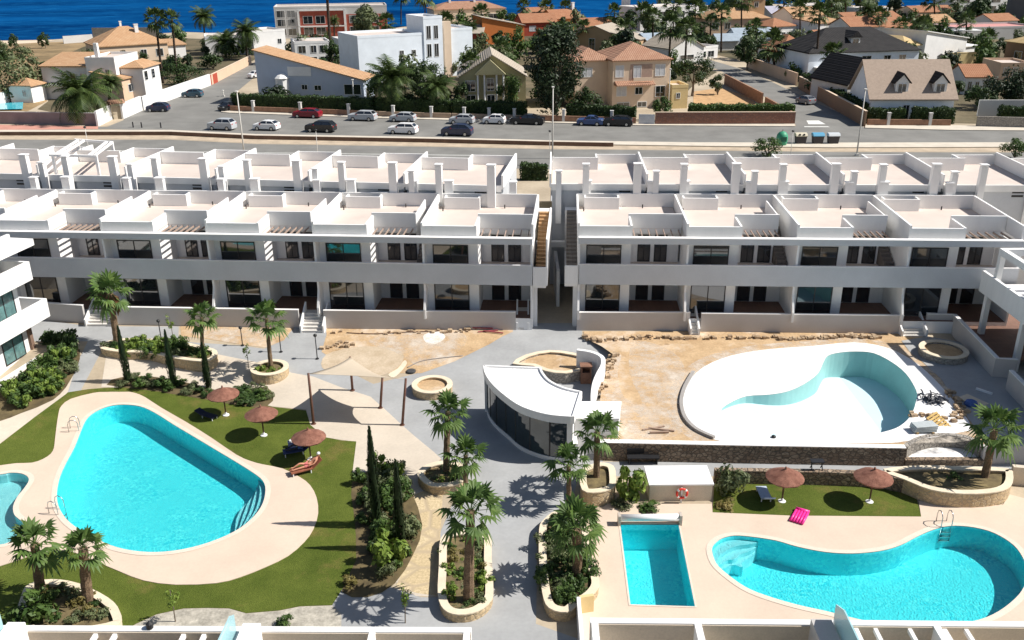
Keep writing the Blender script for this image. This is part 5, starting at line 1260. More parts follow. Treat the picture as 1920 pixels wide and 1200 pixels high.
t, L, D = house('modern pale blue white villa with a stair tower of tall slit windows', (676, 158), (802, 148), 12, 9.2, 'flat', 0, HBL, HW, [(.60, .655, 4.9, 6.2), (.78, .835, 4.9, 6.2)])
tx = L - .2 - .0; vol(t, 4.4, 9, 12.4, 'flat', 0, HBL, L - .6, -.25); roof_on(t, 4.4, 9, 12.4, 'flat', 0, HW, x0=L - .6, y0=-.25, wm=HBL)
for a in (.7, 2.4):
    for z in (4.6, 8.3): win(t, L - .6 + a, L - .6 + a + .9, z, z + 2.6, -.25)
vol(t, 8, 10, 9.6, 'flat', 0, HBL, L + 3.8, 1.5); roof_on(t, 8, 10, 9.6, 'flat', 0, HW, x0=L + 3.8, y0=1.5, wm=HBL)
MB().box(L + 4.6, .6, 0, L + 6.2, 1.5, 11.6).build('chimney', HP, t); MB().box(.62 * L, -3, 0, .95 * L, 0, 2.8).build('porch', HLG, t)
t, L, D = house('long low villa with a pinkish tiled roof against the sea at the top centre', (815, 47), (948, 43), 14, 5.2, 'hip', 2.6, HP, RT_B, [(.3, .42, 1.6, 3.4), (.52, .68, 1.6, 3.4), (.75, .9, 1.6, 3.4)], chim=[(.25, .4, 8.6, .8), (.6, .4, 8.8, .8)])
t, L, D = house('bright orange gabled house with a grey brown roof slope', (905, 84), (985, 82), 12, 5.0, 'sx', 2.6, HOR, RT_G, [(.45, .62, 1.2, 2.2, SHUT)]); t.rotation_euler.z += R(6)
house('deep red house with a terracotta roof behind the tall dark conifer', (980, 68), (1044, 66), 10, 4.0, 'gx', 2.4, HRED, RT_T, [(.2, .38, 1.5, 3.0, SHUT), (.7, .84, 1.5, 3.0, SHUT)])
house('terracotta roofed house left of the open sea patch at the top', (1040, 58), (1092, 55), 10, 3.8, 'gx', 2.6, HOR, RT_T, [(.3, .5, 1.2, 2.6)], chim=[(.85, .4, 8.5, .9)])
house('beige roofed wing between the orange house and the pale blue villa', (858, 86), (905, 86), 10, 3.4, 'gx', 2.0, HRED, RT_G)
t, L, D = house('yellow green gabled house with a grey roof and tall columned porch', (862, 208), (986, 206), 13, 5.6, 'gy', 3.6, HYG, RT_G, [(.42, .52, 3.4, 5.4), (.42, .53, .2, 2.6), (.1, .24, 3.3, 5.0), (.1, .24, .6, 2.6), (.75, .9, 3.2, 4.6)])
m = MB()
for x in (.28, .38, .56, .66): m.tube([(x * L, -1.2, 0), (x * L, -1.2, 6.2)], .16, 8)
m.build('column', WHITE2, t); MB().xprism([(.24 * L, 6.2), (.47 * L, 8.6), (.7 * L, 6.2)], -1.6, -.0).build('porch_gable', HYG, t)
t, L, D = house('ochre house with plain lit walls behind the pink tiled villa', (1080, 96), (1150, 99), 12, 4.6, 'gy', 2.0, HOC, RT_G, [(.35, .5, .5, 3.4)])
vol(t, 7.5, 9, 3.6, 'sx', 1.6, HOC, L + .01, -1.5); roof_on(t, 7.5, 9, 3.6, 'sx', 1.6, RT_G, x0=L + .01, y0=-1.5); win(t, L + 2, L + 2.8, 1.6, 2.8, -1.5); win(t, L + 5, L + 6, 1.2, 2.4, -1.5)
t, L, D = house('large pink beige villa with tiled hip roofs and an upper loggia', (1147, 204.5), (1253, 200), 12, 8.0, 'hip', 2.6, HP, RT_B, [(.05, .18, 5.4, 7.2, SHUT), (.74, .9, 5.4, 7.2, SHUT), (.08, .24, 2.2, 3.8, SHUT), (.40, .52, 2.4, 3.5), (.76, .92, 1.9, 3.6), (.1, .3, .2, 1.0), (.45, .6, .2, 1.0)])
vol(t, 6.2, 10, 7.8, 'flat', 0, HP, -5.8, 3.2); roof_on(t, 6.2, 10, 7.8, 'hip', 2.0, RT_B, x0=-5.8, y0=3.2); win(t, -4.6, -2.8, 5.2, 6.6, 3.2, pane=SHUT)
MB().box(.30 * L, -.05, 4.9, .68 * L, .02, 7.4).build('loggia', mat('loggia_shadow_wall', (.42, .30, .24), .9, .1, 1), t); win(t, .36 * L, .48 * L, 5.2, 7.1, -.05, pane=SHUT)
MB().yprism([(-1.5, 4.0), (-1.5, 4.15), (0, 4.7), (0, 4.0)], .03 * L, .70 * L).build('balcony_roof', RT_B, t)
MB().box(.33 * L, -1.0, 4.7, .66 * L, -.9, 5.3).build('balcony_rail', HP, t)
house('low cream gatehouse with a flat top right of the pink beige villa', (1258, 204), (1288, 203), 5, 3.6, 'flat', 0, HYE, HYE, [(.3, .5, 1.8, 2.6)])
t, L, D = house('white gabled house glimpsed behind the palm cluster', (1256, 122), (1318, 117), 11, 3.6, 'gy', 2.6, HW, RT_G, [(.3, .7, 1, 2)], chim=[(.8, .3, 7.4, .6)])
house('low white outbuilding with dark openings behind the round topped tree', (1308, 112), (1345, 108), 6, 2.6, 'flat', 0, HW, HW, [(.1, .4, .4, 1.8), (.5, .8, .4, 1.8)])
t, L, D = house('peach villa with a brown tiled hip roof and a square tower', (1322, 72), (1440, 69), 13, 5.4, 'hip', 3.0, HPE, RT_O, [(.1, .2, 2.6, 4.4), (.3, .38, 2.6, 4.4), (.72, .85, .6, 2.6)])
vol(t, 5.2, 6, 11.5, 'flat', 0, HOC, .74 * L, 4); roof_on(t, 5.2, 6, 11.5, 'hip', 1.5, RT_O, x0=.74 * L, y0=4); win(t, .74 * L + 1.8, .74 * L + 3, 8.6, 10, 4)
house('blue grey roofed low house between the round tree and the peach villa', (1382, 92), (1452, 90), 9, 2.6, 'gx', 2.4, HBL, RT_BL, [(.7, .85, .6, 2.0)])
house('small white hut with a blue grey roof beside the tall slim palm', (1345, 95), (1383, 94), 6, 2.4, 'gx', 1.6, HW, RT_BL)
house('lilac grey roofed house at the right of the peach villa', (1447, 52), (1492, 50), 10, 4.0, 'gx', 2.6, HLG, mat('lilac_grey_roof', (.36, .35, .42), .8, .1, 1))
house('white house with an orange gable roof left of the dark slate roof', (1484, 66), (1540, 63), 10, 5.6, 'gx', 2.4, HW, RT_O, [(.2, .35, 1, 2.6), (.6, .8, 1, 2.6)])
house('white stepped house peeping between two slim palms', (1530, 78), (1582, 74), 10, 5.0, 'sf', 1.0, HW, RT_O, [(.5, .62, 1, 2.4)])
house('house with a rusty orange hip roof behind the white garden terrace', (1464, 124), (1520, 121), 10, 3.2, 'hip', 3.4, HBL, RT_T, [(.45, .6, .8, 2.2)])
t, L, D = house('broad white house under a dark slate hip roof with a dormer', (1512, 154), (1716, 146), 15, 5.6, 'hip', 4.4, HBL, RT_D, [(.1, .18, .3, 2.6), (.22, .3, 3.2, 4.8), (.32, .4, .3, 2.6), (.48, .56, 3.2, 4.8), (.68, .74, 3.4, 4.8), (.82, .88, 3.4, 4.8)])
dm = MB().box(.42 * L, 2.4, 6.2, .5 * L, 6, 8.4).build('dormer', HW, t); MB().xprism([(.40 * L, 8.3), (.46 * L, 9.6), (.52 * L, 8.3)], 2.1, 7).build('dormer_roof', RT_D, dm); win(t, .435 * L, .485 * L, 6.8, 8.0, 2.4)
MB().box(.05 * L, -3.5, 2.8, .34 * L, 0, 3.0).build('porch_slab', HW, t)
for x in (.06, .15, .24, .33): MB().box(x * L - .12, -3.4, -.2, x * L + .12, -3.2, 2.8).build('porch_column', HW, t)
t, L, D = house('plain white gabled house with a yellow tiled roof beside a palm', (1728, 128), (1806, 118), 12, 5.6, 'sx', 2.4, HW, HW)
vol(t, 6, 10, 5.0, 'flat', 0, HW, -6.01, 1); roof_on(t, 6, 10, 5.0, 'hip', 2.0, RT_Y, x0=-6.01, y0=1); win(t, -2.6, -2.0, 2.2, 4.0, 1)
vol(t, 5, 9, 3.6, 'flat', 0, HW, L + .01, .5); roof_on(t, 5, 9, 3.6, 'sf', .5, HW, x0=L + .01, y0=.5)
# mansard house
A, B = gp(1628, 226), gp(1783, 226); L = (B - A).length; D = 11.
t = thing('mansard_house', 'house with a big beige shingled roof, two white dormers and a hedge in front', 'house', A, math.atan2(B.y - A.y, B.x - A.x))
vol(t, L, D, 3.3, 'gx', 5.4, HBL)
roof_on(t, L, D, 3.3, 'gx', 5.4, RT_M, ov=.45)
MB().box(0, .1, -.3, .22 * L, .25, 3.4).build('porch_wall', HGB, t); win(t, .05 * L, .2 * L, 3.0 - .9, 3.0, 0.09)
for w in ((.4, .47, .2, 2.4), (.55, .62, 1.0, 2.2), (.1, .18, .4, 2.)): win(t, w[0] * L, w[1] * L, w[2], w[3], 0)
for x in (.37, .83):
    X = x * L; dm = MB().xprism([(X - 1.0, 3.9), (X - 1.0, 5.9), (X, 7.0), (X + 1.0, 5.9), (X + 1.0, 3.9)], .7, 4.6).build('dormer', HW, t)
    m = MB(); m.xprism([(X - 1.35, 5.65), (X - 1.35, 5.8), (X, 7.3), (X + 1.35, 5.8), (X + 1.35, 5.65), (X, 7.1)], .45, 4.7); m.build('dormer_roof', RT_D, dm); win(t, X - .6, X + .6, 4.4, 5.6, .7)
house('dark roofed gable wing left of the beige shingled house', (1585, 200), (1652, 196), 11, 3.6, 'gy', 4.2, HLG, RT_D, [(.3, .5, 3.2, 4.6, SHUT)])
house('low villa with a pinkish red flat roof at the right edge', (1790, 76), (1945, 72), 14, 3.2, 'flat', 0, HLG, HW, [(.12, .2, .8, 2.0), (.3, .38, .8, 2.0)], flatm=PINKR)
t, L, D = house('brown walled house with a yellow tiled roof at the right edge', (1880, 118), (1945, 128), 10, 4.8, 'hip', 2.4, HBR, RT_Y, [(.3, .5, 1.5, 3)])
t, L, D = house('white seafront restaurant with blue windows at the top right', (1783, 26), (1886, 23), 12, 7.0, 'flat', 0, HW, HW, [(.12, .3, 4, 6.2), (.4, .6, 4, 6.2), (.7, .86, 4, 6.2), (.2, .4, .6, 2.6), (.6, .8, .6, 2.6)])
house('dark grey block at the top right corner', (1886, 50), (1990, 52), 10, 9.5, 'flat', 0, HGR, HGR, [(.3, .5, 3, 5)])
house('slim white tower house standing against the sea right of the sea patch', (1164, 50), (1180, 50), 8, 9.5, 'flat', 0, HW, HW, [(.3, .6, 5, 7)])
house('large white villa with terraces behind the palm cluster', (1200, 58), (1308, 52), 13, 7.0, 'flat', 0, HW, HW, [(.08, .2, .6, 2.6), (.3, .45, .6, 2.6), (.6, .75, 3.8, 5.8), (.3, .45, 3.8, 5.8), (.82, .94, 3.8, 5.8)])
house('terracotta roofed bungalow behind the slate roofed house', (1590, 56), (1690, 52), 12, 3.0, 'gx', 2.0, HP, RT_T, [(.3, .45, .8, 2.2), (.65, .8, .8, 2.2)])
house('white low house at the far right above the pink flat roof', (1715, 42), (1790, 40), 12, 3.4, 'gx', 1.8, HP, RT_T, [(.3, .4, .8, 2.2)])
house('white flat house between slim palms near the sea', (1500, 32), (1572, 30), 12, 4.0, 'flat', 0, HW, HW, [(.3, .5, 1, 2.6)])
for px, py, w, lab in ((1745, 122, 44, 'garden gazebo with a dark pointed roof behind the beige shingled house'),):
    p = gp(px, py); s = (p - CAM).dot(FW) / FP; r = w * s / 2; gz_ = thing('gazebo', lab, 'gazebo', p)
    MB().lathe([(r * 1.15, 2.3), (r * .5, 3.3), (.1, 4.6)], 6).build('roof', RT_D, gz_)
    for k in range(6): a = k * math.pi / 3; MB().tube([(r * math.cos(a), r * math.sin(a), 0), (r * math.cos(a), r * math.sin(a), 2.4)], .1, 6).build('post', MATS['raw_wood'], gz_)
# canopy
a, b = gp(1764, 82), gp(1832, 80); L = (b - a).length; cn = thing('terrace_canopy', 'white terrace canopy on posts left of the pinkish red flat roof', 'canopy', a)
MB().box(0, 0, 3.3, L, 6, 3.5).build('canopy_roof', PLASTER, cn)
for x in (.2, L - .3): MB().box(x, .1, 0, x + .2, .3, 3.3).build('post', HW, cn)
for pl, pr, D, h, kd, rs, wm, rm, lab in (
  ((1098,74),(1150,72),10,3.6,'gx',2.2,HP,RT_T,'terracotta roofed house between the sea patch and the palm cluster'), ((1160,96),(1204,94),9,4.2,'flat',0,HW,HW,'white flat house below the slim white tower house'),
  ((1214,100),(1252,98),8,3.0,'gx',1.6,HW,RT_BL,'small white house with a blue grey roof by the palm cluster'), ((1446,78),(1490,75),9,4.0,'hip',2.2,HW,RT_T,'white house with a terracotta hip roof before the lilac grey roof'),
  ((1592,84),(1654,81),10,4.6,'gx',2.4,HW,RT_T,'white house with a terracotta roof above the slate roof'), ((1656,80),(1716,77),10,4.0,'hip',2.6,HPE,RT_T,'peach house with a terracotta hip roof right of the slate dormer'),
  ((1622,42),(1662,40),10,4.4,'flat',0,HW,HW,'white cube house by the sea behind the terracotta bungalow'), ((1402,48),(1446,46),10,4.6,'flat',0,HP,HP,'pink flat house against the sea behind the peach tower'),
  ((1858,64),(1904,62),9,3.8,'gx',1.8,HW,RT_T,'white house with a terracotta roof behind the pink flat roof'), ((1806,178),(1852,178),8,3.2,'gx',1.8,HW,RT_T,'white annexe with a terracotta roof right of the beige shingled house'),
  ((1872,150),(1930,150),9,3.0,'flat',0,HPE,HPE,'peach flat outbuilding at the right edge below the brown house'), ((640,112),(676,110),8,4.6,'flat',0,HW,HW,'white house between the arched house and the pale blue villa'),
  ((996,52),(1040,50),9,4.2,'gx',2.2,HPE,RT_T,'peach house by the sea above the deep red house'), ((1312,54),(1350,52),9,4.4,'flat',0,HW,HW,'white flat house behind the peach villa at its left'),
  ((1540,100),(1590,96),8,3.6,'gx',1.8,HW,RT_T,'white house with a terracotta roof left behind the slate roof'), ((1010,130),(1050,130),8,4.0,'hip',2.0,HOC,RT_B,'ochre house glimpsed left of the pink beige villa'),
  ((1740,66),(1786,64),9,3.6,'gx',2.0,HPE,RT_O,'peach house with an orange roof above the yellow roofed house')):
    house(lab, pl, pr, D, h, kd, rs, wm, rm, [(.12, .26, .8, 2.4), (.42, .56, .8, 2.4), (.74, .88, .8, 2.4)])
# ---- garden walls along the streets
def wall(label, a, b, h, m, th=.3, cop=None, name='boundary_wall', d=0., posts=0, pm=None):
    A, B = gp(*a), gp(*b); L = (B - A).length; o = MB().box(0, 0, -.3, L, th, h).build(name, m, None, loc=A, rz=math.atan2(B.y - A.y, B.x - A.x))
    if cop: MB().box(-.03, -.05, h, L + .03, th + .05, h + .08).build('coping', cop, o)
    for k in range(posts):
        x = L * (k + .5) / posts; c = MB().box(x - .22, -.08, -.3, x + .22, th + .08, h + .95); c.box(x - .28, -.14, h + .95, x + .28, th + .14, h + 1.05); c.build('pillar', pm or HLG, o)
    return tag(o, label, 'wall')
MAUVE = mat('mauve_wall', (.30, .25, .25), .9, .12, .6); BRW = mat('brown_brick_wall', (.30, .17, .11), .9, .25, 1.5, big=.2, fine=8); REDW = stone('red_stone_wall', (.28, .13, .09), (.42, .22, .15), (.2, .12, .1), 2.5, .3)
wall('mauve grey boundary wall along the red pavement at the left', (-60, 231), (183, 235), 1.9, MAUVE, cop=HLG)
wall('white wall corner between the mauve wall and the side street gate', (185, 237), (211, 224), 2.4, HW)
wall('white wall along the left side street beside the dark blue car', (232, 223), (268, 207), 2.4, HW, cop=HW); wall('long white wall along the left side street behind the teal car', (270, 206), (396, 160), 2.2, HW, cop=HW)
wall('tan stone wall at the far end of the left side street', (398, 159), (472, 120), 2.0, HPE, cop=HP)
gt = wall('red gate leaf in the tan wall of the left side street', (396, 159.6), (409, 154), 2.0, HRED, name='gate', th=.1); gt['category'] = 'gate'
g2 = gp(213, 224); g2b = gp(231, 222); gg = thing('gate', 'beige double gate under a tiled porch at the left villa', 'gate', g2, math.atan2(g2b.y - g2.y, g2b.x - g2.x)); Lg = (g2b - g2).length
for k in (0, 1): MB().box(k * Lg / 2 + .04, -.05, 0, (k + 1) * Lg / 2 - .04, .05, 2.1).build('gate_leaf', mat('beige_gate', (.45, .38, .28), .7, .1, 2), gg)
MB().yprism([(-.9, 2.6), (0, 3.2), (.9, 2.6)], -.5, Lg + .5).build('porch_roof', RT_B, gg)
wall('low brown brick wall below the hedge of the blue grey house', (432, 209), (700, 219), .95, BRW, posts=3)
wall('low tan wall with pillars below the hedge right of the blue grey house', (702, 219), (845, 223), .9, mat('tan_wall', (.38, .28, .20), .9, .15, 1), posts=2)
wall('low wall with pillars in front of the yellow green house', (847, 223), (988, 227), .9, MATS['tan_wall'], posts=3)
wall('brown wall with a pale pillar right of the central lamp post', (1012, 228), (1192, 233), 1.0, BRW, posts=2)
wall('long red stone wall with pale ornaments at the side street corner', (1228, 234), (1490, 233.5), 1.9, REDW, cop=HP)
gw = wall('pale blue metal gate beside the red stone wall', (1197, 233.3), (1227, 233.8), 1.6, SHUT, name='gate', th=.1); gw['category'] = 'gate'
wall('cream wall of the garden terrace behind the red stone wall', (1290, 215), (1440, 212), 1.1, HYE, cop=HW)
wall('brick wall along the left of the right side street', (1430, 196), (1360, 158), 2.0, BRW); wall('stone wall along the left of the right side street, nearer the corner', (1490, 231), (1436, 199), 1.6, BRW)
wall('tall tan wall along the right of the side street, far part', (1400, 126), (1492, 160), 2.4, HPE); wall('tall brown wall in shade along the right of the side street, near part', (1496, 166), (1619, 237), 2.3, HBR, cop=HP)
wall('reddish brick wall in front of the beige shingled house', (1626, 236), (1782, 237), 1.0, BRW, posts=2)
wall('grey stone wall at the right edge of the street', (1830, 238), (1990, 242), 1.6, STONE_G); wall('tall grey wall behind the hedge at the right edge', (1832, 218), (1990, 218), 2.6, HLG)
wall('yellow garden wall right of the white gabled house', (1772, 124), (1872, 119), 2.8, HYE, cop=HYE); wall('white terrace wall before the rusty orange hip roof', (1456, 142), (1512, 148), 2.2, HW)
wall('white wall at the pool of the far left garden', (-40, 205), (24, 190), 2.0, HW)
wall('low pale ruin wall on the beach behind the orange hip roof', (175, 73), (300, 72), 3.4, STONE_G); wall('low pale concrete hut wall on the beach at the left', (120, 82), (175, 78), 2.2, HLG)
cz = sheet('garden_pool', gpoly([(-20,208),(43,207),(44,194),(0,196),(-20,198)]), [], lambda p: .25, mat('far_pool_water', (.08, .52, .62), .1, .1, 1, spec=.6)); sheet('dry_garden', gpoly([(1300,212),(1436,210),(1400,180),(1350,165),(1300,172)]), [], lambda p: .03, mat('dry_garden_soil', (.48, .30, .15), .95, .2, 1))
# ---- hedges, trees and palms between the houses
def HH(label, a, b, h, th=1.4, m=None): hedge(label, a, b, h, th, m or FOL_H)
HH('long dark clipped hedge in front of the blue grey house', (435, 206), (700, 215), 2.7); HH('clipped hedge behind the silver cars, right of the blue grey house', (704, 215), (843, 219), 2.6); HH('dark hedge in front of the yellow green gabled house', (848, 219), (985, 223), 2.6)
HH('dark hedge below the pink beige villa', (1062, 226), (1190, 230), 2.4); HH('hedge behind the red stone wall', (1292, 226), (1488, 226), 2.4, 1.6, FOL_M); HH('dark hedge left of the door of the beige shingled house', (1628, 232), (1696, 232), 2.2); HH('dark hedge right of the door of the beige shingled house', (1710, 233), (1788, 233), 2.4); HH('hedge along the shaded side street wall', (1500, 163), (1612, 225), 2.6, 1.4); HH('dark hedge along the grey wall at the right edge', (1872, 230), (1990, 233), 2.4)
HH('dark green hedge in the gap of the back villa row', (976, 339), (1026, 339), 1.9, 1.2)
TG = None
tree('huge dark conifer between the yellow green house and the pink villa', (1040, 222), 118, 42, FOL_D, 31, 7000, .06, .30, 40, cr=.34)
tree('round topped tree on the dry garden plot', (1298, 180), 72, 101, FOL_H, 32, 3200, .30, .20, 22)
tree('dense green bush right of the round topped tree', (1345, 178), 34, 140, FOL_H, 33, 1200, .05, .18, 12)
tree('broad rounded green tree right of the big feather palm', (800, 208), 84, 115, FOL_H, 34, 3200, .10, .22, 22)
tree('bushy green tree between the feather palm and the pale blue villa', (705, 205), 50, 140, FOL_M, 35, 1500, .1, .2, 14); tree('dark green bush at the foot of the feather palm', (760, 210), 60, 168, FOL_H, 36, 1800, .05, .2, 14)
tree('leafy tree covering the right of the yellow green gable', (955, 212), 52, 130, FOL_M, 37, 2200, .12, .2, 16); tree('dark tree left of the yellow green gable', (868, 212), 36, 150, FOL_H, 38, 1200, .1, .2, 12)
tree('rounded green bush left of the pink villa garage', (1100, 222), 64, 160, FOL_H, 39, 2200, .08, .2, 16); tree('green bush right of the pink villa before the gatehouse', (1240, 226), 40, 178, FOL_M, 40, 1200, .1, .2, 12)
tree('dark tree behind the white outbuilding', (1320, 100), 60, 62, FOL_H, 41, 1500, .1, .35, 14); tree('dark round tree beside the side street wall', (1400, 132), 52, 68, FOL_H, 42, 2000, .2, .28, 16)
tree('flowering grey tree before the brick building', (690, 78), 70, 6, FOL_O, 43, 2200, .12, .5, 18); tree('green trees right of the pinkish tiled villa by the sea', (950, 58), 46, 18, FOL_M, 44, 1300, .1, .45, 12)
tree('square cut green tree before the deep red house', (1000, 100), 62, 66, FOL_M, 45, 2200, .12, .3, 16); tree('yellow green tree left of the dark conifer', (1030, 108), 36, 60, FOL_L, 46, 1100, .12, .3, 12)
tree('bright clipped green bush left of the brown house at the right edge', (1842, 105), 54, 78, FOL_L, 47, 1600, .05, .3, 12); tree('dark trees around the white canopy', (1815, 92), 60, 62, FOL_H, 48, 1500, .08, .3, 12)
tree('dark green trees at the right edge above the hedge', (1885, 200), 90, 118, FOL_D, 49, 3600, .08, .26, 22); tree('green palm like bush right of the beige shingled house', (1835, 205), 60, 150, FOL_H, 50, 2000, .05, .24, 14)
tree('bush by the green bottle bank on the verge', (1440, 292), 60, 258, FOL_M, 51, 1300, .02, .14, 12); tree('dark bush behind the right back row villa', (1902, 296), 56, 258, FOL_M, 52, 1500, .02, .14, 14)
tree('dark bushes behind the low villa at the top right', (1640, 60), 80, 30, FOL_H, 53, 1500, .05, .45, 14); tree('hedge like trees at the sea edge, top right', (1745, 34), 70, 10, FOL_H, 54, 1300, .05, .5, 12)
tree('dense scrub bush at the left edge of the dry land, largest', (20, 190), 100, 105, FOL_O, 55, 2600, .0, .34, 20); tree('dark scrub bush nearest the white villa on the dry land', (78, 160), 60, 105, FOL_O, 56, 1500, .0, .32, 14); tree('scrub bush at the far back of the dry land', (20, 112), 90, 88, FOL_O, 57, 1100, .0, .4, 12)
tree('garden bushes below the two tall fan palms at the left', (345, 160), 90, 116, FOL_H, 58, 2200, .05, .22, 18); tree('green bush beside the peach annexe at the left', (283, 172), 40, 142, FOL_H, 59, 1100, .05, .2, 12); tree('clump of green garden trees before the low white house', (400, 130), 60, 98, FOL_H, 60, 1400, .05, .26, 14)
tree('bush behind the cluster of palms near the pink villa', (1235, 80), 70, 42, FOL_H, 61, 1500, .05, .4, 12); tree('green garden bush right of the slate roofed house', (1790, 185), 50, 150, FOL_H, 62, 1300, .05, .22, 12)
# fill the gardens between the houses with trees and bushes, clear of houses and streets
TOWN = gpoly([(500,205),(486,150),(545,95),(700,74),(1100,60),(1310,20),(1560,16),(1800,18),(2000,30),(2000,200),(1840,205),(1800,215),(1625,225),(1560,196),(1480,155),(1400,116),(1330,100),(1240,104),(1300,122),(1345,135),(1300,160),(1262,200),(700,206)])
GSOIL = mat('garden_ground', (.07, .075, .035), .95, .4, .09, col2=(.19, .145, .085), big=.25, fine=1.2)
sheet('town_gardens', TOWN, [], lambda p: .02, GSOIL)
sheet('town_gardens', gpoly([(212,222),(232,216),(268,203),(310,187),(395,156),(470,116),(500,100),(520,78),(350,72),(180,78),(100,112),(90,190),(70,205),(180,226)]), [], lambda p: .02, GSOIL)
sheet('town_gardens', gpoly([(1632,230),(1780,231),(1830,232),(1990,234),(1990,200),(1640,205)]), [], lambda p: .024, GSOIL)
FT = [(leafcloud(201 + k, 900, 1, 1, .9, .13, 14, .42, zc=.95), f) for k, f in enumerate((FOL_H, FOL_M, FOL_D, FOL_H, FOL_O))]
FTR = trunk_mesh(Vector((0, 0, .9)), .07, .05, 6, False)
def clear(p, r):
    for a, b, d, _ in HOUSES:
        u = (b - a); L = u.length; u.normalize(); v = Vector((-u.y, u.x)); q = p - a
        if -r < q.dot(u) < L + r and -r * 1.8 < q.dot(v) < d + 1 : return False
    return True
CUT = (' with ', ' behind ', ' beside ', ' between ', ' left ', ' right ', ' under ', ' near ', ' against ', ' at ', ' in ', ' on ', ' facing ', ' glimpsed ', ' standing ', ' peeping ', ' before ', ' by ')
def short(l):
    for c in CUT: l = l.split(c)[0]
    return ' '.join(l.split()[:7])
def fill(poly, n, seed, rmin, rmax):
    rn = random.Random(seed); got = []; x0, x1 = min(p.x for p in poly), max(p.x for p in poly); y0, y1 = min(p.y for p in poly), max(p.y for p in poly)
    for _ in range(n * 60):
        if len(got) >= n: break
        p = Vector((rn.uniform(x0, x1), y0 + (y1 - y0) * rn.random())); r = rn.uniform(rmin, rmax) * (1 + .25 * (p.y - 150) / 150)
        if not inside(p, poly) or not clear(p, r * .8) or any((p - q).length < (r + s) * .75 for q, s in got): continue
        got.append((p, r)); hh = min(HOUSES, key=lambda h: ((h[0] + h[1]) / 2 - p).length); k = rn.randrange(len(FT)); me, fm = FT[k]
        kind = ('dark green', 'mid green', 'blackish green', 'rounded green', 'olive grey')[k]; sh = short(hh[3]); size = 'tall' if r > (rmin + rmax) / 2 else 'low'
        lab = f'{size} {kind} garden tree next to the {sh}'
        t = thing('garden_tree', lab, 'tree', (p.x, p.y, 0), rn.uniform(0, 6), f'{size} {kind} garden trees next to the {sh}')
        link('trunk', FTR, BARKG, t, sc=(r, r, r)); link('crown', me, fm, t, sc=(r, r, r * rn.uniform(.8, 1.35)))
fill(TOWN, 260, 1, 1.1, 3.1)
fill(gpoly([(232,214),(268,200),(395,152),(470,112),(500,96),(350,78),(200,84),(110,140)]), 22, 2, 1.1, 2.2)
fill(gpoly([(-60,150),(95,112),(150,92),(60,86),(-60,92)]), 14, 3, .8, 1.8)
GPF = 'slim palms among the far houses'
def fp(lab, base, crown, w, kind='fan', **k): palm(lab, base, crown, w * 1.22, 0, kind, GPF, r0=k.pop('r0', .26), r1=k.pop('r1', .2), mt=BARKD, cm=FOL_P, **k)
fp('left tall fan palm of the pair beside the orange hip roof', (306, 156), (291, 33), 42, skirt=False); fp('right tall fan palm of the pair beside the orange hip roof', (334, 158), (322, 34), 36)
fp('fan palm standing against the sea right of the orange hip roof', (386, 96), (381, 30), 48, 'feather'); fp('thick feather palm before the low white house', (424, 108), (421, 78), 62, 'feather'); fp('feather palm left of the white cube house', (463, 112), (461, 58), 56, 'feather')
fp('very tall dark palm trunk before the brick building, crown above the picture', (622, 120), (611, -40), 50, r0=.4, r1=.3); fp('short dark palm against the brick building', (628, 92), (626, 38), 24, 'feather')
fp('slim palm rising in front of the pale blue villa', (727, 125), (723, 40), 36); fp('slim palm against the sea above the pale blue villa', (752, 45), (752, -14), 34); fp('thick dark palm against the sea left of the pinkish tiled villa', (797, 48), (797, -12), 44)
fp('pair of bushy yellow green palms below the pinkish tiled villa, left one', (838, 66), (836, 40), 40); fp('feather palm beside the bright orange house', (880, 84), (880, 52), 38, 'feather'); fp('palm before the porch of the yellow green gable', (886, 200), (883, 115), 44); fp('palm left of the ridge of the orange house, in front of the gable', (938, 150), (937, 88), 42)
fp('big dark feather palm behind the clipped hedge', (738, 212), (735, 142), 92, 'feather', r0=.4, r1=.35); fp('second feather palm leaning right over the hedge', (815, 214), (818, 160), 70, 'feather'); fp('huge bushy feather palm in the garden of the far left villa', (152, 228), (150, 170), 118, 'feather', r0=.5, r1=.4); fp('smaller palm right of the huge bushy feather palm', (205, 218), (206, 152), 46, 'feather')
fp('dark feather palm at the top of the conifer', (1052, 100), (1050, 62), 60, 'feather'); fp('palm against the sea, left of the open sea patch', (1026, 52), (1023, 14), 36); fp('palm with yellow leaves at the left of the open sea patch', (1060, 50), (1060, 12), 26); fp('slim palm at the right of the open sea patch', (1152, 70), (1152, 22), 34)
fp('palm left in the cluster before the white villa, low', (1210, 66), (1206, 22), 44); fp('tall palm of the cluster, straight trunk down to the white gable, left', (1254, 124), (1258, 48), 50); fp('tall palm of the cluster beside the white gable chimney, right', (1284, 128), (1288, 52), 46); fp('palm at the top of the cluster cutting the sea', (1262, 60), (1263, 6), 40); fp('palm right in the cluster by the peach villa', (1302, 70), (1304, 12), 40)
fp('palm before the front wall of the peach villa', (1352, 98), (1353, 22), 36); fp('tall slim palm in front of the peach tower', (1390, 80), (1390, -4), 46); fp('thick fan palm beside the side street', (1452, 140), (1450, 80), 56, skirt=True, r0=.35); fp('slim palm against the lilac grey roof', (1468, 60), (1470, 0), 30)
fp('very tall slim palm left of the slate roofed house', (1527, 152), (1538, 22), 42); fp('slim palm second from the slate roof, leaning right', (1556, 68), (1561, -8), 36); fp('fan palm in front of the slate roofed house', (1560, 172), (1562, 98), 44); fp('slim dark palm behind the slate roof, left', (1585, 50), (1585, -10), 34); fp('palm behind the slate roof, middle', (1628, 56), (1628, 18), 44, 'feather'); fp('slim dark palm behind the slate roof, right', (1612, 45), (1613, -10), 32)
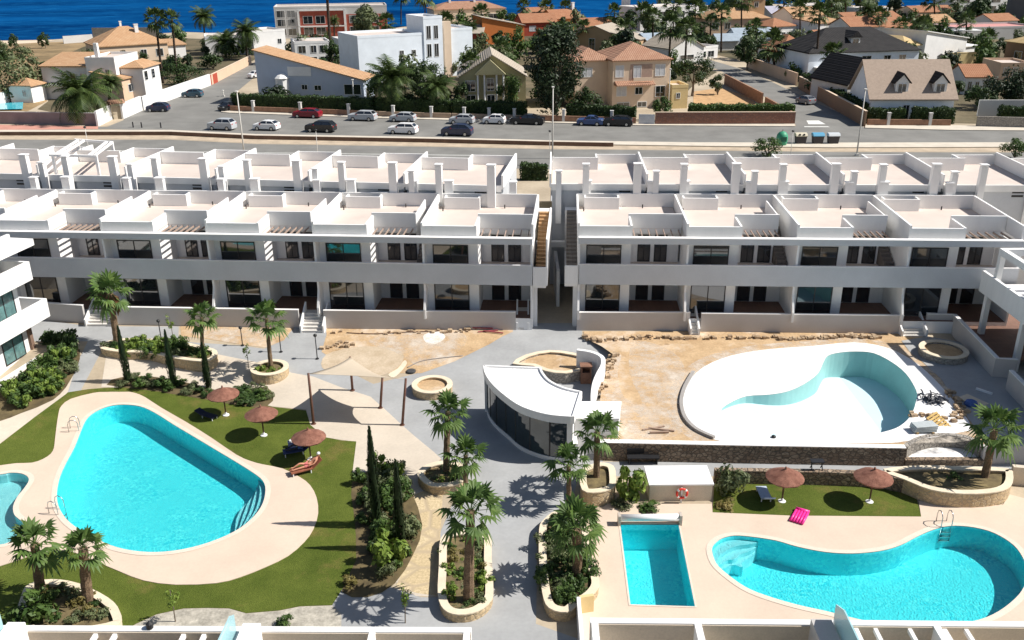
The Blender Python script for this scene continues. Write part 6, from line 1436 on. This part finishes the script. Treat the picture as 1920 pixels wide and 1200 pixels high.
fp('yellow fan palm with a dark trunk before the white gabled house', (1722, 122), (1730, 48), 46)
for i, (px, by, cy, w, lab) in enumerate(((905, 72, 20, 30, 'slim palm before the pinkish tiled villa'), (982, 60, 10, 30, 'slim palm against the sea right of the pinkish tiled villa'), (1090, 96, 50, 32, 'palm before the ochre house wall'), (1176, 104, 50, 34, 'palm below the slim white tower house'), (1224, 110, 30, 38, 'palm left of the white gable, second in the cluster'), (1330, 96, 40, 32, 'palm behind the white outbuilding'), (1420, 110, 50, 34, 'palm above the side street bend'), (1500, 86, 14, 34, 'slim palm before the white house with the orange gable'), (1644, 80, 26, 34, 'palm right of the slate roof ridge'), (1690, 96, 46, 34, 'palm left of the yellow fan palm'), (1812, 80, 36, 34, 'palm by the white terrace canopy'), (1850, 120, 70, 36, 'palm over the yellow garden wall'), (850, 110, 66, 30, 'palm right of the pale blue villa'), (1796, 40, 2, 30, 'palm before the seafront restaurant'))): fp(lab, (px, by), (px + (i % 3 - 1) * 3, cy), w)
fp('slim dark palm right of the yellow fan palm', (1752, 50), (1752, 0), 36)
# ---- street lamps
def lamp(label, top, bot_y, h_head=.25, group=None, col=POLEW, Y=None):
    y = Y or 120.; p = zat(top[0], top[1], y); t = thing('street_lamp', label, 'street lamp', (p.x, p.y, 0), 0, group)
    MB().tube([(0, 0, 0), (0, 0, p.z * .5), (0, 0, p.z)], [.11, .09, .06], 8).build('pole', col, t, smooth=True)
    MB().box(-.16, -.5, p.z, .16, .22, p.z + .12).build('lamp_head', col, t); MB().box(-.2, -.2, 0, .2, .2, .3).build('base', col, t); return t
lamp('tall street lamp left of the white hatchback, by the side street', (444, 172), 0, group='tall street lamps'); lamp('tall street lamp standing at the gap in the villa rows', (1037, 164), 0, group='tall street lamps'); lamp('tall street lamp right of the waste bins', (1623, 168), 0, group='tall street lamps')
lamp('street lamp on the far pavement before the pale blue grey house', (661, 150), 0, Y=160, group='tall street lamps'); lamp('slim lamp at the corner of the pink beige villa', (1257, 130), 0, Y=158, group='tall street lamps'); lamp('lamp with a pale head in the left side street', (418, 170), 0, Y=178, group='tall street lamps')
def glamp(label, px, py):
    p = zat(px, py, 116.); path_lamp(label, 0, 0, p.z, POLEW, Vector((p.x, p.y, 0)), .18)
glamp('pale post lamp with a dark head behind the pergola frame at the left', 159, 240); glamp('pale post lamp in front of the black car', 592, 245); glamp('pale post lamp with a dark head beside the tall lamp at the gap', 1031, 247); glamp('pale post lamp left of the three wheeled bins', 1487, 247)
for px, py, lab in ((250, 239, 'bollard at the mouth of the left side street, leftmost of three'), (266, 239.5, 'bollard in the middle of the three at the left side street'), (302, 240, 'bollard at the right of the three at the left side street')):
    tag(MB().lathe([(.10, 0), (.10, .8), (.06, .9)], 10).build('bollard', BLACK, None, loc=gp(px, py), smooth=False), lab, 'bollard', 'bollards of the left side street')
# ---- parked cars
CARG = glass('car_glass', (.012, .014, .018), .05)
TYRE = mat('tyre_rubber', (.02, .02, .02), .8, .1, 4)
def paint(n, c): return mat(n, c, .28, .02, 1, big=.02, spec=.6)
def car_mesh(L, Hc, style):
    """lower body and cabin as lofted sections with bevelled edges; nose towards -x"""
    w = .9; z0 = .28; zb = Hc * .60
    if style == 'suv': prof = [(-.5, .42), (-.495, .52), (-.47, .60), (-.30, .66), (-.20, .68), (.46, .70), (.495, .62), (.5, .4)]; cab = [(-.26, .66), (-.12, .98), (.0, 1.0), (.36, .99), (.47, .68)]
    elif style == 'sedan': prof = [(-.5, .42), (-.49, .52), (-.44, .60), (-.22, .64), (.30, .67), (.47, .66), (.5, .6), (.5, .4)]; cab = [(-.24, .64), (-.08, .97), (.02, 1.0), (.16, .98), (.36, .66)]
    else: prof = [(-.5, .42), (-.49, .54), (-.45, .61), (-.26, .67), (.44, .70), (.49, .62), (.5, .4)]; cab = [(-.30, .65), (-.12, .97), (.02, 1.0), (.30, .97), (.46, .69)]
    low = MB(); P = [(x * L, z * Hc) for x, z in prof]; bott = [(.5 * L, z0), (-.5 * L, z0)]
    ring = P + bott
    for y0, y1, k in ((-w, w, 1),):
        n = len(ring); vs = []
        for y, sc in ((-w, .0), (-w + .12, .06), (w - .12, .06), (w, .0)):
            for x, z in ring: vs.append((x * (1 + (sc * .25)), y, z + (sc if z > Hc * .55 else 0)))
        low.add(vs, [tuple(range(n)), tuple(range(3 * n, 4 * n))[::-1]] + [(r * n + i, (r + 1) * n + i, (r + 1) * n + (i + 1) % n, r * n + (i + 1) % n) for r in range(3) for i in range(n)])
    C_ = [(x * L, z * Hc) for x, z in cab]; n = len(C_)
    roof = MB(); gl = MB()
    vs = []
    for y, zs in ((-w + .06, 0), (-w + .30, 1), (w - .30, 1), (w - .06, 0)):
        pass
    top = [c for c in C_[1:-1]]; y1 = w - .25
    vs = [(x, -y1, z) for x, z in top] + [(x, y1, z) for x, z in top] + [(x, -y1, z - .05) for x, z in top] + [(x, y1, z - .05) for x, z in top]; k = len(top)
    roof.add(vs, [(i, i + 1, k + i + 1, k + i) for i in range(k - 1)] + [(i, 2 * k + i, 2 * k + i + 1, i + 1) for i in range(k - 1)] + [(k + i, k + i + 1, 3 * k + i + 1, 3 * k + i) for i in range(k - 1)] + [(0, k, 3 * k, 2 * k), (k - 1, 3 * k - 1, 4 * k - 1, 2 * k - 1)] + [(2 * k + i, 3 * k + i, 3 * k + i + 1, 2 * k + i + 1) for i in range(k - 1)])
    yb = w - .05; f, r = C_[0], C_[-1]
    vs = [(f[0], -yb, f[1]), (r[0], -yb, r[1]), (r[0], yb, r[1]), (f[0], yb, f[1]), (top[0][0], -y1, top[0][1] - .05), (top[-1][0], -y1, top[-1][1] - .05), (top[-1][0], y1, top[-1][1] - .05), (top[0][0], y1, top[0][1] - .05)]
    gl.add(vs, [(0, 1, 5, 4), (1, 2, 6, 5), (2, 3, 7, 6), (3, 0, 4, 7), (4, 5, 6, 7)])
    for s in (-1, 1):                         # pillars
        for a, b in ((f, top[0]), (r, top[-1])): low.tube([(a[0], s * yb, a[1]), (b[0], s * y1, b[1] - .02)], .05, 4)
        xm = (top[0][0] + top[-1][0]) / 2; low.tube([(xm, s * yb, f[1]), (xm, s * y1, top[1][1] - .03)], .04, 4)
    b = len(low.v); low.v += roof.v; low.f += [tuple(i + b for i in q) for q in roof.f]
    return low.mesh('body'), gl.mesh('glasshouse')
WHL = MB().tube([(0, -.11, 0), (0, .11, 0)], .33, 16).mesh('wheel'); RIM = MB().tube([(0, -.125, 0), (0, .125, 0)], .2, 12).mesh('rim')
HLT = MB().box(-.06, -.16, -.07, .06, .16, .07).mesh('headlight'); HLM = mat('headlight_glass', (.7, .72, .74), .15, .03, 3, spec=.8); TLM = mat('red_tail_light', (.45, .02, .02), .25, .05, 3)
TLT = MB().box(-.05, -.14, -.1, .05, .14, .1).mesh('tail_light'); MIR = MB().box(-.08, -.1, -.06, .08, .1, .06).mesh('mirror')
CARS = {}
def car(label, px, py, lpx, style, pm, Hc, rz=0., name='parked_car'):
    p = gp(px, py); s = (p - CAM).dot(FW) / FP; L = lpx * s; key = (style, round(L, 1), Hc)
    A = gp(px - 30, py); B = gp(px + 30, py); t = thing(name, label, 'car', p + Vector((0, .9 if abs(rz) < .5 else 0, .01)), rz + STREET_RZ, 'cars parked along the street')
    if key not in CARS: CARS[key] = car_mesh(L, Hc, style)
    b, g = CARS[key]; b = b.copy(); link('body', b, pm, t); link('glasshouse', g, CARG, t)
    for x in (-.31, .30):
        for y in (-.82, .82): w = link('wheel', WHL, TYRE, t, (x * L, y, .33)); link('rim', RIM, STEEL, w)
    for y in (-.62, .62): link('headlight', HLT, HLM, t, (-.492 * L, y, Hc * .52)); link('tail_light', TLT, TLM, t, (.495 * L, y, Hc * .56))
    for y in (-.98, .98): link('mirror', MIR, pm, t, (-.17 * L, y, Hc * .68))
    return t
STREET_RZ = math.atan2((gp(1040, 229).y - gp(480, 213).y), (gp(1040, 229).x - gp(480, 213).x))
P_S = paint('silver_paint', (.46, .48, .50)); P_W = paint('white_paint', (.80, .80, .80)); P_K = paint('black_paint', (.012, .013, .016)); P_N = paint('navy_paint', (.018, .028, .07)); P_B = paint('blue_paint', (.05, .09, .22)); P_R = paint('dark_red_paint', (.22, .008, .02)); P_T = paint('teal_paint', (.03, .09, .13)); P_G = paint('grey_paint', (.20, .21, .23))
car('dark red car in the far parking row', 575, 222, 53, 'hatch', P_R, 1.55); car('silver car in the far row right of the dark red one', 679, 227.5, 52, 'suv', P_S, 1.6); car('silver hatchback in the far row above the white suv', 755, 229.5, 48, 'hatch', P_S, 1.5); car('silver car in the far row just above the navy car', 866, 233.5, 46, 'hatch', P_S, 1.5); car('white hatchback in the far row', 927, 233.5, 41, 'hatch', P_W, 1.5)
car('long black car in the far row before the yellow green gable', 989, 234.5, 64, 'sedan', P_K, 1.6); car('blue car in the far row right of the central lamp', 1107, 236.5, 48, 'sedan', P_B, 1.5); car('black car in the far row beside the pale blue gate', 1160, 237.5, 55, 'hatch', P_K, 1.6)
car('silver suv with a bright door stripe at the left end of the near row', 414, 245, 50, 'suv', P_S, 1.75); car('white hatchback in the near row right of the tall lamp', 498, 245.5, 47, 'hatch', P_W, 1.5); car('black car in the near row', 600, 249, 56, 'suv', P_K, 1.7); car('white suv in the near row below the silver hatchback', 755, 252.5, 54, 'suv', P_W, 1.6); car('navy blue car in the near row', 857, 256, 58, 'hatch', P_N, 1.75)
car('dark blue car by the white wall of the left side street', 294, 210.5, 40, 'hatch', P_N, 1.6, R(12)); car('teal blue car farther up the left side street', 359, 183.5, 37, 'hatch', P_T, 1.55, R(10)); car('black car tucked behind the brick wall end', 427, 207, 30, 'hatch', P_K, 1.5, R(70)); car('white car at the far end of the left side street', 479, 146, 26, 'hatch', P_W, 1.5, R(60))
car('silver grey car in the shade of the right side street', 1510, 195, 34, 'hatch', P_G, 1.5, R(-50)); car('white van like car by the palms at the top right', 1692, 44, 30, 'suv', P_W, 2.0); car('white car on the terrace drive below the slate roofed house', 1520, 156, 24, 'hatch', P_W, 1.5)
# ---- waste bins
p = gp(1465, 273); t = thing('bottle_bank', 'green domed bottle bank left of the wheeled waste bins', 'bottle bank', p)
GRN = mat('bottle_bank_green', (.05, .30, .17), .5, .06, 2)
MB().lathe([(.62, 0), (.75, .5), (.80, 1.1), (.72, 1.55), (.45, 1.9), (.1, 2.02)], 18).build('body', GRN, t, smooth=True); MB().box(-.42, -.86, .7, .42, -.70, 1.35).build('hatch', mat('dark_green_panel', (.02, .12, .08), .5, .1, 2), t); MB().tube([(0, 0, 2.0), (0, 0, 2.25)], .1, 8).build('lifting_ring', STEEL, t)
def bin_(label, px, py, lid, holes):
    p = gp(px, py); t = thing('waste_bin', label, 'waste bin', p, 0, 'wheeled waste bins at the kerb')
    MB().xprism([(-.62, .12), (-.76, 1.15), (.76, 1.15), (.62, .12)], -.5, .5).build('body', mat('dark_bin_plastic', (.055, .048, .05), .6, .1, 3), t)
    l = MB().yprism([(-.58, 1.15), (-.58, 1.25), (-.35, 1.52), (.3, 1.58), (.56, 1.42), (.56, 1.15)], -.8, .8).build('lid', lid, t)
    if holes:
        for x in (-.3, .3): MB().tube([(x, -.56, 1.36), (x, -.44, 1.42)], .15, 12).build('hole', BLACK, l)
    for x in (-.5, .5):
        for y in (-.4, .4): MB().tube([(x - .05, y, .1), (x + .05, y, .1)], .1, 10).build('wheel', TYRE, t)
bin_('dark waste bin with a cream lid and two round holes', 1500, 270, mat('cream_lid', (.62, .56, .42), .5, .05, 2), True); bin_('dark waste bin with a blue lid', 1532, 270, mat('blue_lid', (.10, .34, .52), .45, .05, 2), False); bin_('dark waste bin with a pale grey lid', 1561, 270, mat('grey_lid', (.55, .58, .60), .45, .05, 2), False)
# ================================================================= flats at the left edge
CURT = mat('teal_curtained_pane', (.10, .20, .20), .12, .35, 2.5, big=.25, spec=.7)
# plan direction of the facade (receding towards the upper right)
q0, q1 = at(0, 612, 3.2), at(88, 563, 3.2)
u = (q1 - q0); u.z = 0; u.normalize(); rz = math.atan2(u.y, u.x)
fl_ = thing('balcony_flats', 'white block of flats with stepped balconies and teal curtained windows at the left edge', 'apartment building', (q1.x, q1.y, -.9), rz)
m = MB(); m.box(-16, 2.0, -.5, -1.4, 12, 8.8); m.build('wall', WHITE, fl_)
# floor bands (balcony fronts), from top to bottom; local x runs along the facade, 0 at the far end
for k, (zb, zt, xe) in enumerate(((2.9, 4.25, 0.0), (6.0, 7.3, -.9))):
    b = MB(); b.box(-16, 0, zb, xe, .22, zt); b.box(xe - .22, .22, zb, xe, 2.6, zt); b.build('balcony_parapet', WHITE, fl_)
    MB().box(-16, .22, zb, xe - .22, 2.0, zb + .3).build('balcony_slab', WHITE, fl_)
MB().box(-16, -.2, 8.3, -.3, 2.4, 8.75).build('roof_slab', WHITE, fl_); MB().box(-16, .3, 8.75, -1.8, .5, 9.5).build('roof_parapet', WHITE, fl_)
for z0, z1 in ((.5, 2.6), (3.6, 5.8)):
    for x0 in (-3.6, -6.8, -10.2): frame_glass(fl_, 'sliding_window', x0 - .2, x0 + 1.9, z0 + .1, z1, 1.2, 1, curtain=CURT)
    MB().box(-16, 1.2, z0 - .4, -1.2, 2.0, z1 + .35).build('wall', WHITE2, fl_)
MB().box(-1.2, 1.0, -.5, -.9, 2.5, 2.9).build('pier', mat('brown_pier', (.22, .14, .10), .8, .1, 2), fl_)
MB().box(-16, .0, -.6, -1.0, .2, .6).build('garden_parapet', WHITE, fl_)
hedge('dark clipped hedge at the foot of the balconied flats', (80, 652), (140, 648), .7, .9, FOL_H)
# ================================================================= angled corner block at the right
c0, c1 = at(1848, 508, 5.0), at(1922, 560, 5.0); u = (c1 - c0); u.z = 0; u.normalize(); rz = math.atan2(u.y, u.x)
cb = thing('corner_block', 'angled white block with a roof pergola frame joining the right villa row', 'apartment building', (c0.x, c0.y, 0), rz)
MB().box(-.1, -.15, 3.5, 16, .05, 5.0).build('balcony_parapet', WHITE2, cb); MB().box(0, .05, 3.5, 16, 8, 4.0).build('floor_slab', WHITE2, cb)
MB().box(1.2, 3.0, -.4, 16, 9, 3.5).build('wall', WHITE2, cb); MB().box(2.2, .2, 4.0, 16, .25, 4.02).build('balcony_floor', PAVE, cb)
for x in (.6, 5.5, 10.5): MB().box(x, -.05, -.3, x + .35, .3, 3.5).build('column', WHITE, cb)
pg = MB(); pg.box(1.2, .0, 6.6, 5, .35, 7.05); pg.box(1.2, .35, 6.6, 1.55, 4.75, 7.05)
for x in (3.4,): pg.box(x, .35, 6.7, x + .2, 4.75, 6.95)
pg.build('pergola_frame', WHITE, cb)
for x in (1.2,): MB().box(x, .0, 4.0, x + .35, .35, 6.6).build('pergola_post', WHITE, cb)
for x in (2.5,): frame_glass(cb, 'glass_door', x, x + 1.8, .2, 2.6, 3.0, 1)
MB().box(2.0, 4.8, 4.0, 5.0, 9, 7.4).box(5.0, .6, 4.02, 16, 9, 7.2).build('wall_and_shade_storey', WHITE, cb)  # the longer box is an out-of-view storey added to shade the terrace paving
def gwall2(label, pts, z0, h, th=.22):
    P = [Vector((p.x, p.y)) for p in apoly(pts, h)]; o = MB().strip(P, th, z0, h).build('garden_wall', GREYWALL); MB().strip(P, th + .06, h, h + .05).build('coping', WHITE, o); return tag(o, label, 'wall')
gwall2('pale angled garden wall in shade below the corner block', [(1738,588),(1790,590),(1870,672),(1908,674)], -.1, 1.35)
gwall2('second pale garden wall at the right picture edge, nearer', [(1896,695),(1990,790)], -.1, 1.35)
ct = apoly([(1745,600),(1795,596),(1868,680),(1930,678),(2000,640),(1980,590),(1850,575)], .6); sheet('garden_terrace', ct, [], lambda p: .62, BROWNTILE, breaks=())
# ================================================================= near buildings along the bottom edge
GLASSB = None
gm, nt, b, out = _base('pale_blue_glass'); b.inputs['Base Color'].default_value = (.42, .66, .70, 1); b.inputs['Roughness'].default_value = .08; b.inputs['Alpha'].default_value = .8; MATS['pale_blue_glass'] = gm
def near(label, pl, pr, z, spec, depth=7.):
    """near roof terrace seen from above: parapet ring with dividers; spec lists (kind, pixel x ...)"""
    A, B = at(*pl, z), at(*pr, z); L = (B - A).length; rz = math.atan2(B.y - A.y, B.x - A.x); t = thing('near_villa', label, 'villa', (A.x, A.y, 0), rz)
    X = lambda px: (at(px, pl[1] + (pr[1] - pl[1]) * (px - pl[0]) / (pr[0] - pl[0]), z) - A).length * (1 if px >= pl[0] else -1)
    MB().box(0, -depth, -1.1, L, -.25, z - 3.3).build('lower_wall', WHITE2, t)
    fpp = MB().box(0, -.25, -1.1, L, 0, z).build('front_parapet', WHITE, t)
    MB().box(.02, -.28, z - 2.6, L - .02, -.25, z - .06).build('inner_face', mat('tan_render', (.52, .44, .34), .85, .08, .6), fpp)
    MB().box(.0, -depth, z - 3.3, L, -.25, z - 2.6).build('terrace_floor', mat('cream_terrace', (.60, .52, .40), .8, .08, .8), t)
    return t, L, X
ZN = 4.5
t, L, X = near('nearest white villa at the bottom left with a white slatted pergola', (-30, 1172), (884, 1176), ZN, None)
for px in (884 - 14, 694, 440):
    x = X(px); MB().box(x, -7, ZN - 2.6, x + .22, -.25, ZN - .02).build('divider', WHITE, t)
m = MB()
for px in (200, 236, 364, 402): x = X(px) - .35; m.box(x, -7, ZN - .25, x + .14, -.25, ZN - .1)
m.build('pergola_beam', WHITE, t)
for px in (15, 446):
    x = X(px); f = MB().yprism([(-7, ZN - .2), (-7, ZN + 1.2), (-.6, ZN + .95), (-.3, ZN + .75), (-.3, ZN)], x, x + .05).build('glass_screen', gm, t)
for px in (26, 462): x = X(px); MB().box(x, -7, ZN - 2.6, x + .6, -.25, ZN + .35).build('chimney_wall', PLASTER, t)
m = MB()
for k in range(14): x = X(112 + k * 30) ; m.box(x, -3.2, ZN - 1.3, x + .1, -.25, ZN - 1.18)
m.build('lower_slat', WOODBEAM, t)
MB().box(X(250), -2.5, ZN - 2.6, X(350), -.9, ZN - 1.9).build('bench', mat('brown_cushion', (.36, .22, .15), .8, .15, 3), t)
MB().lathe([(.02, ZN + .3), (.12, ZN + .2), (.12, ZN + .02)], 10, (X(284), -.12)).build('lamp', BLACK, t)
t, L, X = near('nearest white villa at the bottom right with lawn and thin pergola slats', (1106, 1158), (1990, 1166), ZN, None)
for px in (1108, 1300, 1536, 1745):
    x = X(px); MB().box(x, -7, ZN - 2.6, x + .24, -.25, ZN - .02).build('divider', WHITE, t)
MB().box(X(1318), -7, ZN - 2.6, X(1530), -.9, ZN - 2.58).build('roof_lawn', turf, t)
m = MB()
for k in range(7): x = X(1322 + k * 31); m.box(x, -5, ZN - 1.2, x + .07, -.25, ZN - 1.1)
for k in range(5): x = X(1800 + k * 32); m.box(x, -5, ZN - 1.2, x + .07, -.25, ZN - 1.1)
m.build('lower_slat', mat('pale_slat', (.50, .44, .32), .8, .1, 3), t)
m = MB()
for px in (1600, 1636, 1700, 1765, 1805): x = X(px) - .05; m.box(x, -7, ZN - .25, x + .13, -.25, ZN - .1)
m.build('pergola_beam', WHITE, t)
x = X(1556); MB().yprism([(-7, ZN - .3), (-7, ZN + 1.3), (-1.0, ZN + 1.25), (-.3, ZN + .9), (-.3, ZN)], x, x + .05).build('glass_screen', gm, t)
MB().box(x - .75, -7, ZN - 2.6, x - .06, -.25, ZN + .25).build('chimney_wall', GREYWALL, t)
MB().box(X(1205), -1.6, ZN - 2.6, X(1255), -.8, ZN - 2.0).build('planter_box', mat('grey_planter', (.30, .27, .23), .8, .1, 3), t)
gl = gpoly([(1084, 1152), (1089, 1215), (1093, 1270)]); gwl = MB().strip(gl, .16, ZL - .2, ZL + .95).build('gate_wall', WHITE); tag(gwl, 'white wall running towards the camera at the end of the leafy planter', 'wall')
gl = gpoly([(1086, 1150), (1112, 1146)]); gwl = MB().strip(gl, .16, ZL - .2, ZL + .9).build('gate_wall', HYE); tag(gwl, 'short cream wall closing the end of the leafy planter', 'wall')
# ================================================================= camera, sun, sky
cam = bpy.data.cameras.new('camera'); co = bpy.data.objects.new('camera', cam); COL.objects.link(co)
cam.sensor_width = 36; cam.sensor_fit = 'HORIZONTAL'; cam.lens = FP / 1920 * 36; cam.clip_start = .5; cam.clip_end = 30000
mw = Matrix((RT, UP, -FW)).transposed().to_4x4(); mw.translation = CAM; co.matrix_world = mw
S.camera = co
EL, AZ = R(47), R(-2)
sd = Vector((math.cos(EL) * math.cos(AZ), math.cos(EL) * math.sin(AZ), math.sin(EL)))
sl = bpy.data.lights.new('sun', 'SUN'); sl.energy = 5.0; sl.angle = R(.5); sl.color = (1, .955, .89)
so = bpy.data.objects.new('sun', sl); COL.objects.link(so); so.rotation_euler = sd.to_track_quat('Z', 'Y').to_euler(); so.location = (60, 20, 80)
wd = bpy.data.worlds.new('World'); S.world = wd; wd.use_nodes = True
nt = wd.node_tree; bg = nt.nodes['Background']
sk = nt.nodes.new('ShaderNodeTexSky'); sk.sky_type = 'NISHITA'; sk.sun_disc = False; sk.sun_elevation = EL; sk.sun_rotation = R(90) - AZ
nt.links.new(sk.outputs[0], bg.inputs[0]); bg.inputs[1].default_value = .065
S.view_settings.view_transform = 'Standard'; S.view_settings.look = 'None'; S.view_settings.exposure = 0.38; S.view_settings.gamma = 1
S.cycles.max_bounces = 8; S.cycles.transparent_max_bounces = 12; S.cycles.use_denoising = True
S.cycles.caustics_reflective = False; S.cycles.caustics_refractive = False
